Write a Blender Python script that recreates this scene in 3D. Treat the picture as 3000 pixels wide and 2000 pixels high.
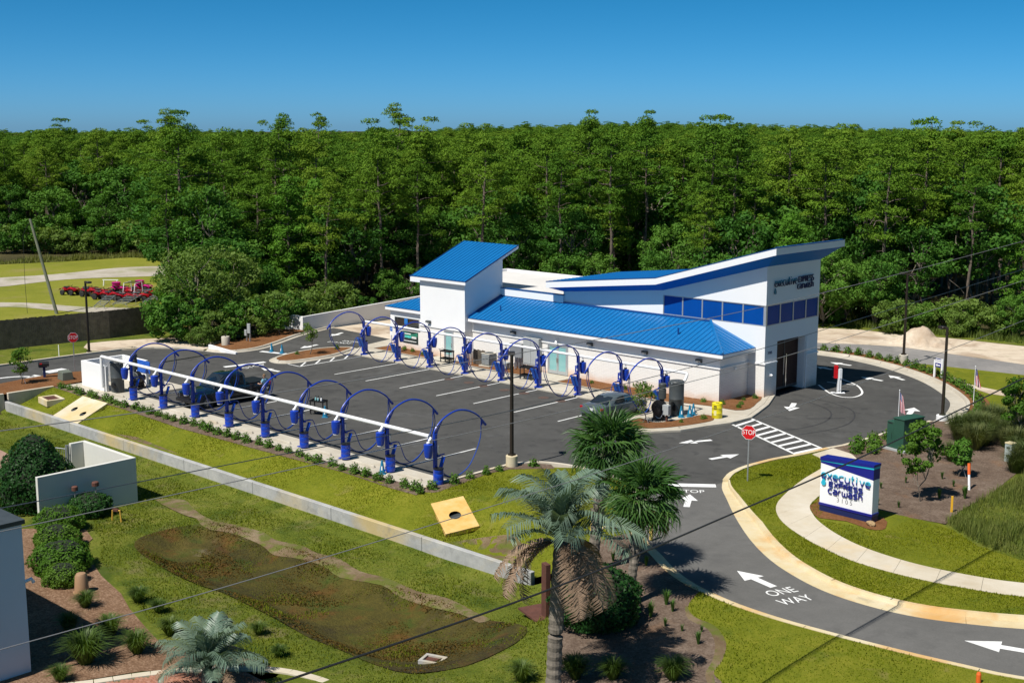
import bpy, bmesh, math, random
import numpy as np
from mathutils import Vector, Matrix, Euler, noise
from mathutils.geometry import delaunay_2d_cdt

for o in list(bpy.data.objects): bpy.data.objects.remove(o)
SC = bpy.context.scene
COL = SC.collection
R = math.radians

# ------------------------------------------------------------------ camera
CAM = Vector((44.95, -41.63, 17.5))
cam_data = bpy.data.cameras.new("camera")
cam_data.sensor_width = 36.0
cam_data.lens = 44.664
cam_data.clip_start = 0.5
cam_data.clip_end = 8000.0
cam = bpy.data.objects.new("camera", cam_data)
cam.location = CAM
cam.rotation_euler = (R(90 - 9.562), 0.0, R(43.633))
COL.objects.link(cam)
SC.camera = cam

# ------------------------------------------------------------------ sky and sun
SUN_EL, SUN_DIR = R(57.0), Vector((0.035, 1.0, 0.0)).normalized()   # direction the shadows fall
world = bpy.data.worlds.new("World")
SC.world = world
world.use_nodes = True
wn = world.node_tree
wn.nodes.clear()
wo = wn.nodes.new("ShaderNodeOutputWorld")
wb = wn.nodes.new("ShaderNodeBackground")
sky = wn.nodes.new("ShaderNodeTexSky")
sky.sky_type = 'NISHITA'
sky.sun_disc = False
sky.sun_elevation = SUN_EL
sky.sun_rotation = R(180.0)
sky.altitude = 0.0
sky.air_density = 0.31
sky.dust_density = 0.55
sky.ozone_density = 9.0
wb.inputs[1].default_value = 0.092
hs = wn.nodes.new("ShaderNodeHueSaturation")
hs.inputs['Hue'].default_value = 0.478
hs.inputs['Saturation'].default_value = 1.22
wn.links.new(sky.outputs[0], hs.inputs['Color'])
wn.links.new(hs.outputs[0], wb.inputs[0])
wn.links.new(wb.outputs[0], wo.inputs[0])

sun_data = bpy.data.lights.new("sun", 'SUN')
sun_data.energy = 4.4
sun_data.angle = R(0.53)
sun_data.color = (1.0, 0.955, 0.88)
sun = bpy.data.objects.new("sun", sun_data)
d = Vector((SUN_DIR.x * math.cos(SUN_EL), SUN_DIR.y * math.cos(SUN_EL), -math.sin(SUN_EL)))
sun.rotation_euler = d.to_track_quat('-Z', 'Y').to_euler()
sun.location = (0, -60, 90)
COL.objects.link(sun)

SC.view_settings.view_transform = 'Standard'
SC.view_settings.look = 'None'
SC.view_settings.exposure = 0.42
SC.view_settings.gamma = 1.0
SC.view_settings.use_curve_mapping = False
SC.render.engine = 'CYCLES'
SC.cycles.max_bounces = 6
SC.cycles.diffuse_bounces = 3
SC.cycles.glossy_bounces = 3
SC.cycles.transmission_bounces = 4
SC.cycles.transparent_max_bounces = 4
SC.cycles.caustics_reflective = False
SC.cycles.caustics_refractive = False
SC.cycles.use_denoising = True

# ------------------------------------------------------------------ helpers: tagging
def tag(o, label=None, cat=None, group=None, kind=None):
    if label: o['label'] = label
    if cat: o['category'] = cat
    if group: o['group'] = group
    if kind: o['kind'] = kind
    return o

def thing(name, label, cat, loc=(0, 0, 0), rz=0.0, group=None):
    o = bpy.data.objects.new(name, None)
    o.empty_display_size = 0.2
    o.location = loc
    o.rotation_euler = (0, 0, rz)
    COL.objects.link(o)
    return tag(o, label, cat, group)

def link(name, me, parent=None, loc=None, rot=None, scale=None):
    o = bpy.data.objects.new(name, me)
    COL.objects.link(o)
    if parent is not None: o.parent = parent
    if loc is not None: o.location = loc
    if rot is not None: o.rotation_euler = rot
    if scale is not None: o.scale = scale
    return o

KIDS = {}
def copy_tree(o, parent=None):
    c = o.copy()
    COL.objects.link(c)
    c.parent = parent
    for ch in [k for k in o.children]:
        copy_tree(ch, c)
    return c

# ------------------------------------------------------------------ helpers: mesh building
class MB:
    """collects shapes and links them as one mesh object"""
    def __init__(s): s.v, s.f = [], []
    def add(s, vs, fs):
        b = len(s.v)
        s.v.extend([tuple(v) for v in vs])
        s.f.extend([tuple(i + b for i in f) for f in fs])
        return s
    def box(s, c, size, rz=0.0, M=None):
        x, y, z = size[0] / 2, size[1] / 2, size[2] / 2
        vs = [Vector((a * x, b * y, q * z)) for q in (-1, 1) for b in (-1, 1) for a in (-1, 1)]
        m = M if M is not None else Matrix.Rotation(rz, 3, 'Z')
        c = Vector(c)
        return s.add([m @ v + c for v in vs], [(0, 2, 3, 1), (4, 5, 7, 6), (0, 1, 5, 4), (2, 6, 7, 3), (0, 4, 6, 2), (1, 3, 7, 5)])
    def bbox(s, x0, x1, y0, y1, z0, z1):
        return s.box(((x0 + x1) / 2, (y0 + y1) / 2, (z0 + z1) / 2), (x1 - x0, y1 - y0, z1 - z0))
    def cyl(s, p0, p1, r0, r1=None, n=12, caps=True):
        r1 = r0 if r1 is None else r1
        p0, p1 = Vector(p0), Vector(p1)
        d = (p1 - p0)
        q = d.to_track_quat('Z', 'X').to_matrix()
        vs = []
        for p, r in ((p0, r0), (p1, r1)):
            for i in range(n):
                a = 2 * math.pi * i / n
                vs.append(p + q @ Vector((r * math.cos(a), r * math.sin(a), 0)))
        fs = [(i, (i + 1) % n, n + (i + 1) % n, n + i) for i in range(n)]
        if caps:
            fs.append(tuple(range(n - 1, -1, -1))); fs.append(tuple(range(n, 2 * n)))
        return s.add(vs, fs)
    def tube(s, pts, r, n=6, caps=True, r_end=None):
        pts = [Vector(p) for p in pts]
        k = len(pts)
        vs, fs = [], []
        ref = Vector((0, 0, 1))
        for i, p in enumerate(pts):
            t = (pts[min(i + 1, k - 1)] - pts[max(i - 1, 0)]).normalized()
            a = t.cross(ref)
            if a.length < 0.05: a = t.cross(Vector((1, 0, 0)))
            a.normalize()
            b = a.cross(t)
            rr = r if r_end is None else r + (r_end - r) * i / (k - 1)
            if isinstance(r, (list, tuple)): rr = r[i]
            for j in range(n):
                w = 2 * math.pi * j / n
                vs.append(p + a * (rr * math.cos(w)) + b * (rr * math.sin(w)))
        for i in range(k - 1):
            for j in range(n):
                fs.append((i * n + j, i * n + (j + 1) % n, (i + 1) * n + (j + 1) % n, (i + 1) * n + j))
        if caps:
            fs.append(tuple(range(n - 1, -1, -1))); fs.append(tuple(range((k - 1) * n, k * n)))
        return s.add(vs, fs)
    def lathe(s, prof, c=(0, 0, 0), n=16):
        c = Vector(c)
        vs, fs = [], []
        for r, z in prof:
            for j in range(n):
                w = 2 * math.pi * j / n
                vs.append(c + Vector((r * math.cos(w), r * math.sin(w), z)))
        k = len(prof)
        for i in range(k - 1):
            for j in range(n):
                fs.append((i * n + j, i * n + (j + 1) % n, (i + 1) * n + (j + 1) % n, (i + 1) * n + j))
        fs.append(tuple(range(n - 1, -1, -1))); fs.append(tuple(range((k - 1) * n, k * n)))
        return s.add(vs, fs)
    def prism(s, poly, z0, z1):
        n = len(poly)
        a = sum(poly[i][0] * poly[(i + 1) % n][1] - poly[(i + 1) % n][0] * poly[i][1] for i in range(n))
        if a < 0: poly = poly[::-1]
        vs = [(x, y, z0) for x, y in poly] + [(x, y, z1) for x, y in poly]
        fs = [tuple(range(n - 1, -1, -1)), tuple(range(n, 2 * n))]
        fs += [(i, (i + 1) % n, n + (i + 1) % n, n + i) for i in range(n)]
        return s.add(vs, fs)
    def extrude(s, poly3, off):
        """solid from a planar 3D polygon moved by off"""
        n = len(poly3); off = Vector(off)
        vs = [Vector(p) for p in poly3] + [Vector(p) + off for p in poly3]
        fs = [tuple(range(n - 1, -1, -1)), tuple(range(n, 2 * n))]
        fs += [(i, (i + 1) % n, n + (i + 1) % n, n + i) for i in range(n)]
        return s.add(vs, fs)
    def mesh(s, name, mat, smooth=False, bevel=0.0):
        me = bpy.data.meshes.new(name)
        me.from_pydata(s.v, [], s.f)
        if mat is not None: me.materials.append(mat)
        bm = bmesh.new(); bm.from_mesh(me)
        bmesh.ops.recalc_face_normals(bm, faces=bm.faces)
        if bevel > 0:
            es = [e for e in bm.edges if len(e.link_faces) == 2 and e.calc_face_angle(0) > 0.6]
            bmesh.ops.bevel(bm, geom=es, offset=bevel, segments=1, affect='EDGES', clamp_overlap=True)
        bm.to_mesh(me); bm.free()
        if smooth:
            me.polygons.foreach_set('use_smooth', [True] * len(me.polygons))
            try: me.set_sharp_from_angle(angle=R(40))
            except Exception: pass
        me.update()
        return me
    def build(s, name, mat, parent=None, smooth=False, bevel=0.0, loc=None, rot=None):
        return link(name, s.mesh(name, mat, smooth, bevel), parent, loc, rot)

def raw_mesh(name, verts, faces, mat, smooth=False):
    """fast mesh from numpy arrays: verts (n,3), faces (m,k)"""
    verts = np.asarray(verts, dtype=np.float32); faces = np.asarray(faces, dtype=np.int32)
    me = bpy.data.meshes.new(name)
    me.vertices.add(len(verts)); me.vertices.foreach_set('co', verts.ravel())
    k = faces.shape[1]
    me.loops.add(faces.size); me.loops.foreach_set('vertex_index', faces.ravel())
    me.polygons.add(len(faces))
    me.polygons.foreach_set('loop_start', np.arange(0, faces.size, k, dtype=np.int32))
    me.polygons.foreach_set('loop_total', np.full(len(faces), k, dtype=np.int32))
    if smooth: me.polygons.foreach_set('use_smooth', np.ones(len(faces), dtype=bool))
    me.update(calc_edges=True)
    if mat is not None: me.materials.append(mat)
    return me

def smooth01(a, b, x):
    t = min(1.0, max(0.0, (x - a) / (b - a)))
    return t * t * (3 - 2 * t)

def catmull(pts, sub=6, closed=False):
    P = [Vector(p) if len(p) == 3 else Vector((p[0], p[1], 0)) for p in pts]
    n = len(P); out = []
    rng = range(n) if closed else range(n - 1)
    for i in rng:
        p0 = P[(i - 1) % n] if (closed or i > 0) else P[0] * 2 - P[1]
        p1, p2 = P[i], P[(i + 1) % n]
        p3 = P[(i + 2) % n] if (closed or i + 2 < n) else P[-1] * 2 - P[-2]
        for k in range(sub):
            t = k / sub
            out.append(0.5 * ((2 * p1) + (-p0 + p2) * t + (2 * p0 - 5 * p1 + 4 * p2 - p3) * t * t + (-p0 + 3 * p1 - 3 * p2 + p3) * t ** 3))
    if not closed: out.append(P[-1].copy())
    return out

def resample(pts, step):
    P = [Vector((p[0], p[1], p[2] if len(p) > 2 else 0)) for p in pts]
    out = [P[0]]; acc = 0.0
    for a, b in zip(P, P[1:]):
        L = (b - a).length
        if L < 1e-6: continue
        t = step - acc
        while t < L:
            out.append(a.lerp(b, t / L)); t += step
        acc = (acc + L) % step
    if (out[-1] - P[-1]).length > step * 0.3: out.append(P[-1])
    return out

def inside(poly, x, y):
    c = False; n = len(poly); j = n - 1
    for i in range(n):
        xi, yi = poly[i][0], poly[i][1]; xj, yj = poly[j][0], poly[j][1]
        if (yi > y) != (yj > y) and x < (xj - xi) * (y - yi) / (yj - yi) + xi: c = not c
        j = i
    return c

def patch_mesh(name, poly, mat, zf, step=0.0, closed_z=None):
    """a draped sheet over a 2D outline"""
    pts = [Vector((p[0], p[1])) for p in poly]
    if step:
        q = []
        for a, b in zip(pts, pts[1:] + pts[:1]):
            k = max(1, int((b - a).length / step))
            q += [a.lerp(b, i / k) for i in range(k)]
        pts = q
    nb = len(pts)
    allp = list(pts)
    if step:
        xs = [p.x for p in pts]; ys = [p.y for p in pts]
        pl = [(p.x, p.y) for p in pts]
        y = min(ys) + step * 0.5; r = 0
        while y < max(ys):
            x = min(xs) + step * (0.5 if r % 2 else 0.0)
            while x < max(xs):
                if inside(pl, x, y): allp.append(Vector((x, y)))
                x += step
            y += step; r += 1
    res = delaunay_2d_cdt(allp, [], [list(range(nb))], 1, 1e-5)
    vs = [(v.x, v.y, zf(v.x, v.y)) for v in res[0]]
    me = bpy.data.meshes.new(name)
    fs = [tuple(f) for f in res[2]]
    me.from_pydata(vs, [], fs)
    bm = bmesh.new(); bm.from_mesh(me)
    for f in bm.faces:
        if f.normal.z < 0: f.normal_flip()
    bm.to_mesh(me); bm.free()
    me.materials.append(mat)
    me.polygons.foreach_set('use_smooth', [True] * len(me.polygons))
    me.update()
    return me

# ------------------------------------------------------------------ helpers: materials
def nd(nt, t, **kw):
    n = nt.nodes.new(t)
    for k, v in kw.items():
        try: setattr(n, k, v)
        except Exception: pass
    return n

MATS = {}
def c4(c): return (c[0], c[1], c[2], 1.0)

def plain(name, col, rough=0.55, metal=0.0, var=0.06, vscale=3.0, bump=0.0, bscale=40.0, coat=0.0, spec=0.5, emit=None):
    """one paint with slight unevenness and grain"""
    m = bpy.data.materials.new(name); m.use_nodes = True
    nt = m.node_tree; b = nt.nodes['Principled BSDF']
    tc = nd(nt, 'ShaderNodeTexCoord')
    no = nd(nt, 'ShaderNodeTexNoise'); no.inputs['Scale'].default_value = vscale; no.inputs['Detail'].default_value = 6
    no.inputs['Roughness'].default_value = 0.65
    nt.links.new(tc.outputs['Object'], no.inputs['Vector'])
    mr = nd(nt, 'ShaderNodeMapRange'); mr.inputs['From Min'].default_value = 0.3; mr.inputs['From Max'].default_value = 0.7
    mr.inputs['To Min'].default_value = 1 - var; mr.inputs['To Max'].default_value = 1 + var
    nt.links.new(no.outputs['Fac'], mr.inputs['Value'])
    mx = nd(nt, 'ShaderNodeVectorMath', operation='SCALE'); mx.inputs[0].default_value = col[:3]
    nt.links.new(mr.outputs[0], mx.inputs['Scale'])
    nt.links.new(mx.outputs[0], b.inputs['Base Color'])
    b.inputs['Roughness'].default_value = rough
    b.inputs['Metallic'].default_value = metal
    b.inputs['Specular IOR Level'].default_value = spec
    if coat: b.inputs['Coat Weight'].default_value = coat; b.inputs['Coat Roughness'].default_value = 0.06
    if bump:
        n2 = nd(nt, 'ShaderNodeTexNoise'); n2.inputs['Scale'].default_value = bscale; n2.inputs['Detail'].default_value = 4
        nt.links.new(tc.outputs['Object'], n2.inputs['Vector'])
        bp = nd(nt, 'ShaderNodeBump'); bp.inputs['Strength'].default_value = bump; bp.inputs['Distance'].default_value = 0.02
        nt.links.new(n2.outputs['Fac'], bp.inputs['Height']); nt.links.new(bp.outputs[0], b.inputs['Normal'])
    MATS[name] = m
    return m

def ramp(nt, stops):
    r = nd(nt, 'ShaderNodeValToRGB')
    e = r.color_ramp.elements
    while len(e) < len(stops): e.new(0.5)
    for q, (p, c) in zip(e, stops): q.position = p; q.color = c4(c)
    return r

def layered(name, stops, big=0.15, small=2.5, rough=0.9, bump=0.4, bscale=9.0, bdist=0.05, mixw=0.5, stain=None, fine=25.0, finew=0.35):
    """ground cover: colours spread by noises of several sizes, in world metres"""
    m = bpy.data.materials.new(name); m.use_nodes = True
    nt = m.node_tree; b = nt.nodes['Principled BSDF']
    ge = nd(nt, 'ShaderNodeNewGeometry')
    def nz(s, det=5, rg=0.6, dist=0.0):
        n = nd(nt, 'ShaderNodeTexNoise'); n.inputs['Scale'].default_value = s; n.inputs['Detail'].default_value = det
        n.inputs['Roughness'].default_value = rg; n.inputs['Distortion'].default_value = dist
        nt.links.new(ge.outputs['Position'], n.inputs['Vector']); return n
    a, c, f = nz(big, 4), nz(small, 6, 0.7), nz(fine, 3, 0.7)
    s1 = nd(nt, 'ShaderNodeMath', operation='MULTIPLY'); s1.inputs[1].default_value = 1 - mixw
    s2 = nd(nt, 'ShaderNodeMath', operation='MULTIPLY'); s2.inputs[1].default_value = mixw * (1 - finew)
    s3 = nd(nt, 'ShaderNodeMath', operation='MULTIPLY'); s3.inputs[1].default_value = mixw * finew
    nt.links.new(a.outputs['Fac'], s1.inputs[0]); nt.links.new(c.outputs['Fac'], s2.inputs[0]); nt.links.new(f.outputs['Fac'], s3.inputs[0])
    ad = nd(nt, 'ShaderNodeMath', operation='ADD'); ad2 = nd(nt, 'ShaderNodeMath', operation='ADD')
    nt.links.new(s1.outputs[0], ad.inputs[0]); nt.links.new(s2.outputs[0], ad.inputs[1])
    nt.links.new(ad.outputs[0], ad2.inputs[0]); nt.links.new(s3.outputs[0], ad2.inputs[1])
    mr = nd(nt, 'ShaderNodeMapRange'); mr.inputs['From Min'].default_value = 0.34; mr.inputs['From Max'].default_value = 0.66
    nt.links.new(ad2.outputs[0], mr.inputs['Value'])
    r = ramp(nt, stops); nt.links.new(mr.outputs[0], r.inputs['Fac'])
    out = r.outputs['Color']
    if stain:
        for scol, sscale, lo, hi, amt in stain:
            n = nz(sscale, 5, 0.6, 0.4)
            q = nd(nt, 'ShaderNodeMapRange'); q.inputs['From Min'].default_value = lo; q.inputs['From Max'].default_value = hi
            q.inputs['To Max'].default_value = amt
            nt.links.new(n.outputs['Fac'], q.inputs['Value'])
            mx = nd(nt, 'ShaderNodeMix', data_type='RGBA'); mx.inputs[7].default_value = c4(scol)
            nt.links.new(q.outputs[0], mx.inputs[0]); nt.links.new(out, mx.inputs[6]); out = mx.outputs[2]
    nt.links.new(out, b.inputs['Base Color'])
    b.inputs['Roughness'].default_value = rough
    b.inputs['Specular IOR Level'].default_value = 0.12
    if bump:
        n2 = nz(bscale, 5, 0.75)
        bp = nd(nt, 'ShaderNodeBump'); bp.inputs['Strength'].default_value = bump; bp.inputs['Distance'].default_value = bdist
        nt.links.new(n2.outputs['Fac'], bp.inputs['Height']); nt.links.new(bp.outputs[0], b.inputs['Normal'])
    MATS[name] = m
    return m

def leafy(name, cols, trans=0.3, rough=0.5, spec=0.35, hue=0.05):
    """leaf material, tint differs from plant to plant and leaf patch to leaf patch"""
    m = bpy.data.materials.new(name); m.use_nodes = True
    nt = m.node_tree; nt.nodes.clear()
    o = nd(nt, 'ShaderNodeOutputMaterial')
    oi = nd(nt, 'ShaderNodeObjectInfo'); tc = nd(nt, 'ShaderNodeTexCoord')
    no = nd(nt, 'ShaderNodeTexNoise'); no.inputs['Scale'].default_value = 1.3; no.inputs['Detail'].default_value = 5; no.inputs['Roughness'].default_value = 0.8
    nt.links.new(tc.outputs['Object'], no.inputs['Vector'])
    a = nd(nt, 'ShaderNodeMath', operation='MULTIPLY_ADD'); a.inputs[1].default_value = 0.55
    q = nd(nt, 'ShaderNodeMapRange'); q.inputs['From Min'].default_value = 0.3; q.inputs['From Max'].default_value = 0.7; q.inputs['To Max'].default_value = 0.45
    nt.links.new(no.outputs['Fac'], q.inputs['Value'])
    nt.links.new(oi.outputs['Random'], a.inputs[0]); nt.links.new(q.outputs[0], a.inputs[2])
    k = len(cols)
    r = ramp(nt, [(i / (k - 1), c) for i, c in enumerate(cols)])
    nt.links.new(a.outputs[0], r.inputs['Fac'])
    b = nd(nt, 'ShaderNodeBsdfPrincipled'); b.inputs['Roughness'].default_value = rough; b.inputs['Specular IOR Level'].default_value = spec
    t = nd(nt, 'ShaderNodeBsdfTranslucent')
    br = nd(nt, 'ShaderNodeMix', data_type='RGBA', blend_type='MULTIPLY'); br.inputs[0].default_value = 1.0; br.inputs[7].default_value = (1.25, 1.3, 0.55, 1)
    nt.links.new(r.outputs['Color'], b.inputs['Base Color'])
    nt.links.new(r.outputs['Color'], br.inputs[6]); nt.links.new(br.outputs[2], t.inputs['Color'])
    mx = nd(nt, 'ShaderNodeMixShader'); mx.inputs[0].default_value = trans
    nt.links.new(b.outputs[0], mx.inputs[1]); nt.links.new(t.outputs[0], mx.inputs[2]); nt.links.new(mx.outputs[0], o.inputs['Surface'])
    MATS[name] = m
    return m

def glass(name, col, rough=0.04, spec=0.8):
    m = bpy.data.materials.new(name); m.use_nodes = True
    b = m.node_tree.nodes['Principled BSDF']
    b.inputs['Base Color'].default_value = c4(col); b.inputs['Roughness'].default_value = rough
    b.inputs['Specular IOR Level'].default_value = spec
    b.inputs['Coat Weight'].default_value = 0.6; b.inputs['Coat Roughness'].default_value = 0.02
    MATS[name] = m
    return m

# ------------------------------------------------------------------ materials
M_asphalt = layered('asphalt', [(0, (.052, .051, .049)), (.5, (.073, .072, .068)), (1, (.096, .094, .089))], big=.22, small=1.2, rough=.86, bump=.25, bscale=55, bdist=.01, mixw=.55,
                    stain=[((.036, .036, .036), .9, .54, .68, .55), ((.13, .13, .128), .35, .58, .72, .4)], fine=60, finew=.5)
M_drive = layered('driveway_asphalt', [(0, (.095, .093, .088)), (.5, (.125, .122, .115)), (1, (.155, .150, .142))], big=.25, small=1.4, rough=.88, bump=.25, bscale=45, bdist=.01, mixw=.6, stain=[((.075, .074, .072), .5, .55, .70, .5)], fine=14, finew=.5)
M_oldroad = layered('old_asphalt', [(0, (.16, .155, .15)), (.5, (.22, .21, .2)), (1, (.30, .28, .26))], big=.3, small=1.5, rough=.9, bump=.2, bscale=30, bdist=.01)
M_conc = layered('concrete', [(0, (.37, .33, .265)), (.5, (.46, .42, .345)), (1, (.55, .51, .435))], big=.4, small=2.0, rough=.85, bump=.15, bscale=30, bdist=.01,
                 stain=[((.42, .33, .20), .5, .56, .74, .35)])
M_kerb = layered('kerb_concrete', [(0, (.46, .40, .31)), (.5, (.55, .49, .39)), (1, (.62, .57, .48))], big=.5, small=2.5, rough=.85, bump=.2, bscale=30, bdist=.01,
                 stain=[((.16, .15, .14), .9, .58, .72, .45), ((.50, .36, .17), .35, .50, .66, .55)])
M_rustkerb = layered('rust_stained_kerb', [(0, (.52, .40, .22)), (.5, (.58, .48, .29)), (1, (.60, .54, .40))], big=.35, small=2.0, rough=.85, bump=.2, bscale=30, bdist=.01,
                     stain=[((.55, .27, .06), .32, .50, .66, .75), ((.18, .17, .155), .8, .62, .74, .5)])
M_walkslab = layered('sidewalk_concrete', [(0, (.46, .39, .28)), (.5, (.54, .48, .375)), (1, (.60, .55, .46))], big=.3, small=1.5, rough=.85, bump=.1, bscale=40, bdist=.01,
                     stain=[((.60, .42, .18), .28, .52, .70, .55)])
M_wallconc = layered('retaining_wall_concrete', [(0, (.27, .27, .26)), (.5, (.37, .37, .36)), (1, (.48, .475, .45))], big=.6, small=2.6, rough=.9, bump=.25, bscale=14, bdist=.02,
                     stain=[((.52, .38, .13), .11, .50, .62, .7), ((.20, .20, .19), 1.8, .56, .70, .5)])
M_headwall = layered('headwall_concrete', [(0, (.52, .44, .30)), (.5, (.60, .54, .41)), (1, (.66, .61, .50))], big=.4, small=2.0, rough=.88, bump=.15, bscale=20, bdist=.01,
                     stain=[((.56, .40, .14), .3, .45, .62, .55)])
M_orangewall = layered('orange_stained_concrete', [(0, (.55, .30, .07)), (.5, (.62, .40, .13)), (1, (.64, .48, .22))], big=.5, small=2.0, rough=.88, bump=.15, bscale=20, bdist=.01)
M_lawn = layered('lawn', [(0, (.085, .110, .008)), (.5, (.150, .168, .012)), (1, (.235, .222, .026))], big=.22, small=2.0, rough=.95, bump=.9, bscale=16, bdist=.06, mixw=.6,
                 stain=[((.060, .100, .010), .45, .56, .70, .55), ((.24, .19, .07), .8, .62, .74, .5)], fine=9, finew=.5)
M_wildgrass = layered('rough_grass', [(0, (.060, .090, .010)), (.5, (.125, .152, .018)), (1, (.215, .210, .04))], big=.3, small=1.6, rough=.95, bump=1.0, bscale=9, bdist=.1, mixw=.65,
                      stain=[((.22, .17, .09), .55, .56, .70, .5), ((.05, .085, .012), .5, .52, .66, .7)], fine=8, finew=.5)
M_field = layered('field_grass', [(0, (.13, .15, .016)), (.5, (.19, .20, .024)), (1, (.25, .23, .045))], big=.06, small=.5, rough=.95, bump=.7, bscale=5, bdist=.1,
                  stain=[((.26, .20, .09), .15, .56, .70, .5)])
M_straw = layered('pine_straw', [(0, (.115, .048, .018)), (.5, (.185, .083, .034)), (1, (.26, .135, .062))], big=.5, small=3.0, rough=.95, bump=1.0, bscale=12, bdist=.06, mixw=.75, fine=10, finew=.6,
                  stain=[((.10, .065, .045), .8, .58, .72, .5)])
M_mulch = layered('grey_mulch', [(0, (.070, .046, .033)), (.5, (.145, .104, .077)), (1, (.26, .20, .155))], big=.35, small=2.2, rough=.95, bump=1.0, bscale=12, bdist=.06, mixw=.75, fine=10, finew=.6,
                  stain=[((.20, .11, .06), .6, .56, .70, .55)])
M_chips = layered('wood_chips', [(0, (.095, .050, .028)), (.5, (.21, .125, .075)), (1, (.40, .27, .18))], big=.5, small=4.0, rough=.95, bump=1.0, bscale=14, bdist=.06, mixw=.8, fine=11, finew=.65)
M_sand = layered('bare_sand', [(0, (.44, .35, .25)), (.5, (.56, .47, .36)), (1, (.66, .58, .47))], big=.12, small=.9, rough=.95, bump=.5, bscale=6, bdist=.04,
                 stain=[((.30, .21, .14), .22, .50, .64, .7), ((.36, .28, .21), 1.2, .52, .66, .6), ((.17, .17, .06), .5, .62, .73, .6)])
M_dirt = layered('dry_dirt', [(0, (.10, .065, .036)), (.5, (.165, .118, .068)), (1, (.27, .21, .135))], big=.4, small=2.0, rough=.95, bump=.8, bscale=12, bdist=.05,
                 stain=[((.10, .125, .018), .9, .46, .58, .85)])
M_basin = layered('basin_moss', [(0, (.030, .024, .014)), (.35, (.062, .055, .016)), (.65, (.095, .080, .018)), (1, (.135, .105, .03))], big=.22, small=1.0, rough=.95, bump=1.0, bscale=7, bdist=.12, mixw=.6, fine=12, finew=.45,
                  stain=[((.15, .060, .018), .55, .56, .68, .6), ((.045, .085, .014), .6, .54, .68, .65), ((.24, .19, .13), .33, .62, .74, .6), ((.032, .026, .020), .16, .50, .62, .7)])
M_floor = layered('forest_floor', [(0, (.030, .026, .012)), (.5, (.055, .05, .02)), (1, (.09, .075, .03))], big=.1, small=.6, rough=.97, bump=.8, bscale=3, bdist=.15)
M_gravel = layered('gravel_track', [(0, (.30, .26, .21)), (.5, (.40, .36, .30)), (1, (.50, .46, .40))], big=.2, small=1.2, rough=.95, bump=.5, bscale=8, bdist=.04,
                   stain=[((.15, .17, .03), .18, .52, .68, .6)])
M_markpaint = layered('road_paint', [(0, (.60, .60, .58)), (.5, (.74, .74, .72)), (1, (.80, .80, .78))], big=.6, small=4.0, rough=.75, bump=.1, bscale=40, bdist=.005,
                      stain=[((.33, .33, .33), 3.0, .60, .74, .6)])
M_white = plain('white_render', (.80, .80, .79), .75, var=.02, vscale=.6, bump=.12, bscale=25)
M_whitemetal = plain('white_fascia', (.82, .82, .82), .45, var=.01)
M_blue = plain('vacuum_blue', (.006, .045, .40), .38, var=.08, vscale=4.0, coat=.25)
M_bluehose = plain('blue_hose', (.012, .06, .33), .45, var=.08, bump=.3, bscale=60)
M_bluepanel = plain('blue_mat_panel', (.015, .11, .52), .45, var=.10, vscale=5)
M_roof = plain('blue_roof_metal', (.006, .135, .36), .36, metal=0.0, var=.05, vscale=.8, spec=.5)
M_roofdark = plain('blue_roof_trim', (.008, .06, .22), .38, var=.04)
M_soffit = plain('blue_soffit', (.010, .150, .48), .6, var=.03, spec=.08)
M_win = plain('blue_glazing', (.002, .062, .29), .3, var=.10, vscale=.5, spec=.12)
M_winpale = glass('green_film_glass', (.22, .46, .46), .12)
M_windark = glass('dark_glass', (.02, .025, .028), .03)
M_alu = plain('aluminium', (.55, .58, .60), .35, metal=.6, var=.03)
M_steel = plain('galvanised_steel', (.42, .44, .46), .42, metal=.7, var=.08)
M_dgrey = plain('dark_grey_metal', (.055, .062, .062), .45, var=.15, vscale=3)
M_black = plain('black_plastic', (.012, .012, .013), .4, var=.1)
M_rubber = plain('rubber', (.018, .018, .018), .8, var=.1)
M_bronze = plain('bronze_pole', (.035, .026, .018), .4, metal=.3, var=.1)
M_pvc = plain('white_pipe', (.80, .80, .79), .35, var=.02, vscale=1.2)
M_red = plain('sign_red', (.58, .006, .010), .4, var=.02)
M_redplastic = plain('quad_red', (.36, .006, .014), .3, var=.10, coat=.5)
M_pink = plain('quad_pink', (.55, .02, .22), .35, var=.1)
M_signwhite = plain('sign_white', (.82, .82, .82), .4, var=.01)
M_navy = plain('sign_navy', (.008, .012, .20), .4, var=.04)
M_navybase = plain('sign_base_navy', (.006, .016, .085), .5, var=.08)
M_cyan = plain('sign_cyan', (.02, .42, .58), .4, var=.03)
M_green = plain('cabinet_green', (.022, .075, .048), .5, var=.08)
M_yellow = plain('yellow_drum', (.72, .62, .012), .4, var=.06)
M_conecol = plain('teal_cone', (.008, .17, .30), .5, var=.05)
M_orange = plain('orange_plastic', (.75, .13, .02), .5, var=.05)
M_rust = plain('rusty_steel', (.105, .040, .026), .75, var=.25, vscale=3, bump=.3)
M_wood = plain('fence_wood', (.098, .082, .062), .9, var=.4, vscale=2.5, bump=.4, bscale=20)
M_polewood = plain('pole_wood', (.16, .17, .12), .9, var=.25, vscale=2)
M_tan = plain('tan_plastic', (.33, .20, .11), .6, var=.05)
M_greybox = plain('grey_cabinet', (.36, .38, .38), .5, var=.05)
M_creamwall = plain('cream_render', (.62, .61, .56), .85, var=.04, vscale=.8, bump=.15, bscale=20)
M_wire = plain('cable_black', (.02, .02, .02), .6, var=.05)
M_wirelight = plain('cable_aluminium', (.22, .22, .22), .5, var=.05)
M_bark = plain('pine_bark', (.135, .105, .080), .95, var=.4, vscale=3.0, bump=.6, bscale=12)
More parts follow.
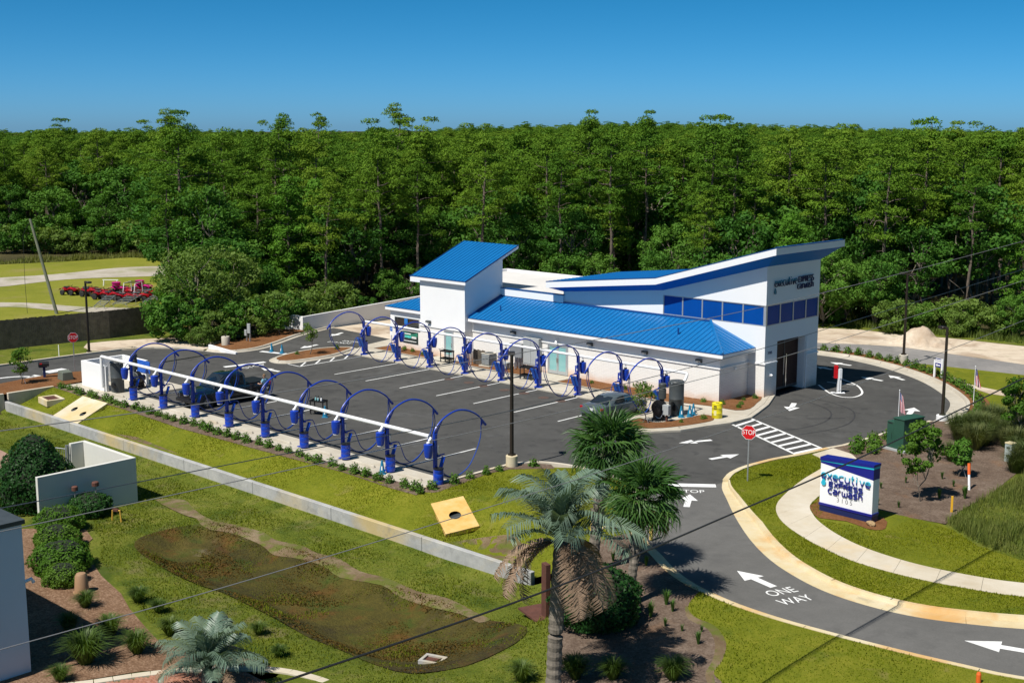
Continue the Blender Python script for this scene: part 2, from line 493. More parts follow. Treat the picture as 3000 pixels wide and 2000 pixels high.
M_barkgrey = plain('grey_bark', (.16, .135, .105), .95, var=.35, vscale=3.0, bump=.5, bscale=12)
M_palmbark = plain('palm_trunk', (.17, .145, .115), .95, var=.45, vscale=5.0, bump=.9, bscale=9)
M_pine = leafy('pine_needles', [(.045, .115, .012), (.075, .160, .015), (.120, .210, .018), (.180, .250, .026)], .18, .65, .06)
M_youngpine = leafy('young_pine_needles', [(.060, .165, .016), (.090, .210, .021), (.130, .250, .028)], .20, .65, .06)
M_leaf = leafy('broad_leaves', [(.034, .105, .015), (.056, .150, .020), (.090, .200, .026), (.140, .245, .038)], .26, .6, .10)
M_leaflight = leafy('pale_leaves', [(.10, .175, .034), (.140, .220, .042), (.180, .260, .055)], .36, .6, .12)
M_leafdark = leafy('evergreen_leaves', [(.016, .060, .013), (.026, .082, .017), (.042, .108, .022)], .25, .5, .15)
M_shrub = leafy('shrub_leaves', [(.050, .125, .013), (.080, .170, .019), (.125, .215, .030)], .32, .55, .12)
M_grassblade = leafy('grass_blades', [(.055, .100, .018), (.085, .140, .024), (.130, .175, .035)], .3, .5, .3)
M_reed = leafy('green_iris_blades', [(.055, .135, .020), (.080, .170, .030), (.110, .200, .04)], .3, .45, .35)
M_palm = leafy('palm_fronds', [(.030, .090, .018), (.050, .120, .024), (.080, .150, .030)], .25, .45, .3)
M_palmyellow = leafy('yellowing_fronds', [(.17, .16, .03), (.22, .19, .045)], .25, .45, .4)
M_pindo = leafy('blue_green_fronds', [(.10, .165, .12), (.14, .205, .145), (.17, .225, .15)], .15, .45, .4)
M_deadfrond = leafy('dead_fronds', [(.24, .155, .095), (.32, .22, .15), (.38, .28, .20)], .15, .7, .2)
M_fruit = leafy('palm_fruit_stalks', [(.16, .20, .02), (.22, .24, .03)], .2, .6, .2)
M_skin = plain('skin', (.52, .30, .21), .55, var=.03)
M_shirt = plain('blue_shirt', (.20, .42, .55), .85, var=.06)
M_shorts = plain('grey_shorts', (.33, .33, .33), .9, var=.05)
M_hair = plain('brown_hair', (.16, .095, .045), .7, var=.15, vscale=20)
M_trucknavy = plain('truck_paint', (.006, .010, .016), .25, var=.03, coat=1.0)
M_cargrey = plain('car_paint', (.125, .155, .165), .28, metal=.35, var=.02, coat=1.0)
M_chrome = plain('chrome', (.75, .75, .77), .12, metal=1.0, var=.01)
M_tail = plain('tail_lamp', (.35, .004, .008), .2, var=.02, coat=.6)
M_head = plain('head_lamp', (.6, .62, .65), .15, var=.02, coat=.6)

# brick courses under the white paint of the low walls
def brickwall():
    m = bpy.data.materials.new('painted_brick'); m.use_nodes = True
    nt = m.node_tree; b = nt.nodes['Principled BSDF']
    ge = nd(nt, 'ShaderNodeNewGeometry'); sp = nd(nt, 'ShaderNodeSeparateXYZ'); nt.links.new(ge.outputs['Position'], sp.inputs[0])
    ad = nd(nt, 'ShaderNodeMath', operation='ADD'); nt.links.new(sp.outputs[0], ad.inputs[0]); nt.links.new(sp.outputs[1], ad.inputs[1])
    cb = nd(nt, 'ShaderNodeCombineXYZ'); nt.links.new(ad.outputs[0], cb.inputs[0]); nt.links.new(sp.outputs[2], cb.inputs[1])
    br = nd(nt, 'ShaderNodeTexBrick'); br.inputs['Scale'].default_value = 1.0
    br.inputs['Brick Width'].default_value = .4; br.inputs['Row Height'].default_value = .1; br.inputs['Mortar Size'].default_value = .008
    nt.links.new(cb.outputs[0], br.inputs['Vector'])
    br.inputs['Color1'].default_value = (.80, .78, .74, 1); br.inputs['Color2'].default_value = (.76, .74, .70, 1); br.inputs['Mortar'].default_value = (.66, .63, .58, 1)
    no = nd(nt, 'ShaderNodeTexNoise'); no.inputs['Scale'].default_value = .8; no.inputs['Detail'].default_value = 6
    nt.links.new(ge.outputs['Position'], no.inputs['Vector'])
    # red-clay splash stain above the soil line
    hz = nd(nt, 'ShaderNodeMath', operation='MULTIPLY_ADD'); hz.inputs[1].default_value = -.9; hz.inputs[2].default_value = .55
    nt.links.new(sp.outputs[2], hz.inputs[0])
    sm = nd(nt, 'ShaderNodeMath', operation='ADD'); nt.links.new(hz.outputs[0], sm.inputs[0]); nt.links.new(no.outputs['Fac'], sm.inputs[1])
    mr = nd(nt, 'ShaderNodeMapRange'); mr.inputs['From Min'].default_value = .45; mr.inputs['From Max'].default_value = 1.1; mr.inputs['To Max'].default_value = .75
    nt.links.new(sm.outputs[0], mr.inputs['Value'])
    mx = nd(nt, 'ShaderNodeMix', data_type='RGBA'); mx.inputs[7].default_value = (.62, .36, .20, 1)
    nt.links.new(mr.outputs[0], mx.inputs[0]); nt.links.new(br.outputs['Color'], mx.inputs[6]); nt.links.new(mx.outputs[2], b.inputs['Base Color'])
    bp = nd(nt, 'ShaderNodeBump'); bp.inputs['Strength'].default_value = .5; bp.inputs['Distance'].default_value = .006; bp.invert = True
    nt.links.new(br.outputs['Fac'], bp.inputs['Height']); nt.links.new(bp.outputs[0], b.inputs['Normal'])
    b.inputs['Roughness'].default_value = .8
    return m
M_brick = brickwall()

# ================================================================== TERRAIN
WALL_Y = -5.2
BASIN = [(-4.94, -13.82), (-6.04, -12.82), (-6.4, -11.2), (-6.17, -9.73), (-5.6, -9.1), (-4.16, -8.75), (-1.86, -8.85), (.97, -8.65), (3.48, -8.95), (5.99, -8.74), (7.83, -8.75), (9.98, -8.55), (12.05, -8.94),
         (13.79, -9.18), (15.13, -9.6), (15.75, -10.4), (15.9, -11.6), (15.7, -13.2), (14.9, -14.4), (13.9, -14.84), (11, -14.7), (9.05, -14.8), (6.9, -14.55), (5.19, -14.45), (2.68, -14.36), (1.82, -14.5), (-.12, -14.55), (-2.85, -14.28)]
BASIN = [(p.x, p.y) for p in catmull(BASIN, 2, True)]

def seg_dist(x, y, ax, ay, bx, by):
    t = ((x - ax) * (bx - ax) + (y - ay) * (by - ay)) / ((bx - ax) ** 2 + (by - ay) ** 2)
    t = max(0, min(1, t))
    return math.hypot(x - ax - t * (bx - ax), y - ay - t * (by - ay))

HW1 = [(-31.9, -1.9), (-28.7, -1.9), (-27.6, -4.6), (-30.8, -4.6)]
HW2 = [(2.2, -2.35), (2.75, -.75), (5.35, -2.25), (4.8, -3.85)]
def shrink(q, f=.9):
    cx, cy = sum(p[0] for p in q) / len(q), sum(p[1] for p in q) / len(q)
    return [(cx + (p[0] - cx) * f, cy + (p[1] - cy) * f) for p in q]
PLANES = [(HW1, (.05, .05, -.66), shrink(HW1, .88)), (HW2, (-.06, .08, -.62), shrink(HW2, .85))]
def poly_dist(poly, x, y):
    return min(seg_dist(x, y, *poly[i], *poly[(i + 1) % len(poly)]) for i in range(len(poly)))
def zlot(x, y):
    dd = seg_dist(x, y, -40, -5.0, 10.5, -4.7)
    z = .10 - .85 * (1 - smooth01(.3, 3.3, dd)) * (1 if x > -36.1 else 0)
    z -= .5 * math.exp(-((x - 6.0) / 2.0) ** 2 - ((y + 3.1) / 1.7) ** 2)
    for q, pz, dig in PLANES:
        if x < q[0][0] - 2 or x > q[2][0] + 3 or y > 1.2: continue
        e = poly_dist(q, x, y)
        w = 1.0 if inside(q, x, y) else 1 - smooth01(.2, 2.0, e)
        if w > 0:
            (ax, ay), (bx, by), _, (cx, cy) = q
            det = (bx - ax) * (cy - ay) - (cx - ax) * (by - ay)
            s_ = ((x - ax) * (cy - ay) - (cx - ax) * (y - ay)) / det; t_ = ((bx - ax) * (y - ay) - (x - ax) * (by - ay)) / det
            s_, t_ = max(-.1, min(1.1, s_)), max(-.1, min(1.1, t_))
            z += (pz[0] + (pz[1] - pz[0]) * s_ + (pz[2] - pz[0]) * t_ - z) * w
        if inside(dig, x, y): z -= .45
    return z

def poly_dist(poly, x, y):
    return min(seg_dist(x, y, *poly[i], *poly[(i + 1) % len(poly)]) for i in range(len(poly)))

def zlow(x, y):
    k = 1 - smooth01(11.0, 17.0, x)
    z = -1.2 + .25 * smooth01(-9, -16, y)
    if -6.6 < x < 16.1 and -15 < y < -8.4 and inside(BASIN, x, y): z -= .5 * smooth01(0, 1.6, poly_dist(BASIN, x, y))
    zr = .05 - .6 * smooth01(-6, -15, y)
    return z * k + zr * (1 - k)

def zmix(x, y):
    t = smooth01(-6.2, -4.4, y)
    return zlow(x, y) * (1 - t) + zlot(x, y) * t

def structure(name, label, me, parent=None):
    o = link(name, me, parent)
    if parent is None: tag(o, label, None, None, 'structure')
    return o

def sheet(name, label, poly, mat, zf, step=0.0, dz=0.0, smoothp=0):
    if smoothp: poly = [(p.x, p.y) for p in catmull(poly, smoothp, True)]
    return structure(name, label, patch_mesh(name, poly, mat, (lambda x, y: zf(x, y) + dz), step))

flat = lambda z: (lambda x, y: z)

# the wide ground, out to the horizon
def zground(x, y):
    w = smooth01(-37.5, -34, x) * (1 - smooth01(30, 36, x)) * smooth01(-70, -60, y) * (1 - smooth01(-2.5, 0, y))
    dist = math.hypot(x - CAM.x, y - CAM.y)
    az = math.atan2((x - CAM.x) * .7238 + (y - CAM.y) * .69, -(x - CAM.x) * .69 + (y - CAM.y) * .7238)
    hill = 3.4 * smooth01(190, 420, dist) * smooth01(-.12, .06, az) * (1 - smooth01(.10, .40, az))
    return -.06 - 2.4 * w + hill
xs = [-4000, -2000, -1000, -600, -450, -350] + [-300 + 10 * i for i in range(20)] + [-100 + 4 * i for i in range(36)] + [50, 60, 80, 120, 200, 400, 1000, 3000]
ys = [-3000, -1000, -300, -120] + [-80 + 4 * i for i in range(38)] + [75 + 12 * i for i in range(30)] + [480, 700, 1200, 2500, 5000]
gv = [(x, y, zground(x, y)) for y in ys for x in xs]
nx = len(xs)
gf = [(j * nx + i, j * nx + i + 1, (j + 1) * nx + i + 1, (j + 1) * nx + i) for j in range(len(ys) - 1) for i in range(nx - 1)]
structure('ground', 'dark woodland floor reaching out to the horizon', raw_mesh('ground', gv, gf, M_floor, True))

# ------------------------------------------------------------------ asphalt
LOOP = [(-30, 45.3), (-12, 45.3), (-4.9, 45.4), (-3.0, 45.35), (-1.33, 44.95), (1.09, 44.05), (3.87, 42.4), (5.93, 40.8), (7.84, 38.85), (9.34, 37.0), (10.23, 35.6), (11.08, 33.4), (11.6, 31.2), (11.67, 29.6)]
LOOP = [(p.x, p.y) for p in catmull(LOOP, 4)]
EAST = [(11.67, 29.6), (11.45, 27.2), (11.16, 24.95), (11.06, 22.9), (10.84, 20.6), (10.53, 19.5)]
NOSE = [(10.53, 19.5), (10.15, 17.3), (9.62, 15.4), (9.42, 13.6), (9.42, 12.6), (9.6, 11.4), (10.1, 10.2)]
ROADUP = [(10.1, 10.2), (10.6, 9.4), (11.16, 8.71), (11.9, 7.9), (13.72, 5.87), (16.09, 3.5), (18.2, 1.8), (19.98, .80), (21.47, .22), (22.9, -.02), (24.4, .0), (25.77, .3), (27.28, .98), (28.62, 1.75), (34, 5.2), (42, 10.5)]
ROADUP = [(p.x, p.y) for p in catmull(ROADUP, 3)]
ROADLOW = [(42, 4.8), (34, -.4), (30.23, -2.2), (28.33, -2.62), (27.04, -2.85), (25.59, -3.03), (23.82, -3.2), (21.93, -3.3), (20.1, -3.2), (18.6, -2.9), (17.47, -2.55), (16.08, -1.83), (14.44, -.67), (13.37, .0), (12.4, .8)]
ROADLOW = [(p.x, p.y) for p in catmull(ROADLOW, 3)]
LOTEDGE = [(12.4, .8), (11.3, 2.1), (10.0, 3.8), (8.6, 5.3), (7.0, 6.5), (5.2, 7.15), (3.4, 7.2), (1.8, 6.85), (.9, 6.3), (.35, 5.4), (.2, 4.4), (.2, 1.0)]
LOTEDGE = [(p.x, p.y) for p in catmull(LOTEDGE, 3)]
ROADWEST = [(-46.4, -60), (-46.4, -10), (-46.4, 5), (-46.2, 9), (-45.2, 11.2), (-43.5, 12.65), (-41.2, 13.35)]
ENTRYL = [(-41.2, 13.35), (-39.6, 13.8), (-38.75, 14.9), (-38.65, 16.9), (-39.7, 19.4), (-41.1, 22), (-42.0, 24), (-42.8, 26.6), (-43.25, 28.2)]
ENTRYL = [(p.x, p.y) for p in catmull(ENTRYL, 3)]
ASPH = ROADWEST + ENTRYL[1:] + [(-43.3, 45.3)] + LOOP + EAST[1:] + NOSE[1:] + ROADUP[1:] + ROADLOW + LOTEDGE[1:] + \
    [(-29.8, 1.0), (-29.8, 4.7), (-36.4, 4.7), (-38.8, 4.1), (-40.0, 2.3), (-40.6, .6), (-40.1, -2.2), (-39.6, -4.2), (-39.5, -60)]
asphalt = sheet('parking_lot', 'dark asphalt parking lot with its drives around the car wash', ASPH, M_asphalt, flat(0.0))

sheet('driveway', 'lighter grey asphalt driveway curving past the monument sign', [(8.2, 7.6), (10.1, 9.3), (10.15, 10.1)] + ROADUP[1:] + ROADLOW + LOTEDGE[1:10], M_drive, flat(.003))

# ------------------------------------------------------------------ kerbs
def offset_line(pts, dd):
    P = [Vector((p[0], p[1])) for p in pts]; out = []
    for i, p in enumerate(P):
        a = (P[i] - P[i - 1]).normalized() if i > 0 else None
        b = (P[i + 1] - P[i]).normalized() if i < len(P) - 1 else None
        t = ((a or b) + (b or a)).normalized()
        n = Vector((-t.y, t.x))
        c = 1.0 if a is None or b is None else max(.6, n.dot(Vector((-a.y, a.x))))
        out.append(tuple(p + n * (dd / c)))
    return out

def sweep(pts, prof, side, sc=None):
    """profile of (offset, height) carried along a 2D line"""
    mb = MB(); n = len(prof); vs = []
    lines = [offset_line(pts, side * o) for o, z in prof]
    for i in range(len(pts)):
        f = sc[i] if sc else 1.0
        for (o, z), L in zip(prof, lines): vs.append((pts[i][0] + (L[i][0] - pts[i][0]) * f, pts[i][1] + (L[i][1] - pts[i][1]) * f, z))
    fs = [(i * n + j, i * n + (j + 1) % n, (i + 1) * n + (j + 1) % n, (i + 1) * n + j) for i in range(len(pts) - 1) for j in range(n)]
    fs += [tuple(range(n)), tuple(range((len(pts) - 1) * n, len(pts) * n))[::-1]]
    return mb.add(vs, fs)

def kerb(name, label, pts, w, side, mat=None, h=.15, seg=3.0, top=.2, taper=None):
    root = bpy.data.objects.new(name, None); COL.objects.link(root)
    tag(root, label, None, None, 'structure')
    g = max(.02, w - top - .06)
    prof = [(0, -.12), (0, .008), (g, .022), (g + .06, h), (w, h), (w, -.12)] if w > .3 else [(0, -.12), (0, h - .01), (.015, h), (w, h), (w, -.12)]
    P = resample(pts, .5); k = max(1, int(seg / .5)); i = 0
    while i < len(P) - 1:
        S = [p.copy() for p in P[i:i + k + 1]]
        if len(S) < 2: break
        d0 = (S[1] - S[0]).normalized(); d1 = (S[-1] - S[-2]).normalized()
        S[0] += d0 * .008; S[-1] -= d1 * .008
        sc = [taper + (1 - taper) * min(1, (i + j) * .5 / 7) for j in range(len(S))] if taper else None
        sweep([(p.x, p.y) for p in S], prof, side, sc).build('kerb_stone', mat or M_kerb, root)
        i += k
    return root

kerb('kerb', 'wide concrete kerb and gutter round the turning loop', LOOP, 1.2, 1, M_conc)
kerb('kerb', 'narrow kerb along the bed behind the green cabinet', EAST, .24, 1)
kerb('kerb', 'narrow kerb round the grass nose by the stop sign', NOSE, .30, 1, M_rustkerb)
kerb('kerb', 'rust stained kerb and gutter on the sidewalk side of the driveway', ROADUP, 1.0, 1, M_rustkerb, taper=.36)
kerb('kerb', 'yellowed kerb on the palm side of the driveway', ROADLOW, .55, 1, M_rustkerb)
kerb('kerb', 'pale kerb along the shrub bed at the lot corner', LOTEDGE + [(.2, -1.2)], .22, 1)
kerb('kerb', 'low kerb along the grass verge below the board fence', ROADWEST, .22, 1)
kerb('kerb', 'concrete kerb of the entry lane beside the pine straw slope', ENTRYL, .5, 1, M_conc)

# ------------------------------------------------------------------ islands, walks, pads
def ring_kerb(name, label, ring, w, mat):
    a = sum(ring[i][0] * ring[(i + 1) % len(ring)][1] - ring[(i + 1) % len(ring)][0] * ring[i][1] for i in range(len(ring)))
    return kerb(name, label, ring + ring[:1], w, 1 if a > 0 else -1, mat)

ISL1 = [(p.x, p.y) for p in catmull([(-32.83, 14.1), (-34.1, 14.45), (-34.95, 15.7), (-35.55, 18.2), (-35.4, 20.6), (-34.3, 22.2), (-33.2, 22.5), (-32.3, 21.0), (-31.6, 18.8), (-31.6, 16.6), (-31.9, 14.8)], 3, True)]
ring_kerb('kerb', 'pale kerb round the teardrop island by the entry lane', ISL1, .55, M_conc)
inner = lambda ring, d: offset_line(ring + ring[:1], d)[:-1]
def ccw(r):
    a = sum(r[i][0] * r[(i + 1) % len(r)][1] - r[(i + 1) % len(r)][0] * r[i][1] for i in range(len(r)))
    return r if a > 0 else r[::-1]
sheet('mulch_bed', 'pine straw in the teardrop island by the entry lane', inner(ccw(ISL1), .5), M_straw, flat(.13), .6)

PAD = [(-1.95, 20.5), (-1.9, 18.2), (-1.75, 16.7), (-1.3, 15.6), (-.4, 15.2), (1.0, 15.65), (2.25, 17.4), (2.75, 19.4), (3.3, 21.0), (3.4, 23.1), (2.95, 24.6), (2.2, 26.9), (.92, 29.7), (.78, 28.3), (-.44, 28.3), (-.44, 25.0), (-1.9, 25.0)]
structure('concrete_pad', 'concrete pad at the right end of the rear vacuum row', MB().prism(PAD, -.1, .13).mesh('concrete_pad', M_conc, bevel=.02))
kerb('kerb', 'rounded kerb of the blower island facing the driveway', [(-1.75, 16.7), (-1.3, 15.6), (-.4, 15.2), (1.0, 15.65), (2.25, 17.4), (2.75, 19.4), (3.3, 21.0)], .5, 1, M_conc, h=.152)
kerb('kerb', 'curved kerb from the crosswalk to the tunnel exit', [(3.4, 23.1), (2.95, 24.6), (2.2, 26.9), (.95, 29.6)], .5, 1, M_conc, h=.152)
sheet('mulch_bed', 'pine straw in the blower island beside the sedan', [(-1.15, 16.3), (-.4, 16.0), (.6, 16.2), (1.5, 17.5), (2.1, 19.3), (2.25, 20.7), (1.5, 21.6), (.9, 21.4), (.75, 20.2), (.45, 18.4), (-.1, 17.75), (-1.2, 18.1)], M_straw, flat(.15), .5, smoothp=3)
sheet('mulch_bed', 'pine straw at the building corner by the tunnel exit', [(-2.3, 25.1), (-.5, 25.3), (-.4, 28.4), (.75, 28.4), (1.5, 26.6), (2.1, 24.9), (1.7, 23.9), (.2, 23.9), (-1.2, 23.6), (-2.3, 23.5)], M_straw, flat(.15), .5, smoothp=2)

walk = bpy.data.objects.new('rear_walkway', None); COL.objects.link(walk)
tag(walk, 'pale concrete walkway along the front of the car wash', None, None, 'structure')
wx = [-32.3, -30.5] + [-26.9 + 3.62 * i for i in range(7)] + [-1.96]
for a, b in zip(wx, wx[1:]):
    MB().bbox(a + .01, b - .01, 20.5, 23.2, -.1, .10).build('slab', M_conc, walk, bevel=.012)
for a, b in ((-25.9, -22.9), (-16.0, -12.6)):
    MB().bbox(a, b, 23.21, 25.1, -.1, .10).build('slab', M_conc, walk, bevel=.012)
MB().prism([(-32.31, 21.1), (-33.25, 22.6), (-33.75, 23.6), (-34.6, 27.3), (-32.2, 27.3), (-32.2, 23.2), (-32.31, 23.2)], -.1, .10).build('slab', M_conc, walk, bevel=.012)
for x0, x1, nm in ((-32.1, -25.95, 'pine straw bed under the banner and corner window'), (-22.85, -16.05, 'pine straw bed with the condenser unit'), (-12.55, -2.35, 'pine straw bed between the glass door and the blower')):
    sheet('mulch_bed', nm, [(x0, 23.22), (x1, 23.22), (x1, 25.3), (x0, 25.3)], M_straw, lambda x, y: .09 + .05 * noise.noise(Vector((x, y, 0))), .6)

strip = bpy.data.objects.new('front_strip', None); COL.objects.link(strip)
tag(strip, 'concrete strip under the front row of vacuum posts', None, None, 'structure')
fx = [-36.4, -32.6] + [-28.96 + 3.62 * i for i in range(9)] + [.19]
fx = sorted(set(round(q, 2) for q in fx))
fx = [q for i, q in enumerate(fx) if i == 0 or q - fx[i - 1] > .3]
fx[-1] = .19
for a, b in zip(fx, fx[1:]):
    MB().bbox(a + .01, b - .01, -1.2, 1.0, -.12, .022).build('slab', M_conc, strip, bevel=.012)
structure('concrete_pad', 'concrete pad under the white blower enclosure', MB().bbox(-36.4, -29.8, 1.02, 4.7, -.12, .022).mesh('concrete_pad', M_conc, bevel=.012))
structure('concrete_apron', 'sandy concrete apron in front of the tunnel entrance', MB().prism([(-43.2, 27.9), (-42.2, 27.9), (-34.7, 27.35), (-32.2, 27.35), (-32.2, 44), (-43.2, 44)], -.1, .012).mesh('concrete_apron', M_sand))

# ------------------------------------------------------------------ beds and lawns on the lot side
sheet('shrub_bed', 'grey mulch bed of low shrubs along the front strip', [(-36.0, -1.2), (.45, -1.2), (.45, 4.2), (.6, 5.2), (1.1, 6.0), (1.9, 6.5), (2.6, 6.0), (1.8, 5.2), (1.0, 4.3), (.75, 3.0), (1.15, .7), (1.3, -1.0), (.75, -2.0), (-1.1, -2.05), (-5, -1.9), (-12, -2.1), (-20, -2.25), (-28, -2.0), (-36.0, -1.9)], M_mulch, zlot, .7, .012)
sheet('lawn', 'mown grass bank between the shrub bed and the long concrete wall', [(-36.0, -1.7), (-28, -1.8), (-20, -2.0), (-12, -1.9), (-5, -1.7), (-1, -1.8), (.7, -1.7), (1.0, -.9), (.9, .8), (.5, 3), (.8, 4.4), (1.6, 5.3), (2.4, 6.2), (3.4, 7.0), (5.2, 6.95), (7.0, 6.3), (8.6, 5.1), (10.0, 3.6), (11.2, 2.0), (12.0, 1.0), (12.2, -1), (12.3, -3.2), (11.4, -5.1), (-36.0, -5.1)], M_lawn, zlot, .7)
sheet('dirt_strip', 'bare dirt along the foot of the grass bank', [(-36, -5.12), (-36, -4.55), (-31.7, -4.45), (-28.8, -4.5), (-26.5, -4.5), (-24, -4.15), (-21.8, -3.85), (-17.4, -4.1), (-14, -4.3), (-9, -4.4), (-5, -4.6), (-3, -5.12)], M_dirt, zlot, .5, .012)
sheet('dirt_patch', 'scuffed bare patch below the orange headwall', [(5.6, -4.9), (5.5, -4.0), (6.4, -2.7), (7.6, -2.4), (8.8, -3.0), (9.8, -3.6), (10.4, -4.9)], M_dirt, zlot, .5, .012, smoothp=3)
sheet('mulch_bed', 'pine straw bed by the mailbox and the utility box', [(-39.7, -30), (-39.75, -4.2), (-40.2, -2.2), (-40.6, .6), (-40.0, 2.3), (-38.8, 4.0), (-36.5, 4.6), (-36.4, -.2), (-36.15, -2), (-36.15, -30)], M_straw, flat(.10), .8)

cum = [0.0]
for a, b in zip(ROADUP, ROADUP[1:]): cum.append(cum[-1] + math.hypot(b[0] - a[0], b[1] - a[1]))
edge_up = [(a[0] + (b[0] - a[0]) * f, a[1] + (b[1] - a[1]) * f) for a, b, f in zip(ROADUP, offset_line(ROADUP, .95), [.36 + .64 * min(1, c / 7) for c in cum])]
nose_in = offset_line(NOSE, .27)
SWIN = [(12.58, 15.42), (13.01, 12.86), (13.64, 10.4), (14.3, 8.5), (15.2, 7.1), (16.41, 5.95), (18.15, 4.85), (19.81, 4.1), (21.38, 3.7), (23.46, 3.65), (25.36, 3.95), (27.47, 4.6), (32, 6.9), (38, 10.6)]
SWOUT = [(14.2, 15.9), (14.55, 13.5), (15.0, 11.3), (15.32, 10.0), (15.61, 9.24), (16.1, 8.55), (17.04, 7.55), (18.4, 6.55), (19.99, 5.75), (21.67, 5.32), (23.42, 5.22), (25.32, 5.5), (26.92, 6.05), (31.4, 8.4), (37.3, 12.1)]
SWIN = [(p.x, p.y) for p in catmull(SWIN, 4)]; SWOUT = [(p.x, p.y) for p in catmull(SWOUT, 4)]
sheet('lawn', 'mown grass between the driveway kerb and the sidewalk', nose_in[:1] + [(10.7, 18.0)] + [(11.2, 17.9)] + SWIN + [edge_up[-1]] + edge_up[::-1] + nose_in[::-1][:-1], M_lawn, flat(.10), .9)
sheet('lawn', 'mown grass behind the sidewalk beside the monument sign', SWOUT + [(40, 14), (33, 11), (27, 8.9), (25.9, 8.6), (23.77, 9.1), (22.06, 10.4), (21.18, 11.0), (19.07, 10.9), (17.9, 11.2), (15.2, 11.6)][0:] , M_lawn, flat(.10), .9)
sheet('mulch_bed', 'wide brown mulch bed with the young trees and green cabinet', [(10.75, 19.6), (11.05, 20.6), (11.3, 22.9), (11.4, 24.95), (11.7, 27.2), (11.9, 29.6), (12.4, 31), (14.5, 30.2), (17.5, 29.3), (20, 23.3), (20.9, 16.8), (21.0, 13.4), (21.4, 11.0), (19.1, 10.8), (17.9, 11.1), (15.0, 11.2), (14.3, 14), (13.2, 16.8), (11.6, 19.2)], M_mulch, lambda x, y: .115 + .05 * noise.noise(Vector((x * .5, y * .5, 3))), .9)
sheet('mulch_bed', 'reddish mulch round the foot of the monument sign', [(15.55, 9.35), (15.5, 10.1), (15.3, 10.7), (16.9, 10.3), (18.9, 10.0), (19.6, 9.0), (19.75, 8.3), (19.2, 8.0), (18.0, 8.35), (16.85, 7.95), (16.1, 8.6)], M_straw, flat(.125), .5, smoothp=2)
sheet('meadow', 'rough wild grass beyond the mulch bed', [(21.1, 11.1), (22, 10.4), (23.8, 9), (25.9, 8.5), (45, 14), (60, 40), (30, 62), (14, 46), (16.5, 30), (20, 24), (20.5, 17)], M_wildgrass, flat(.085), 1.5)
sheet('mulch_bed', 'pine straw strip of hedge shrubs round the loop kerb', offset_line(LOOP, 1.15)[8:] + offset_line(LOOP, 2.4)[8:][::-1], M_straw, flat(.12), 0)
sheet('lawn', 'grass between the loop hedge and the sandy track', offset_line(LOOP, 2.2)[16:] + [(14.5, 30.5), (16.5, 33), (15.5, 38), (14, 44), (14, 48.3), (10, 47.9), (5.1, 47.3), (2.2, 46.9)], M_lawn, flat(.10), 1.2)
sheet('dirt_trail', 'worn sandy trail through the grass by the second flag', [(6.8, 43.6), (8.0, 42.3), (9.3, 41.7), (10.9, 41.3), (12.5, 41.0), (12.5, 39.9), (11.0, 39.8), (9.4, 40.8), (8.6, 41.4), (7.6, 42.2), (6.5, 43.2)], M_sand, flat(.115), .6)
sheet('sandy_track', 'pale bare sandy track along the woods', [(-60, 56), (-30, 56.5), (-12, 57.4), (-9, 59), (-5, 59.1), (-1.3, 60.1), (5, 60.4), (30, 62), (60, 66), (60, 56), (30, 54.5), (8.2, 52.4), (1.4, 53.0), (-2.3, 53.2), (-5.3, 52), (-8, 50.3), (-30, 50), (-60, 50)], M_sand, flat(.02), 2.0)
sheet('old_road', 'worn grey asphalt lane beside the sandy track', [(-60, 50.1), (-30, 50.1), (-8, 50.4), (-5.3, 52.1), (-2.3, 53.3), (1.4, 53.1), (8.2, 52.5), (30, 54.6), (60, 56.1), (60, 55), (30, 51), (10, 48.0), (5.1, 47.35), (1.5, 46.9), (-2.7, 47.5), (-6.5, 47.9), (-30, 47.6), (-60, 47.6)], M_oldroad, flat(.012), 2.0)
sheet('verge', 'tall weeds between the sandy track and the woods', [(-60, 56), (-30, 56.5), (-12, 57.4), (-9, 59), (-5, 59.1), (-1.3, 60.1), (5, 60.4), (30, 62), (60, 66), (60, 71), (30, 67), (5, 65), (-8, 63.5), (-30, 61), (-60, 60)], M_wildgrass, flat(.03), 2.0)

# ------------------------------------------------------------------ left side
sheet('verge', 'mown grass verge between the side road and the board fence', [(-46.55, -60), (-46.55, 5), (-46.4, 9.1), (-45.3, 11.4), (-43.6, 12.85), (-41.2, 13.6), (-41.5, 14.6), (-44, 15.5), (-47.5, 16.5), (-51.6, 17.2), (-52.5, 10), (-53.4, 0), (-56, -60)], M_wildgrass, flat(.06), 1.5)
sheet('dirt_patch', 'sandy dirt beside the pine straw slope', [(-51, 8.6), (-47.4, 7), (-46.6, 9), (-45.5, 11.3), (-43.8, 12.9), (-41.6, 13.7), (-43, 15.4), (-44.5, 18.5), (-44.8, 22.5), (-46.5, 22), (-47.5, 17.4), (-49.5, 13)], M_sand, flat(.075), 1.0, smoothp=2)
sheet('mulch_bed', 'pine straw slope beside the entry lane', [(-41.3, 13.85), (-39.6, 14.3), (-39.25, 15), (-39.15, 17), (-40.15, 19.6), (-41.55, 22.2), (-42.6, 24.3), (-43.3, 24.7), (-44.8, 24.7), (-44.6, 21.5), (-43.2, 18.2), (-42.9, 15.6)], M_straw, lambda x, y: .12 + .05 * noise.noise(Vector((x, y, 1))), .7)
sheet('field', 'sunlit grass field with the parked quad bikes', [(-53.4, -60), (-53.2, 0), (-52.3, 17.2), (-56, 26), (-66, 36), (-78, 42), (-89, 45), (-106, 51), (-112, 47), (-113, 39), (-116, 30), (-128, 5), (-150, -60)], M_field, flat(.03), 3.0)
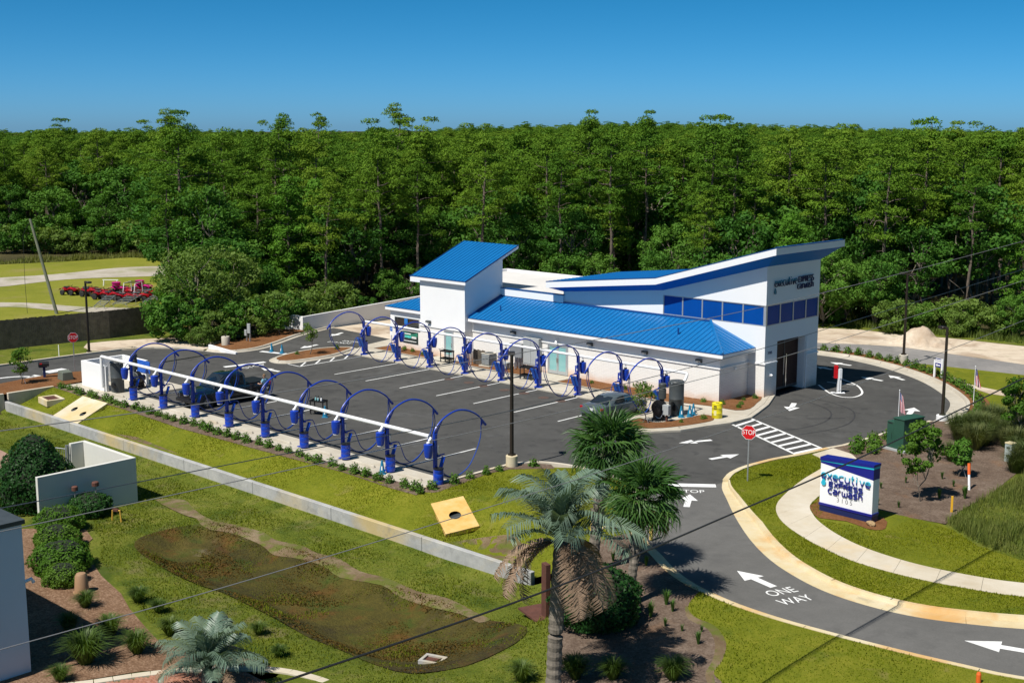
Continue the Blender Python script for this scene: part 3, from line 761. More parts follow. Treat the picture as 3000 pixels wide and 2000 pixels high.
sheet('gravel_track', 'pale gravel track crossing the grass field', [(-93, 18), (-94.1, 28.9), (-90.6, 36.2), (-87, 43), (-90, 46), (-98, 45), (-101, 39.3), (-100.3, 33.4), (-100.4, 28), (-104, 14), (-100, 8)], M_gravel, flat(.05), 1.5, smoothp=3)
sheet('gravel_track', 'worn gravel strip just behind the board fence', [(-84, 11), (-78.3, 16.5), (-72.4, 18.6), (-69, 20.7), (-66, 22), (-65, 19), (-66.4, 18), (-71, 16), (-76.6, 14), (-82, 8)], M_gravel, flat(.05), 1.2, smoothp=3)

# ------------------------------------------------------------------ low side below the long wall
sheet('basin_floor', 'mossy dark floor of the dry detention basin', BASIN, M_basin, zlow, .45, .03)
LOWP = [(-40, -5.32), (11.5, -5.32), (12.6, -5.0), (13.8, -5.4), (15.0, -6.6), (15.3, -8.2), (16.3, -9.2), (18.3, -11.5), (19.5, -14), (22, -17), (22, -24), (-40, -24)]
sheet('lawn', 'uneven grass slopes around the detention basin', LOWP, M_wildgrass, lambda x, y: zmix(x, y) - (.3 * smooth01(.3, .9, poly_dist(BASIN, x, y)) if inside(BASIN, x, y) else 0), .6)
sheet('dirt_trail', 'washed out sandy rut along the basin edge', [(-11.2, -9.0), (-10.2, -8.0), (-8.5, -8.5), (-6.4, -8.9), (-4.2, -8.45), (-2.6, -8.35), (-1.5, -8.6), (0, -8.25), (1.2, -8.4), (2.6, -8.2), (4.5, -8.6), (6, -8.35), (8, -8.5), (9.4, -8.2), (11, -8.4), (12.6, -8.9), (12.4, -9.3), (11, -8.95), (8, -9.25), (6.4, -9.0), (4.2, -9.45), (2.8, -9.2), (1.0, -9.2), (-.4, -9.5), (-1.7, -9.3), (-4.2, -9.25), (-5.8, -9.7), (-7.0, -9.3), (-8.0, -9.4)], M_dirt, zmix, .3, .045, smoothp=3)
sheet('mulch_bed', 'wood chip bed beside the white house', [(-12, -17.5), (-10.4, -15.7), (-8.8, -14.1), (-7.2, -14.6), (-6.0, -15.9), (-4.3, -16.2), (-2.4, -16.8), (.1, -17.3), (1.8, -17.9), (4.1, -18.5), (5.8, -18.9), (7.4, -18.3), (9.4, -17.3), (10.3, -17.3), (9.6, -18.2), (8.2, -19.6), (7.3, -20.6), (6.6, -22.2), (6.0, -24), (4.6, -30), (-12, -30)], M_chips, zmix, .7, .03)
PALMBED = [(p.x, p.y) for p in catmull([(13.1, -.1), (15.3, -1.95), (16.9, -2.85), (18.3, -3.35), (19, -4.9), (19.8, -5.5), (20.8, -5.65), (21.9, -6.6), (22.6, -7.9), (22.8, -8.8), (23.8, -9.6), (25.5, -13), (24, -18), (20.5, -15), (18.6, -12), (16.6, -9.4), (15.5, -8.4), (15.2, -6.6), (14.1, -5.3), (12.5, -4.6), (12.0, -3.0), (11.8, -1.2), (12.1, .6)], 3, True)]
EDGEBR = [(p.x, p.y) for p in catmull([(24, -18), (25, -13), (23.7, -9.6), (22.75, -8.8), (22.45, -7.9), (21.8, -6.7), (20.7, -5.75), (19.7, -5.55), (18.9, -4.9), (18.3, -3.3)], 4)]
sheet('mulch_bed', 'brown mulch bed under the tall palms', PALMBED, M_mulch, zmix, .7, .02)
sheet('lawn', 'mown grass between the palm bed and the driveway', [(16.0, -2.4)] + offset_line(ROADLOW, .5)[::-1][12:] + [(42, -10), (30, -20)] + EDGEBR, M_lawn, zmix, .8, .03)
sheet('sand_edge', 'strip of bare sand round the mulch bed', [(19.1, -5.0), (19.9, -5.6), (20.8, -5.75), (21.9, -6.7), (22.6, -8.0), (22.8, -8.9), (23.6, -9.7), (23.35, -9.75), (22.55, -9.0), (22.2, -8.1), (21.55, -7.0), (20.6, -6.1), (19.6, -5.85), (18.85, -5.0)], M_dirt, zmix, .3, .024, smoothp=3)

# ------------------------------------------------------------------ paint on the asphalt
def mark(name, poly, z=.006):
    me = MB().add([(x, y, z) for x, y in ccw(list(poly))], [tuple(range(len(poly)))]).mesh(name, M_markpaint)
    return link(name, me, asphalt)
def bar(name, a, b, w):
    a, b = Vector(a), Vector(b); n = (b - a).normalized(); n = Vector((-n.y, n.x)) * (w / 2)
    return mark(name, [tuple(a + n), tuple(b + n), tuple(b - n), tuple(a - n)])
def arrow(tip, tail, w=.32, head=.95, hl=None):
    tip, tail = Vector(tip), Vector(tail)
    L = (tip - tail).length; hl = hl or L * .48
    u = (tip - tail).normalized(); n = Vector((-u.y, u.x)); b = tip - u * hl
    return mark('arrow_marking', [tuple(q) for q in (tip, b + n * head / 2, b + n * w / 2, tail + n * w / 2, tail - n * w / 2, b - n * w / 2, b - n * head / 2)])

for x in (-26.15, -22.67, -19.1, -15.45, -11.95, -8.35, -4.7): bar('stall_line', (x, 14.45), (x, 20.48), .11)
for i in range(9): bar('stall_line', (-28.96 + 3.62 * i, 1.03), (-28.96 + 3.62 * i, 6.4 if i < 8 else 5.6), .11)
bar('stall_line', (-30.4, 14.5), (-30.4, 20.48), .11); bar('stall_line', (-31.9, 14.6), (-30.4, 14.55), .11)
for i in range(4): bar('hatch_line', (-30.5, 14.75 + 1.38 * i), (-31.5, 15.95 + 1.38 * i), .13)
bar('crosswalk_edge', (3.35, 23.15), (10.5, 19.5), .16); bar('crosswalk_edge', (3.4, 21.05), (10.1, 17.35), .16)
for i in range(9):
    t = (i + .45) / 9
    bar('crosswalk_bar', (3.35 + 7.15 * t, 23.07 - 3.65 * t), (3.4 + 6.7 * t, 21.13 - 3.7 * t), .26)
arrow((3.77, 15.15), (4.7, 17.0), .3, .85); arrow((7.62, 15.4), (7.08, 13.45), .3, .85)
arrow((3.9, 26.6), (2.9, 28.8), .34, 1.0); arrow((-2.8, 43.3), (-1.0, 43.2), .3, .9); arrow((1.7, 39.7), (3.5, 39.45), .3, .9)
arrow((2.85, 41.6), (4.45, 40.75), .3, .9); arrow((9.1, 32.9), (9.75, 30.9), .34, 1.05); arrow((-2.6, 41.0), (-1.2, 40.8), .3, .9)
arrow((17.9, -.2), (19.95, -.75), .34, 1.0); arrow((27.55, -.7), (29.9, .02), .34, 1.0)
arrow((-36.75, 19.4), (-37.15, 21.45), .3, .9); arrow((-39.8, 24.9), (-40.5, 26.75), .3, .9); arrow((-32.0, 12.25), (-29.9, 12.35), .3, .9)
arrow((10.2, 7.3), (11.3, 5.5), .3, .9)
bar('stop_bar', (8.2, 7.75), (10.25, 9.4), .55)
bar('stop_bar', (-34.3, 10.6), (-33.8, 13.9), .5); bar('stop_bar', (-37.9, 16.4), (-35.3, 17.15), .45); bar('stop_bar', (-41.9, .5), (-42.1, 2.1), .9)
KR = [(p.x, p.y) for p in catmull([(1.0, 35.1), (2.6, 33.5), (3.4, 32.9), (4.2, 32.65), (4.75, 33.1), (4.7, 34.2), (4.1, 35.4), (2.9, 36.85), (1.2, 38.0), (.2, 38.4)], 5)]
for a, b, in zip(KR, KR[1:]): bar('island_line', a, b, .14)
bar('island_line', (.9, 36.4), (2.9, 36.85), .13)
la = [(p.x, p.y) for p in catmull([(-41.0, -.8), (-41.9, -1.8), (-42.2, -3.2), (-41.9, -5)], 4)]
for a, b in zip(la, la[1:]): bar('arrow_marking', a, b, .3)
mark('arrow_marking', [(-40.5, -.2), (-41.6, -.5), (-40.9, -1.5)])

def text_mesh(name, body, size, mat, extrude=0.0, align='CENTER'):
    cu = bpy.data.curves.new(name, 'FONT'); cu.body = body; cu.size = size; cu.extrude = extrude
    cu.align_x = align; cu.align_y = 'CENTER'; cu.space_line = .9
    o = bpy.data.objects.new(name, cu); COL.objects.link(o)
    bpy.context.view_layer.update()
    me = bpy.data.meshes.new_from_object(o.evaluated_get(bpy.context.evaluated_depsgraph_get()))
    bpy.data.objects.remove(o); bpy.data.curves.remove(cu)
    me.name = name; me.materials.clear(); me.materials.append(mat)
    return me
def ground_text(body, c, up, size, sx=1.0, sy=1.0):
    """lettering painted flat; up is the direction the letters' tops point to"""
    a = math.atan2(up[1], up[0]) - math.pi / 2
    o = link('painted_lettering', text_mesh('painted_lettering', body, size, M_markpaint), asphalt, (c[0], c[1], .007), (0, 0, a))
    o.scale = (sx, sy, 1)
ground_text('ONE', (20.45, -1.0), (-1.0, .38), .95, .66, .85)
ground_text('WAY', (21.3, -1.38), (-1.0, .38), .95, .66, .85)
ground_text('STOP', (9.95, 7.75), (-.62, .78), .9, .6, .8)
ground_text('STOP', (-32.9, 12.3), (-1.0, -.1), .95, .9, .9)
ground_text('DO NOT', (-36.6, 23.3), (-.3, 1.0), .7, .8, 1.0); ground_text('ENTER', (-36.3, 24.3), (-.3, 1.0), .7, .8, 1.0)
M_cover = plain('iron_cover', (.085, .052, .040), .85, var=.4, vscale=3)
# drain slot across the entry drive, iron covers and the worn tyre marks are part of the paving
link('trench_drain', MB().box((-39.45, 11.0, .004), (.32, 5.0, .012), R(4)).mesh('trench_drain', M_black), asphalt)
for i, x in enumerate((-18.9, -17.05, -15.45, -13.48, -11.8, -9.9, -8.4)):
    link('iron_cover', MB().lathe([(.36, 0), (.36, .012), (.33, .016), (.31, .012)], (x, 18.95 + .1 * math.sin(i * 2), 0), 18).mesh('iron_cover', M_cover), asphalt)
M_tyre = plain('tyre_rubber_trace', (.030, .030, .031), .8, var=.3, vscale=2)
def trace(pts, w):
    P = catmull(pts, 6); L = [(p.x, p.y) for p in P]; a, b = offset_line(L, w / 2), offset_line(L, -w / 2)
    n = len(L); vs = [(x, y, .0045) for x, y in a] + [(x, y, .0045) for x, y in b]
    link('tyre_mark', MB().add(vs, [(i, i + 1, n + i + 1, n + i) for i in range(n - 1)]).mesh('tyre_mark', M_tyre), asphalt)
trace([(2.0, 31.0), (4.5, 30.6), (6.8, 29.3), (8.2, 26.5), (8.3, 24.0), (7.6, 21.5)], .10)
trace([(2.0, 30.0), (4.2, 29.4), (6.0, 28.0), (7.0, 25.6), (6.9, 23.2), (6.2, 21.6)], .10)
trace([(5.8, 25.5), (6.9, 26.6), (7.4, 27.2)], .16)

# ------------------------------------------------------------------ sidewalk in slabs
sw = bpy.data.objects.new('sidewalk', None); COL.objects.link(sw)
tag(sw, 'curving pale concrete sidewalk beside the driveway', None, None, 'structure')
A = [(10.72, 17.75), (11.4, 17.4), (12.1, 16.6)] + SWIN
B = [(10.85, 19.75), (12.2, 19.3), (13.5, 18.0)] + SWOUT
A = resample(A, .05); B = resample(B, .05)
ns = 22
def at_frac(P, t):
    return P[min(len(P) - 1, int(t * (len(P) - 1)))]
for k in range(ns):
    q = []
    for side, P in ((0, A), (1, B)):
        ts = [k / ns + (1 / ns) * j / 5 for j in range(6)]
        L = [at_frac(P, t) for t in ts]
        L[0] = L[0] + (L[1] - L[0]).normalized() * .005; L[-1] = L[-1] - (L[-1] - L[-2]).normalized() * .005
        q.append([(p.x, p.y) for p in L])
    MB().prism(q[0] + q[1][::-1], -.05, .125).build('slab', M_walkslab, sw, bevel=.004)

# ================================================================== CAR WASH
bld = thing('car_wash', 'white car wash with blue metal roofs and sloping tall end', 'building', (0, 0, 0))
FY, TY = 25.2, 28.45        # front wall of the low wing, front wall of the tall block
def P(name, mb, mat, parent=None, **kw): return mb.build(name, mat, parent or bld, **kw)

# low wing: painted brick below the ledge, render above
P('brick_wall', MB().bbox(-22.9, -.45, FY, TY, 0, 2.30), M_brick)
P('wall', MB().bbox(-22.9, -.45, FY + .03, TY, 2.30, 3.06), M_white)
P('ledge', MB().bbox(-22.88, -.36, FY - .07, FY + .035, 2.26, 2.35).bbox(-.452, -.36, FY + .035, TY - .01, 2.26, 2.35), M_white)
P('brick_wall', MB().bbox(-32.1, -27.92, 24.95, TY, 0, 1.62), M_brick)
P('wall', MB().bbox(-32.1, -27.92, 24.98, TY, 1.62, 3.06), M_white)
# tower
P('brick_wall', MB().bbox(-27.9, -22.92, 24.4, 28.5, 0, 2.30), M_brick)
P('ledge', MB().bbox(-27.92, -22.86, 24.33, 24.42, 2.26, 2.35), M_white)
tw = [(24.42, 2.30), (28.5, 2.30), (28.5, 7.52), (24.42, 5.9)]
P('wall', MB().extrude([(-27.9, y, z) for y, z in tw], (4.98, 0, 0)), M_white)
# main block behind, flat roof with parapet
P('wall', MB().bbox(-31.5, -16.6, TY + .05, 38.4, 0, 5.05), M_white)
P('parapet', MB().bbox(-32.1, -16.5, TY - .15, TY + .15, 4.72, 5.27).bbox(-32.1, -31.8, TY + .15, 38.6, 4.95, 5.27).bbox(-31.8, -16.5, 38.3, 38.6, 4.95, 5.27), M_whitemetal)
P('parapet_cap', MB().bbox(-32.14, -16.46, TY - .19, TY + .19, 5.272, 5.31), M_roofdark)
P('flat_roof', MB().bbox(-31.78, -16.7, TY + .2, 38.28, 5.06, 5.09), plain('roof_membrane', (.62, .60, .57), .85, var=.08, vscale=.5))
P('parapet', MB().bbox(-32.55, -27.95, 27.55, TY - .16, 5.06, 5.52), M_whitemetal)
P('parapet_cap', MB().bbox(-32.6, -27.95, 27.5, TY - .2, 5.522, 5.56), M_roofdark)
P('wall', MB().bbox(-31.7, -27.95, 27.9, TY + .04, 3.4, 5.05), M_white)

# tall block: walls with a sloping head
def tall_top(x):
    return 5.72 + (x + 15.0) * (6.46 - 5.72) / 7.54 if x < -7.46 else 6.46 + (x + 7.46) * (8.70 - 6.46) / 8.26
xs_ = [-16.6, -7.46, .8]
poly = [(-16.6, 2.3), (.8, 2.3)] + [(x, tall_top(x)) for x in reversed(xs_)]
# front wall with a window band opening x -7.45..0.66, z 4.78..6.14
wf = MB()
def yslab(mb, pts, y0, y1): mb.extrude([(x, y0, z) for x, z in pts], (0, y1 - y0, 0))
yslab(wf, [(-16.6, 2.3), (-7.45, 2.3), (-7.45, tall_top(-7.45)), (-16.6, tall_top(-16.6))], TY, TY + .3)
yslab(wf, [(-7.45, 2.3), (.8, 2.3), (.8, 4.78), (-7.45, 4.78)], TY, TY + .3)
yslab(wf, [(-7.45, 6.14), (.8, 6.14), (.8, tall_top(.8)), (-7.45, tall_top(-7.45))], TY, TY + .3)
P('wall', wf, M_white)
# end wall: piers, door opening y 29.9..33.45, window band
we = MB()
we.bbox(.5, .8, TY + .3, 29.9, 2.34, 4.78).bbox(.5, .8, 33.45, 35.05, 2.34, 4.78).bbox(.5, .8, 29.9, 33.45, 3.73, 4.78).bbox(.5, .8, TY + .3, 35.05, 6.14, 8.70)
P('wall', we, M_white)
P('brick_wall', MB().bbox(-.45, .83, TY + .005, TY + .32, 0, 2.32).bbox(.5, .83, TY + .32, 29.9, 0, 2.32), M_brick)
P('brick_wall', MB().bbox(.5, .83, 33.47, 35.05, 0, 2.32), M_brick)
P('ledge', MB().bbox(.79, .90, TY, 29.86, 2.28, 2.37).bbox(-.36, .90, TY - .07, TY + .006, 2.28, 2.37), M_white)
P('ledge', MB().bbox(.79, .90, 33.6, 35.06, 2.28, 2.37), M_white)
P('wall', MB().bbox(-16.6, .79, 34.75, 35.05, 0, 4.78).bbox(-16.6, .79, 34.75, 35.05, 6.14, 6.3).extrude([(-16.6, 34.75, 4.781), (.49, 34.75, 4.781), (.49, 34.75, 8.69), (-7.46, 34.75, 6.45), (-16.6, 34.75, 5.5)], (0, .3, 0)), M_white)
P('corner_post', MB().bbox(.66, .80, TY, TY + .14, 4.78, 6.14), M_alu)
P('corner_post', MB().bbox(.66, .80, 34.91, 35.05, 4.78, 6.14), M_alu)
# window band
def window(parent, quad, mat, depth, frame, nm='window'):
    """glazed panel; quad = axis ('x' or 'y'), plane, lo, hi, z0, z1"""
    ax, pl, lo, hi, z0, z1 = quad
    w = bpy.data.objects.new(nm, None); COL.objects.link(w); w.parent = parent
    f, g = MB(), MB()
    def b(mb, a0, a1, p0, p1, q0, q1):
        if ax == 'y': mb.bbox(a0, a1, p0, p1, q0, q1)
        else: mb.bbox(p0, p1, a0, a1, q0, q1)
    d0, d1 = (pl, pl + depth) if ax == 'y' else (pl - depth, pl)
    b(f, lo, hi, d0, d1, z0, z0 + frame); b(f, lo, hi, d0, d1, z1 - frame, z1)
    b(f, lo, lo + frame, d0, d1, z0 + frame, z1 - frame); b(f, hi - frame, hi, d0, d1, z0 + frame, z1 - frame)
    m = (d0 + d1) / 2
    b(g, lo + frame, hi - frame, m - .01, m + .01, z0 + frame, z1 - frame)
    f.build('frame', M_alu, w); g.build('pane', mat, w)
    return w
for i in range(5):
    a = -7.44 + 1.618 * i
    window(bld, ('y', TY + .02, a + .003, a + 1.615, 4.79, 6.13), M_win, .1, .045)
for i in range(4):
    a = TY + .16 + 1.60 * i
    window(bld, ('x', .78, a + .003, a + 1.597, 4.79, 6.13), M_win, .1, .045)
# tunnel exit
P('door_reveal', MB().bbox(-.9, .81, 29.8, 29.905, .01, 3.73).bbox(-.9, .81, 33.40, 33.46, .01, 3.73).bbox(-.9, .81, 29.905, 33.40, 3.66, 3.735), M_white)
M_door = plain('bronze_door_glass', (.045, .018, .012), .5, var=.3, vscale=1.5, spec=.2)
dr = P('door', MB().bbox(.22, .28, 29.92, 31.62, .35, 3.65).bbox(.22, .28, 31.68, 33.39, .35, 3.65), M_door)
P('door_rail', MB().bbox(.20, .30, 29.92, 33.39, .2, .36).bbox(.19, .31, 31.62, 31.68, .36, 3.65), M_dgrey, dr)
P('handle', MB().cyl((.38, 31.50, 1.15), (.38, 31.50, 2.45), .035, n=8).cyl((.38, 31.80, .3), (.38, 31.80, 2.55), .035, n=8), M_chrome, dr)
P('threshold_grate', MB().bbox(-.9, .9, 29.95, 32.95, -.02, .013), M_black)
P('downpipe', MB().cyl((.87, 33.52, .02), (.87, 33.52, 3.6), .04, n=8), M_whitemetal)
o = link('house_number', text_mesh('house_number', '3105', .26, M_navybase, .008), bld, (.815, 29.05, 3.0), (R(90), 0, R(90)))
P('wall_light', MB().box((.9, 29.05, 1.55), (.14, .2, .14)).cyl((.96, 29.05, 1.55), (1.05, 29.05, 1.5), .07, n=8), M_whitemetal)

# tall roof: white fascia, raked blue soffit, blue metal top
def fascia_top(x): return 6.27 + (x + 17.5) * (7.35 - 6.27) / 10.05 if x < -7.45 else 7.35 + (x + 7.45) * (10.0 - 7.35) / 9.45
X0, X1, Y0, Y1 = -17.5, 2.0, 27.5, 36.05
xk = [X0, -7.45, X1]
roof = bpy.data.objects.new('tall_roof', None); COL.objects.link(roof); roof.parent = bld
fa = MB()
for a, b in zip(xk, xk[1:]):
    for y0, y1 in ((Y0, Y0 + .14), (Y1 - .14, Y1)):
        fa.extrude([(a, y0, fascia_top(a)), (b, y0, fascia_top(b)), (b, y0, fascia_top(b) - .44), (a, y0, fascia_top(a) - .44)], (0, y1 - y0, 0))
fa.bbox(X1 - .14, X1, Y0 + .14, Y1 - .14, 9.56, 10.0).bbox(X0, X0 + .14, Y0 + .14, Y1 - .14, 5.83, 6.27)
P('fascia', fa, M_whitemetal, roof)
ca = MB()
for a, b in zip(xk, xk[1:]):
    for y0, y1 in ((Y0 - .02, Y0 + .2), (Y1 - .2, Y1 + .02)):
        ca.extrude([(a, y0, fascia_top(a) + .002), (b, y0, fascia_top(b) + .002), (b, y0, fascia_top(b) + .05), (a, y0, fascia_top(a) + .05)], (0, y1 - y0, 0))
ca.bbox(X1 - .2, X1 + .02, Y0 + .2, Y1 - .2, 10.002, 10.05)
P('roof_trim', ca, M_roofdark, roof)
so = MB()     # raked soffit from the fascia foot in to the wall head
fb = lambda x: fascia_top(x) - .44
vs, fs = [], []
ring_o = [(X0, Y0 + .1), (-7.45, Y0 + .1), (X1 - .1, Y0 + .1), (X1 - .1, Y1 - .1), (-7.45, Y1 - .1), (X0, Y1 - .1)]
ring_i = [(-16.58, TY - .01), (-7.46, TY - .01), (.82, TY - .01), (.82, 35.06), (-7.46, 35.06), (-16.58, 35.06)]
so.add([(x, y, fb(x) + .02) for x, y in ring_o] + [(x, y, tall_top(x) - .02) for x, y in ring_i], [(i, (i + 1) % 6, 6 + (i + 1) % 6, 6 + i) for i in range(6)])
P('soffit', so, M_soffit, roof)
# standing seam panels on the tall roof
npn = 19
for k in range(npn):
    y0 = Y0 + .2 + (Y1 - Y0 - .4) * k / npn; y1 = Y0 + .2 + (Y1 - Y0 - .4) * (k + 1) / npn
    mb = MB()
    for a, b in zip(xk, xk[1:]):
        a2, b2 = max(a, X0 + .14), min(b, X1 - .14)
        za, zb = fascia_top(a2) + .0, fascia_top(b2) + .0
        mb.extrude([(a2, y0 + .03, za), (b2, y0 + .03, zb), (b2, y0 + .03, zb + .02), (a2, y0 + .03, za + .02)], (0, y1 - y0 - .03, 0))
        mb.extrude([(a2, y0, za), (b2, y0, zb), (b2, y0, zb + .065), (a2, y0, za + .065)], (0, .03, 0))
    P('roof_panel', mb, M_roof, roof)

# low roofs in standing seam panels
def seam_panel(parent, lowL, lowR, topL, topR, mat=M_roof):
    """one metal pan between two seams; corners in 3D"""
    lowL, lowR, topL, topR = map(Vector, (lowL, lowR, topL, topR))
    n = (lowR - lowL).cross(topL - lowL if (topL - lowL).length > .05 else topR - lowL).normalized()
    if n.z < 0: n = -n
    e = (lowR - lowL).normalized() * .028
    mb = MB()
    pts = [lowL + e, lowR, topR, topL + e] if (topR - topL).length > .02 else [lowL + e, lowR, topR]
    mb.extrude(pts, n * .015)
    mb.extrude([lowL, lowL + e, topL + e, topL], n * .055)
    return P('roof_panel', mb, mat, parent)

EZ, RZ = 3.34, 4.70
wr = bpy.data.objects.new('wing_roof', None); COL.objects.link(wr); wr.parent = bld
EX = .09; EYF = 24.70; HX = -3.46
P('fascia', MB().bbox(-22.88, EX, EYF, EYF + .12, 3.06, 3.31).bbox(EX - .12, EX, EYF + .12, TY - .01, 3.06, 3.31), M_whitemetal, wr)
P('soffit', MB().bbox(-22.88, EX - .12, EYF + .12, FY + .1, 3.07, 3.10), M_white, wr)
P('roof_trim', MB().bbox(-22.88, EX + .02, EYF - .03, EYF + .10, 3.312, 3.345).bbox(EX - .1, EX + .02, EYF + .10, TY - .01, 3.312, 3.345), M_roofdark, wr)
x = -22.86; w = .4065
while x < EX - .02:
    xr = min(x + w, EX)
    def top_at(q):
        if q <= HX: return (q, TY, RZ)
        t = (EX - q) / (EX - HX); return (q, EYF + (TY - EYF) * t, EZ + (RZ - EZ) * t)
    seam_panel(wr, (x, EYF, EZ), (xr, EYF, EZ), top_at(x), top_at(xr)); x += w
nk = 9
for k in range(nk):
    y0 = EYF + (TY - EYF) * k / nk; y1 = EYF + (TY - EYF) * (k + 1) / nk
    def t2(y):
        t = (y - EYF) / (TY - EYF); return (EX - (EX - HX) * t, y, EZ + (RZ - EZ) * t)
    seam_panel(wr, (EX, y0, EZ), (EX, y1, EZ), t2(y0), t2(y1))
P('hip_cap', MB().tube([(EX, EYF, EZ + .05), (HX, TY - .02, RZ + .05)], .10, 6), M_roof, wr)
P('ridge_flashing', MB().bbox(-22.86, HX, TY - .14, TY - .005, RZ - .02, RZ + .09), M_roofdark, wr)
P('wall_flashing', MB().extrude([(-22.87, EYF, EZ + .0), (-22.87, TY, RZ + .0), (-22.87, TY, RZ + .16), (-22.87, EYF, EZ + .16)], (.07, 0, 0)), M_roofdark, wr)
P('vent_pipe', MB().cyl((-4.55, 26.3, 3.9), (-4.55, 26.3, 4.38), .06, n=8), M_roofdark, wr)
P('vent_pipe', MB().cyl((-20.9, 26.2, 3.9), (-20.9, 26.2, 4.3), .05, n=8), M_roofdark, wr)
lr = bpy.data.objects.new('corner_roof', None); COL.objects.link(lr); lr.parent = bld
LX = -32.42; LH = -28.7
P('fascia', MB().bbox(LX, -27.92, EYF, EYF + .12, 3.06, 3.31).bbox(LX, LX + .12, EYF + .12, TY, 3.06, 3.31), M_whitemetal, lr)
P('soffit', MB().bbox(LX + .12, -27.92, EYF + .12, 25.1, 3.07, 3.10).bbox(LX + .12, -32.05, 25.1, TY, 3.07, 3.10), M_white, lr)
P('roof_trim', MB().bbox(LX - .02, -27.92, EYF - .03, EYF + .10, 3.312, 3.345), M_roofdark, lr)
x = LX
while x < -27.95:
    xr = min(x + w, -27.93)
    def top_l(q):
        if q >= LH: return (q, 27.88, RZ - .2)
        t = (q - LX) / (LH - LX); return (q, EYF + (27.88 - EYF) * t, EZ + (RZ - .2 - EZ) * t)
    seam_panel(lr, (x, EYF, EZ), (xr, EYF, EZ), top_l(x), top_l(xr)); x += w
P('roof_pan', MB().add([(LX, EYF, EZ), (LX, TY, EZ), (LH, 27.88, RZ - .2)], [(0, 1, 2)]), M_roof, lr)
tr = bpy.data.objects.new('tower_roof', None); COL.objects.link(tr); tr.parent = bld
TX0, TX1, TYF, TYB = -28.55, -22.55, 24.12, 29.9
tz = lambda y: 6.12 + (y - 24.12) * .405
P('fascia', MB().bbox(TX0, TX1, TYF, TYF + .1, 5.86, 6.10)
  .extrude([(TX1 - .1, TYF + .1, 5.90), (TX1 - .1, TYB, tz(TYB) - .22), (TX1 - .1, TYB, tz(TYB) - .02), (TX1 - .1, TYF + .1, 6.10)], (.1, 0, 0))
  .extrude([(TX0, TYF + .1, 5.90), (TX0, TYB, tz(TYB) - .22), (TX0, TYB, tz(TYB) - .02), (TX0, TYF + .1, 6.10)], (.1, 0, 0)), M_whitemetal, tr)
P('soffit', MB().extrude([(TX0 + .1, TYF + .1, 5.93), (TX1 - .1, TYF + .1, 5.93), (TX1 - .1, TYB, tz(TYB) - .18), (TX0 + .1, TYB, tz(TYB) - .18)], (0, 0, .03)), M_white, tr)
n = 15
for k in range(n):
    a = TX0 + (TX1 - TX0) * k / n; b = TX0 + (TX1 - TX0) * (k + 1) / n
    seam_panel(tr, (a, TYF, tz(TYF)), (b, TYF, tz(TYF)), (a, TYB, tz(TYB)), (b, TYB, tz(TYB)))
P('roof_trim', MB().bbox(TX0 - .01, TX1 + .02, TYF - .025, TYF + .04, 6.104, 6.16)
  .extrude([(TX1 - .04, TYF, 6.11), (TX1 - .04, TYB, tz(TYB)), (TX1 - .04, TYB, tz(TYB) + .07), (TX1 - .04, TYF, 6.18)], (.06, 0, 0))
  .extrude([(TX0 - .02, TYF, 6.11), (TX0 - .02, TYB, tz(TYB)), (TX0 - .02, TYB, tz(TYB) + .07), (TX0 - .02, TYF, 6.18)], (.06, 0, 0)), M_roofdark, tr)

# doors, windows, lamps on the front
def glass_door(x0, x1, z1, y, leaves, mat, nm='door'):
    d = bpy.data.objects.new(nm, None); COL.objects.link(d); d.parent = bld
    f = MB().bbox(x0, x0 + .09, y - .06, y + .02, .11, z1).bbox(x1 - .09, x1, y - .06, y + .02, .11, z1).bbox(x0 + .09, x1 - .09, y - .06, y + .02, z1 - .09, z1)
    L = (x1 - x0 - .18) / leaves
    for k in range(leaves):
        a = x0 + .09 + L * k; b = a + L
        f.bbox(a + .005, a + .10, y - .05, y, .12, z1 - .1).bbox(b - .10, b - .005, y - .05, y, .12, z1 - .1).bbox(a + .10, b - .10, y - .05, y, .12, .36).bbox(a + .10, b - .10, y - .05, y, z1 - .2, z1 - .1)
        MB().bbox(a + .10, b - .10, y - .03, y - .015, .36, z1 - .2).build('pane', mat, d)
        hx = b - .05 if k == 0 else a + .05
        MB().cyl((hx, y - .11, .95), (hx, y - .11, 1.3), .018, n=6).build('handle', M_chrome, d)
    f.build('frame', M_alu, d)
    return d
glass_door(-15.18, -13.27, 2.28, FY, 2, M_winpale)
glass_door(-25.15, -24.15, 2.24, 24.4, 1, M_winpale)
for i in range(2):
    window(bld, ('y', 24.93, -31.55 + 1.48 * i, -30.10 + 1.48 * i, 1.75, 2.56), M_windark, .08, .05)
P('window_poster', MB().bbox(-30.35, -29.95, 24.91, 24.925, 2.05, 2.5), plain('poster_blue', (.02, .16, .5), .5, var=.15, vscale=6))
P('window_sill', MB().bbox(-31.75, -28.45, 24.88, 24.96, 1.66, 1.74), M_white)
def wallpack(x, y, z):
    l = bpy.data.objects.new('wall_light', None); COL.objects.link(l); l.parent = bld; l.location = (x, y, z)
    MB().add([(-.2, 0, -.12), (.2, 0, -.12), (.2, 0, .14), (-.2, 0, .14), (-.2, -.26, .02), (.2, -.26, .02), (.2, -.2, .14), (-.2, -.2, .14)],
             [(0, 1, 2, 3), (7, 6, 5, 4), (3, 2, 6, 7), (0, 3, 7, 4), (1, 5, 6, 2), (4, 5, 1, 0)]).build('housing', M_dgrey, l)
    MB().add([(-.16, -.04, -.125), (.16, -.04, -.125), (.16, -.235, .0), (-.16, -.235, .0)], [(0, 1, 2, 3)]).build('lens', M_alu, l)
for x in (-18.55, -11.2, -6.4, -2.0): wallpack(x, FY, 2.62)
wallpack(-26.85, 24.38, 2.62)
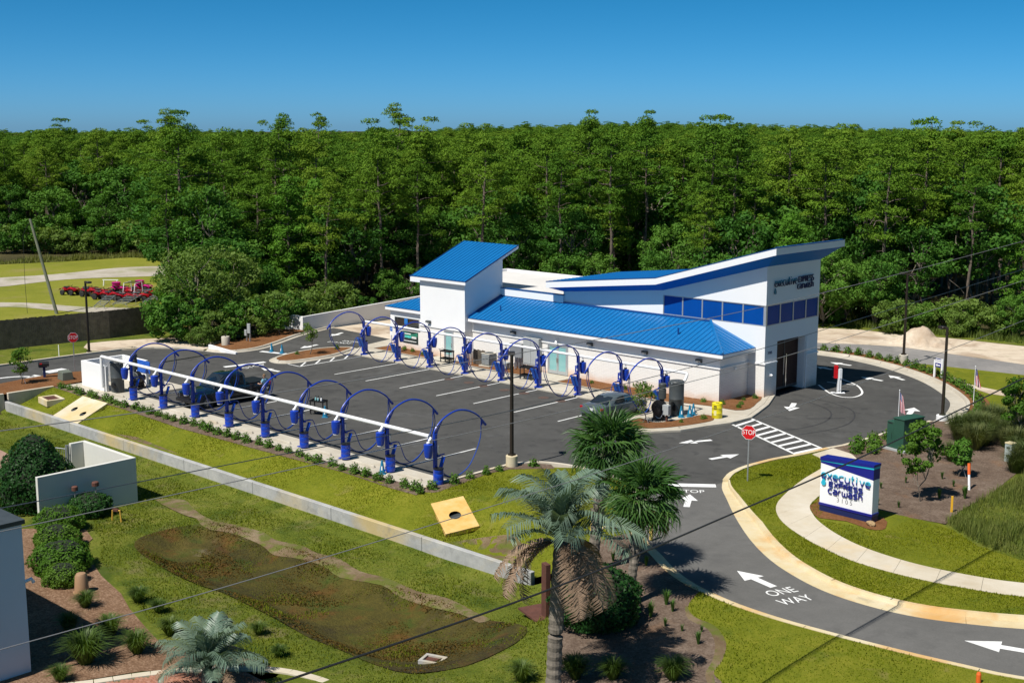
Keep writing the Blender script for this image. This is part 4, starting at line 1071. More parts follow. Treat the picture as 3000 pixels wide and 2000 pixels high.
P('gooseneck_light', MB().tube([(-14.2, FY, 2.62), (-14.2, FY - .12, 2.68), (-14.2, FY - .25, 2.62), (-14.2, FY - .27, 2.52)], .025, 6).lathe([(.03, 0), (.10, -.1)], (-14.2, FY - .27, 2.55), 8), M_alu)
P('hose_tap', MB().box((-6.35, FY - .04, .62), (.1, .1, .22)), M_greybox)
P('end_light', MB().box((-.40, 26.9, 2.05), (.12, .2, .2)), M_whitemetal)
# electrical boxes on the front wall
P('electric_cabinet', MB().bbox(-17.3, -15.75, FY - .36, FY - .002, .5, 2.5), M_greybox)
P('cabinet_door', MB().bbox(-17.25, -16.55, FY - .385, FY - .362, .6, 2.44).bbox(-16.5, -15.8, FY - .385, FY - .362, .6, 2.44), M_greybox)
P('meter_box', MB().bbox(-18.5, -17.35, FY - .55, FY - .002, .95, 1.95), M_steel)
P('conduit', MB().cyl((-18.1, FY - .25, .05), (-18.1, FY - .25, .95), .05, n=8).cyl((-17.8, FY - .25, .05), (-17.8, FY - .25, .95), .05, n=8).cyl((-17.5, FY - .25, .05), (-17.5, FY - .25, .95), .04, n=8), M_steel)

# lettering
LET = {
 'e': [[(0, .5), (1, .5), (1, .62), (.86, .9), (.5, 1), (.14, .9), (0, .6), (0, .4), (.14, .1), (.5, 0), (.95, .02)]],
 'x': [[(0, 1), (1, 0)], [(0, 0), (1, 1)]],
 'c': [[(.95, .98), (.5, 1), (.14, .9), (0, .6), (0, .4), (.14, .1), (.5, 0), (.95, .02)]],
 'u': [[(0, 1), (0, .4), (.14, .1), (.5, 0), (.86, .1), (1, .4)], [(1, 1), (1, 0)]],
 't': [[(.4, 1.45), (.4, .3), (.55, .05), (.9, 0)], [(0, 1), (.85, 1)]],
 'i': [[(.3, 0), (.3, 1)], [(.3, 1.25), (.3, 1.4)]],
 'v': [[(0, 1), (.5, 0), (1, 1)]],
 'a': [[(.05, .95), (.5, 1), (.86, .92), (1, .7), (1, 0), (.4, 0), (.1, .08), (0, .28), (.1, .48), (.4, .55), (1, .55)]],
 'r': [[(.1, 0), (.1, .7), (.25, .92), (.55, 1), (.8, .95)]],
 'w': [[(0, 1), (0, .3), (.1, .06), (.25, 0), (.4, .06), (.5, .3), (.5, .8)], [(.5, .3), (.6, .06), (.75, 0), (.9, .06), (1, .3), (1, 1)]],
 's': [[(.95, 1), (.3, 1), (.05, .85), (.05, .65), (.25, .5), (.75, .5), (.95, .35), (.95, .15), (.7, 0), (.05, 0)]],
 'h': [[(.05, 1.5), (.05, 0)], [(.05, .7), (.2, .93), (.5, 1), (.82, .92), (.95, .65), (.95, 0)]],
 'E': [[(1, 1), (0, 1), (0, 0), (1, 0)], [(0, .5), (.9, .5)]],
 'X': [[(0, 1), (1, 0)], [(0, 0), (1, 1)]],
 'P': [[(0, 0), (0, 1), (.75, 1), (.95, .85), (.95, .65), (.75, .5), (0, .5)]],
 'R': [[(0, 0), (0, 1), (.75, 1), (.95, .85), (.95, .65), (.75, .5), (0, .5)], [(.5, .5), (1, 0)]],
 'S': [[(.95, 1), (.2, 1), (0, .85), (0, .65), (.2, .5), (.8, .5), (1, .35), (1, .15), (.8, 0), (.05, 0)]],
}
WID = {'t': .75, 'i': .5, 'r': .75, 'w': 1.35, 'x': .95, 'v': .95}
def logo(parent, word, x0, z0, h, wd, sw, depth, mat, name='letter', conv=None, gap=.30):
    """letters cut from sheet and stood off the face; conv maps (along, up, out) to 3D"""
    x = x0
    for chq in word:
        lw = wd * WID.get(chq, 1.0)
        mb = MB()
        for st in LET[chq]:
            P2 = [(x + a * lw, z0 + b * h) for a, b in st]
            l, r = offset_line(P2, sw / 2), offset_line(P2, -sw / 2)
            nn = len(P2)
            vs = [conv(a, b, depth) for a, b in l] + [conv(a, b, depth) for a, b in r] + [conv(a, b, depth * .35) for a, b in l] + [conv(a, b, depth * .35) for a, b in r]
            fs = []
            for i in range(nn - 1):
                fs += [(i, i + 1, nn + i + 1, nn + i), (2 * nn + i, 3 * nn + i, 3 * nn + i + 1, 2 * nn + i + 1), (i, 2 * nn + i, 2 * nn + i + 1, i + 1), (nn + i, nn + i + 1, 3 * nn + i + 1, 3 * nn + i)]
            fs += [(0, nn, 3 * nn, 2 * nn), (nn - 1, 3 * nn - 1, 4 * nn - 1, 2 * nn - 1)]
            mb.add(vs, fs)
        mb.build(name, mat, parent)
        x += lw + wd * gap
    return x
def two_tone(name, up, lo, z, soft=.05):
    m = bpy.data.materials.new(name); m.use_nodes = True; nt = m.node_tree; b = nt.nodes['Principled BSDF']
    ge = nd(nt, 'ShaderNodeTexCoord'); sp = nd(nt, 'ShaderNodeSeparateXYZ'); nt.links.new(ge.outputs['Object'], sp.inputs[0])
    mr = nd(nt, 'ShaderNodeMapRange'); mr.inputs['From Min'].default_value = z - soft; mr.inputs['From Max'].default_value = z + soft
    nt.links.new(sp.outputs[2], mr.inputs['Value'])
    mx = nd(nt, 'ShaderNodeMix', data_type='RGBA'); mx.inputs[6].default_value = c4(lo); mx.inputs[7].default_value = c4(up)
    nt.links.new(mr.outputs[0], mx.inputs[0]); nt.links.new(mx.outputs[2], b.inputs['Base Color']); b.inputs['Roughness'].default_value = .4
    return m
M_twob = two_tone('two_tone_letters_wall', (.012, .20, .30), (.004, .012, .07), 7.52)
cw = lambda a, b, dd: (.80 + dd, 29.3 + a, b)
sg = bpy.data.objects.new('wall_sign', None); COL.objects.link(sg); sg.parent = bld
logo(sg, 'executive', .0, 7.3, .36, .245, .048, .10, M_twob, conv=cw, gap=.36)
logo(sg, 'EXPRESS', 2.92, 7.36, .36, .205, .048, .10, M_navybase, conv=cw, gap=.36)
logo(sg, 'carwash', 2.80, 6.92, .30, .215, .048, .10, M_navybase, conv=cw, gap=.36)
drop = [(0, .30)] + [(.11 * math.cos(R(a)), .02 + .13 * math.sin(R(a))) for a in range(35, -216, -25)]
MB().extrude([cw(.08 + a * 1.2, 6.92 + b, .04) for a, b in drop], (.05, 0, 0)).build('water_drop', plain('drop_teal', (.01, .17, .25), .4), sg)

# banner on the brick wall and its printed panels
bn = bpy.data.objects.new('banner', None); COL.objects.link(bn); bn.parent = bld
MB().bbox(-30.55, -28.76, 24.915, 24.945, .56, 1.50).build('cloth', plain('banner_dark', (.016, .028, .026), .6, var=.2), bn)
MB().extrude([(-30.5, 24.91, 1.12), (-29.2, 24.91, 1.05), (-28.8, 24.91, 1.12), (-28.8, 24.91, 1.46), (-29.4, 24.91, 1.34), (-30.5, 24.91, 1.46)], (0, .004, 0)).build('printed_swirl', plain('banner_green', (.02, .19, .12), .6, var=.3, vscale=4), bn)
MB().bbox(-30.4, -29.55, 24.905, 24.909, .98, 1.16).build('printed_line', plain('banner_aqua', (.08, .52, .45), .6, var=.4, vscale=14), bn)
MB().bbox(-29.5, -28.95, 24.905, 24.909, .97, 1.14).bbox(-30.45, -29.6, 24.905, 24.909, 1.26, 1.35).bbox(-30.45, -28.95, 24.912, 24.914, .70, .77).build('printed_line', plain('banner_white', (.7, .72, .7), .6, var=.4, vscale=14), bn)

# ================================================================== VACUUM ROWS
ORD = ['first', 'second', 'third', 'fourth', 'fifth', 'sixth', 'seventh', 'eighth', 'ninth']
def arch_pts(z0=2.2):
    ctrl = [(-.12, z0), (-.02, 2.72), (.46, 3.16), (1.10, 3.42), (1.72, 3.48), (2.44, 3.30), (3.05, 2.95), (3.45, 2.52)]
    return [(0, p.x, p.y) for p in catmull([(a, b, 0) for a, b in ctrl], 4)]

def vac_unit(name, label, group, rear):
    """post at the origin, boom reaching over the stall along +y"""
    t = thing(name, label, 'vacuum', (0, 0, 0), 0, group)
    post = MB().bbox(-.085, .085, -.085, .085, .03, 2.55)
    if rear: base = MB().cyl((0, 0, .0), (0, 0, .045), .30, n=18).cyl((0, 0, .04), (0, 0, .14), .14, .09, n=12)
    else: base = MB().bbox(-.2, .2, -.2, .2, 0, .04).box((.13, 0, .12), (.02, .12, .16)).box((-.13, 0, .12), (.02, .12, .16))
    post.build('post', M_blue, t, bevel=.012)
    base.build('base_plate', M_blue, t, bevel=.006)
    MB().tube(arch_pts(), .045, 8).build('boom', M_blue, t, smooth=True)
    # gusset fin where the boom leaves the post, and the bracket at its tip
    MB().extrude([(-.02, -.08, 2.5), (-.02, .55, 3.19), (-.02, .18, 2.62), (-.02, .085, 2.2)], (.04, 0, 0)).build('gusset', M_blue, t)
    MB().extrude([(-.03, 3.3, 2.76), (-.03, 3.62, 2.42), (-.03, 3.52, 2.36), (-.03, 3.24, 2.62)], (.06, 0, 0)).cyl((0, 3.26, 2.45), (0, 3.26, 2.72), .05, n=8).build('boom_bracket', M_blue, t)
    # separator canister hung from the trunk pipe
    c = MB().lathe([(.05, 2.22), (.07, 2.14), (.23, 2.10), (.235, 1.82), (.22, 1.72), (.18, 1.47), (.15, 1.45), (.15, 1.42)], (0, -.46, 0), 18).build('canister', M_blue, t, smooth=True)
    MB().lathe([(.155, 1.415), (.16, 1.40), (.155, 1.385)], (0, -.46, 0), 16).lathe([(.08, 2.12), (.10, 2.19), (.08, 2.23)], (0, -.46, 0), 12).build('canister_ring', M_black if rear else M_pvc, c)
    MB().tube([(0, -.3, 1.95), (0, -.16, 2.0), (0, -.05, 2.15)], .045, 8).build('elbow', M_black, t)
    # litter bin
    bz = .16 if rear else .06
    b = MB().lathe([(.24, bz), (.245, bz + .02), (.255, bz + .26), (.245, bz + .28), (.255, bz + .30), (.255, bz + .56), (.245, bz + .58), (.255, bz + .60), (.25, bz + .80), (.20, bz + .80), (.20, bz + .70)], (.34, -.10 if not rear else -.34, 0), 20).build('bin', M_blue, t, smooth=True)
    MB().lathe([(.262, bz + .79), (.265, bz + .835), (.15, bz + .85), (.14, bz + .80)], (.34, -.10 if not rear else -.34, 0), 20).build('bin_rim', M_black, b, smooth=True)
    MB().box((.14, -.05 if not rear else -.2, bz + .4), (.16, .06, .5)).build('bin_bracket', M_blue, t)
    # mat clips: two leaning boards on the stall side
    for s in ((-.12, .16) if rear else (.10,)):
        M = Matrix.Rotation(R(-22), 3, 'X')
        MB().box((s, .34, .98), (.24, .05, .74), M=M).build('mat_panel', M_bluepanel if rear else M_blue, t, bevel=.008)
    MB().tube([(0, .0, 1.38), (0, .35, 1.42), (0, .62, 1.42)], .035, 6).box((0, .16, 1.42), (.30, .12, .10)).build('tool_arm', M_blue, t)
    MB().cyl((.12, .11, 1.5), (.12, .11, 1.95), .045, n=8).cyl((-.05, .11, 1.55), (-.05, .11, 1.95), .03, n=8).build('nozzle_holder', M_steel if not rear else M_blue, t)
    if rear:
        MB().bbox(-.075, .075, .087, .094, 1.62, 1.76).bbox(-.06, .06, .087, .094, 2.0, 2.14).build('decal', M_signwhite, t)
    h1 = [(.02, 3.28, 2.5), (.02, 3.34, 1.95), (.02, 3.1, 1.35), (.02, 2.6, .72), (.02, 2.05, .26), (.02, 1.6, .15), (.02, 1.2, .45), (.02, .95, 1.0), (.02, .78, 1.36), (.02, .60, 1.42)]
    MB().tube(catmull(h1, 5), .026, 6).build('hose', M_bluehose, t, smooth=True)
    h2 = [(-.03, 3.24, 2.5), (-.03, 3.22, 1.9), (-.03, 2.9, 1.15), (-.03, 2.35, .45), (-.03, 1.6, .12), (-.03, .95, .20), (-.03, .50, .50), (-.03, .30, .70)]
    MB().tube(catmull(h2, 5), .026, 6).build('hose', M_bluehose, t, smooth=True)
    return t

fproto = vac_unit('vacuum_unit', '', 'front row of blue vacuum units', False)
for i in range(9):
    u = fproto if i == 0 else copy_tree(fproto)
    u.location = (-28.96 + 3.62 * i, 0, .02)
    u['label'] = ('%s blue vacuum unit of the front row, counted from the white enclosure' % ORD[i]) if i < 8 else 'last blue vacuum unit of the front row, at the lot corner'
    if i == 8:
        k = [c for c in u.children if c.name.startswith('hose')][0]
        bpy.data.objects.remove(k)
rproto = vac_unit('vacuum_unit', '', 'rear row of blue vacuum units', True)
RX = [-30.5, -26.6, -23.0, -19.3, -15.65, -12.15, -8.6, -5.0, -1.75]
for i, x in enumerate(RX):
    u = rproto if i == 0 else copy_tree(rproto)
    u.location = (x, 20.85, .10); u.rotation_euler = (0, 0, math.pi)
    u['label'] = ('%s blue vacuum unit of the rear row, counted from the entry island' % ORD[i]) if i < 8 else 'last blue vacuum unit of the rear row, behind the dark tanks'

# trunk pipes
t = thing('vacuum_pipe', 'long white trunk pipe over the front vacuum row', 'pipe', (-32.4, -.15, 0))
MB().cyl((0, 0, 2.43), (32.15, 0, 2.43), .10, n=14).build('pipe', M_pvc, t, smooth=True)
MB().tube([(0, 0, 2.43), (-.08, 0, 2.40), (-.1, 0, 2.3), (-.1, 0, .3)], .10, 12).build('downpipe', M_pvc, t, smooth=True)
for i in range(9): MB().cyl((3.44 + 3.62 * i, -.31, 2.2), (3.44 + 3.62 * i, -.12, 2.43), .065, n=8).build('branch', M_pvc, t)
t = thing('vacuum_pipe', 'white trunk pipe over the rear vacuum row', 'pipe', (-30.8, 21.3, 0))
MB().cyl((0, 0, 2.60), (30.6, 0, 2.60), .09, n=14).build('pipe', M_pvc, t, smooth=True)
MB().tube([(30.55, 0, 2.6), (30.63, 0, 2.57), (30.66, -.1, 2.4), (30.66, -.3, 2.15)], .09, 10).build('downpipe', M_pvc, t, smooth=True)
for x in RX: MB().cyl((x + 30.8, .01, 2.3), (x + 30.8, 0, 2.6), .05, n=8).build('branch', M_pvc, t)

# wheel stops
proto = None
for i in range(9):
    x = -30.8 + 3.62 * i
    if proto is None:
        mb = MB()
        L = .92
        mb.add([(-L, -.08, 0), (L, -.08, 0), (L, .08, 0), (-L, .08, 0), (-L + .06, -.05, .13), (L - .06, -.05, .13), (L - .06, .05, .13), (-L + .06, .05, .13)],
               [(3, 2, 1, 0), (4, 5, 6, 7), (0, 1, 5, 4), (1, 2, 6, 5), (2, 3, 7, 6), (3, 0, 4, 7)])
        me = mb.mesh('wheel_stop', M_conc, bevel=.015)
        proto = me
    o = link('wheel_stop', me, None, (x + .05, -.12, .022))
    tag(o, '%s concrete wheel stop of the front row, counted from the white enclosure' % ORD[i], 'wheel stop', 'front wheel stops')
for i in range(8):
    o = link('wheel_stop', me, None, (-28.6 + 3.6 * i, 20.95, .10))
    tag(o, '%s concrete wheel stop of the rear row, counted from the entry island' % ORD[i], 'wheel stop', 'rear wheel stops')

# white enclosure with its tank and blower
t = thing('enclosure_wall', 'white rendered enclosure wall at the left end of the front row', 'wall', (-35.6, 0, 0))
MB().bbox(0, 3.3, 0, .2, .02, 1.75).build('wall', M_white, t, bevel=.01)
MB().bbox(0, .2, .2, 3.2, .02, 1.748).build('wall', M_white, t, bevel=.01)
MB().bbox(.2, 3.3, 3.0, 3.2, .02, 1.746).build('wall', M_white, t, bevel=.01)
MB().bbox(2.2, 3.9, 2.94, 2.995, .9, 1.72).build('blue_panel', M_bluepanel, t)

def tank(loc, label, r, h):
    t = thing('vacuum_tank', label, 'tank', loc)
    MB().lathe([(r, .05), (r, h * .48), (r + .012, h * .49), (r, h * .50), (r, h - .1), (r + .02, h - .09), (r + .02, h - .05), (r, h), (r * .9, h + .03)], (0, 0, 0), 24).build('body', M_dgrey, t, smooth=True)
    MB().lathe([(r * .97, 0), (r * .97, .05)], (0, 0, 0), 20).build('foot_ring', M_black, t)
    MB().cyl((-r - .12, 0, h - .25), (-r + .05, 0, h - .25), .10, n=12).build('inlet', M_dgrey, t)
    MB().cyl((r * .5, -r * .88, .55), (r * .55, -r * 1.15, .55), .17, n=14).build('hatch', M_black, t)
    for a in (0, 1.6, 3.2, 4.7): MB().box((r * math.cos(a), r * math.sin(a), h - .08), (.07, .07, .09), a).build('latch', M_alu, t)
    return t
def blower(loc, label, rz=0.0, h=2.25):
    t = thing('vacuum_blower', label, 'blower', loc, rz)
    MB().bbox(-.48, .48, -.36, .36, 0, .10).bbox(-.4, -.3, -.3, .3, .1, .5).bbox(.3, .4, -.3, .3, .1, .5).build('base', M_black, t)
    MB().cyl((-.18, 0, .72), (.14, 0, .72), .46, n=22).build('fan_housing', M_black, t, smooth=True)
    MB().cyl((-.21, 0, .72), (-.18, 0, .72), .40, .44, n=22).cyl((-.26, 0, .72), (-.20, 0, .72), .16, n=14).build('fan_cover', M_dgrey, t)
    MB().cyl((.14, 0, .66), (.62, 0, .66), .21, n=16).build('motor', M_black, t, smooth=True)
    MB().cyl((-.02, .18, 1.05), (-.02, .18, 1.30), .13, n=12).build('outlet', M_black, t)
    s = MB().lathe([(.12, 1.22), (.235, 1.28), (.235, h - .36), (.20, h - .34), (.20, h - .26), (.24, h - .24), (.24, h - .04), (.20, h)], (-.02, .18, 0), 20).build('silencer', M_dgrey, t, smooth=True)
    return t
tank((-31.72, .52, .02), 'dark grey vacuum tank beside the white enclosure', .43, 2.08)
blower((-31.9, 2.05, .02), 'black blower with tall silencer beside the white enclosure', R(100), 2.35)
tank((-.25, 20.35, .13), 'tall dark grey vacuum tank on the island by the sedan', .46, 2.12)
blower((-.35, 18.75, .13), 'black blower with tall silencer on the island by the sedan', R(-62), 2.2)
t = thing('control_box', 'grey electric box on a post beside the island blower', 'control box', (.42, 18.5, .13))
MB().bbox(-.05, .05, -.05, .05, 0, .9).build('post', M_rust, t)
MB().bbox(-.22, .22, -.16, .1, .42, 1.02).build('box', M_greybox, t, bevel=.01)
MB().tube(catmull([(-.2, -.1, .5), (-.35, -.2, .2), (-.7, -.15, .25), (-.85, .1, .7), (-.8, .25, 1.0), (-.6, .3, 1.05)], 5), .022, 6).build('conduit', M_alu, t, smooth=True)

# cones, carts, drum
def cone_mesh():
    m = MB().lathe([(.16, .03), (.155, .05), (.05, .66), (.035, .71), (.02, .71)], (0, 0, 0), 16)
    return m.mesh('cone_body', M_conecol, True), MB().bbox(-.19, .19, -.19, .19, 0, .035).mesh('cone_base', M_conecol, bevel=.01), MB().add([(-.035, -.128, .22), (.035, -.128, .22), (.026, -.098, .42), (-.026, -.098, .42)], [(0, 1, 2, 3)]).mesh('cone_decal', M_signwhite)
CB, CBASE, CD = cone_mesh()
def cone(x, y, label, z=.0, rz=0.0):
    t = thing('traffic_cone', label, 'cone', (x, y, z), rz, 'teal traffic cones')
    link('cone', CB, t); link('base', CBASE, t); link('decal', CD, t)
cone(-3.35, -.6, 'teal cone standing alone at the front strip by a vacuum post', .022, R(40))
cone(-15.75, 5.45, 'teal cone next to the supply cart in the middle of the lot', 0, R(40))
cone(-37.05, 16.85, 'outer teal cone of the pair closing the entry lane', 0)
cone(-35.9, 17.0, 'inner teal cone of the pair, nearer the teardrop island', 0)
cone(.36, 20.05, 'nearest teal cone of the three beside the dark tank', .13, R(45))
cone(.62, 20.55, 'middle teal cone of the three beside the dark tank', .13, R(45))
cone(.50, 21.1, 'farthest teal cone of the three beside the dark tank', .13, R(45))

def cart(loc, rz, label, bottles=False):
    t = thing('utility_cart', label, 'cart', loc, rz)
    for z, nm in ((.80, 'top_tray'), (.24, 'bottom_tray')):
        MB().bbox(-.5, .5, -.28, .28, z, z + .02).bbox(-.5, .5, -.28, -.255, z, z + .10).bbox(-.5, .5, .255, .28, z, z + .10).bbox(-.5, -.475, -.28, .28, z, z + .10).bbox(.475, .5, -.28, .28, z, z + .10).build(nm, M_black, t)
    for a in (-.45, .45):
        for b in (-.24, .24):
            MB().bbox(a - .03, a + .03, b - .025, b + .025, .10, .80).build('leg', M_black, t)
            MB().cyl((a, b - .02, .055), (a, b + .02, .055), .055, n=10).build('wheel', M_rubber, t)
    MB().tube([(-.5, -.22, .88), (-.66, -.22, .95), (-.66, .22, .95), (-.5, .22, .88)], .018, 6).build('handle', M_black, t)
    return t
cart((-16.75, 5.75, 0), R(20), 'black supply cart with spray bottles in the middle of the lot')
for i, (a, b, c) in enumerate(((-17.0, 5.72, M_winpale), (-16.88, 5.82, M_signwhite), (-16.74, 5.70, M_winpale), (-16.62, 5.86, M_signwhite))):
    t = thing('spray_bottle', ['pale teal spray bottle at the handle end of the supply cart', 'white spray bottle second along the supply cart tray', 'pale teal spray bottle third along the supply cart tray', 'white spray bottle at the far end of the row on the cart'][i], 'bottle', (a, b, .82), 0, 'spray bottles on the cart')
    MB().lathe([(.05, 0), (.055, .02), (.055, .15), (.022, .2), (.02, .24)], (0, 0, 0), 10).build('body', c, t, smooth=True)
    MB().box((0, .02, .26), (.03, .09, .045)).build('trigger', M_black, t)
cart((-23.4, 23.0, .10), R(2), 'black two-shelf cart outside the pale green door')
cart((-14.6, 22.4, .10), R(8), 'black two-shelf cart beside the sixth rear vacuum unit')

t = thing('yellow_drum', 'bright yellow drum with black label on the blower island', 'drum', (2.0, 21.45, .13))
MB().lathe([(.31, 0), (.32, .02), (.32, .30), (.33, .32), (.32, .34), (.32, .62), (.33, .64), (.32, .66), (.32, .92), (.30, .94), (.30, .92), (.06, .92)], (0, 0, 0), 24).build('body', M_yellow, t, smooth=True)
M_dlabel = plain('drum_label', (.02, .02, .018), .6, var=.1)
def arcpatch(r, a0, a1, z0, z1):
    mb = MB(); n = 6
    vs = [(r * math.cos(a0 + (a1 - a0) * i / n), r * math.sin(a0 + (a1 - a0) * i / n), z) for z in (z0, z1) for i in range(n + 1)]
    return mb.add(vs, [(i, i + 1, n + 2 + i, n + 1 + i) for i in range(n)])
ac = R(-52)
arcpatch(.324, ac - .75, ac - .15, .58, .80).build('label', M_dlabel, t)
o = link('label_lettering', text_mesh('label_lettering', 'MAX', .15, M_yellow), t, (.33 * math.cos(ac - .45), .33 * math.sin(ac - .45), .69), (R(90), 0, ac - .45 + R(90)))
arcpatch(.324, ac - .7, ac - .2, .2, .5).build('label', plain('drum_small_label', (.72, .68, .35), .6, var=.2, vscale=30), t)
MB().box((.02, .0, .931), (.22, .10, .006), R(40)).build('lid_label', M_dlabel, t)

# condenser, timber screen, notice, manifold boxes by the wall
t = thing('air_conditioner', 'round-cornered grey air conditioner on a pad by the wall', 'air conditioner', (-20.1, 24.15, .1))
MB().bbox(-.55, .55, -.55, .55, -.02, .08).build('pad', M_conc, t)
MB().bbox(-.42, .42, -.42, .42, .08, .92).build('body', M_greybox, t, bevel=.06)
for k in range(9): MB().bbox(-.43, .43, -.43, .43, .16 + .08 * k, .185 + .08 * k).build('louvre', M_dgrey, t)
MB().bbox(-.44, .44, -.44, .44, .93, .97).build('top', plain('ac_top', (.52, .48, .40), .6), t, bevel=.01)
MB().lathe([(.34, .972), (.33, 1.0), (.06, 1.03)], (0, 0, 0), 18).build('fan_guard', M_dgrey, t)
t = thing('wood_screen', 'short weathered timber screen beside the air conditioner', 'fence', (-21.5, 23.9, .1))
for k in range(8): MB().bbox(-.05 + .16 * k, .09 + .16 * k, 0, .02, .02, 1.15 - .03 * (k % 3)).build('board', M_wood, t)
MB().bbox(-.05, 1.2, .021, .06, .3, .38).build('rail', M_wood, t)
t = thing('notice_board', 'small framed red and purple notice by the timber screen', 'sign', (-21.35, 23.45, .1))
MB().bbox(-.30, .30, -.02, .02, 1.1, 1.85).build('frame', M_signwhite, t)
MB().bbox(-.25, .25, -.026, -.021, 1.15, 1.80).build('poster', plain('poster_purple', (.10, .015, .09), .5, var=.5, vscale=5), t)
MB().bbox(-.03, .03, .021, .06, 0, 1.6).build('post', M_alu, t)
t = thing('parking_sign', 'blue accessible parking sign on a thin steel post', 'sign', (-29.6, 22.9, .1))
MB().bbox(-.025, .025, -.02, .02, 0, 2.15).build('post', M_alu, t)
MB().bbox(-.15, .15, -.03, -.021, 1.7, 2.15).build('plate', plain('parking_blue', (.01, .13, .5), .4), t)
MB().bbox(-.15, .15, -.03, -.021, 1.38, 1.66).build('plate', M_signwhite, t)
wc = MB().lathe([(.05, -.002), (.05, .002)], (0, 0, 0), 14)
MB().cyl((0, -.036, 2.04), (0, -.032, 2.04), .028, n=10).tube([(-.005, -.034, 2.0), (-.005, -.034, 1.9), (.05, -.034, 1.9), (.08, -.034, 1.82)], .012, 5).tube([(-.02 + .06 * math.cos(R(a)), -.034, 1.86 + .06 * math.sin(R(a))) for a in range(110, 380, 30)], .009, 5).build('wheelchair_symbol', M_signwhite, t)
t = thing('gas_manifold', 'low grey manifold box on the straw by the electric cabinets', 'utility box', (-18.6, 24.3, .1))
MB().bbox(-.55, .35, -.25, .25, .02, .45).build('box', M_greybox, t, bevel=.02)
MB().tube([(.4, 0, .02), (.55, 0, .5), (.8, .1, .5), (.9, .1, .03)], .04, 6).build('pipe', M_steel, t)

# ================================================================== LAMP POSTS
def lamp(loc, label, h, bh, br, rz, basemat, two=False):
    t = thing('lamp_post', label, 'street lamp', loc, 0)
    MB().lathe([(br, -.3), (br, bh - .02), (br - .02, bh)], (0, 0, 0), 22).build('base', basemat, t, smooth=True)
    MB().bbox(-.15, .15, -.15, .15, bh, bh + .10).build('base_cover', M_bronze, t, bevel=.01)
    MB().add([(a * w, b * w, z) for z, w in ((bh + .1, .075), (h, .06)) for b in (-1, 1) for a in (-1, 1)], [(0, 2, 3, 1), (4, 5, 7, 6), (0, 1, 5, 4), (2, 6, 7, 3), (0, 4, 6, 2), (1, 3, 7, 5)]).build('pole', M_bronze, t)
    for s in ((1, -1) if two else (1,)):
        d = Vector((math.cos(rz), math.sin(rz), 0)) * s
        m = Matrix.Rotation(rz, 3, 'Z')
        MB().box(d * .16 + Vector((0, 0, h - .08)), (.22, .08, .08), rz).build('arm', M_bronze, t)
        hd = MB().box(d * .47 + Vector((0, 0, h - .06)), (.52, .36, .14), rz).build('lamp_head', M_bronze, t, bevel=.03)
        MB().box(d * .47 + Vector((0, 0, h - .135)), (.40, .28, .012), rz).build('lens', M_alu, hd)
    return t
lamp((.62, 4.85, 0), 'brown lamp post on yellow concrete base at the lot corner', 6.05, .68, .31, R(135), M_headwall)
lamp((1.7, 46.1, 0), 'brown double lamp post on grey base by the sandy track', 6.9, .78, .34, R(-20), M_conc, True)
lamp((12.15, 30.35, .0), 'brown lamp post on white base behind the green cabinet', 5.75, .42, .36, R(150), M_whitemetal)
lamp((-46.95, 6.6, 0), 'brown lamp post on the verge below the board fence', 5.7, .1, .2, R(0), M_conc)
t = thing('concrete_footing', 'bare round concrete lamp footing on the pine straw slope', 'footing', (-42.0, 15.9, .05))
MB().lathe([(.33, 0), (.33, .72), (.31, .75)], (0, 0, 0), 20).build('drum', M_conc, t, smooth=True)
MB().cyl((0, 0, .74), (0, 0, .95), .05, n=8).build('conduit_stub', M_black, t)
t = thing('meter_post', 'pair of grey utility boxes on posts by the woods', 'utility box', (-41.9, 18.2, .1))
MB().bbox(-.06, .06, -.05, .05, 0, 1.5).bbox(-.5, -.4, -.05, .05, 0, .95).build('post', M_steel, t)
MB().bbox(-.2, .2, -.14, -.05, .7, 1.5).bbox(-.6, -.3, -.14, -.05, .45, .95).build('box', M_greybox, t, bevel=.01)

# ================================================================== SIGNS
def stop_sign(loc, label, face, h, r=.385):
    """face: direction the plate looks, in radians"""
    t = thing('stop_sign', label, 'stop sign', loc, face + R(90))
    MB().bbox(-.03, .03, 0, .05, 0, h).build('post', M_steel, t)
    oc = lambda q: [(q * math.cos(R(22.5 + 45 * i)), q * math.sin(R(22.5 + 45 * i))) for i in range(8)]
    zc = h - r * .93
    p = MB().extrude([(a, -.008, zc + b) for a, b in oc(r)], (0, .006, 0)).build('plate', M_signwhite, t)
    MB().extrude([(a, -.012, zc + b) for a, b in oc(r * .945)], (0, .003, 0)).build('red_face', M_red, p)
    o = link('lettering', text_mesh('lettering', 'STOP', .34, M_signwhite), p, (0, -.0145, zc), (R(90), 0, 0))
    o.scale = (.80, 1.0, 1)
    return t
stop_sign((11.1, 10.9, .1), 'red stop sign on the grass nose beside the driveway', R(-72), 2.85)
stop_sign((5.75, 7.05, .1), 'red stop sign behind the fan palm at the lot corner', R(-55), 2.85)
stop_sign((-40.15, 1.85, .1), 'small red stop sign by the mailbox at the side road', R(-15), 2.85)
t = thing('marker_post', 'thin white marker post at the edge of the grass verge', 'post', (-46.75, 4.0, .06))
MB().bbox(-.04, .04, -.01, .01, 0, .95).build('post', M_signwhite, t, bevel=.004)

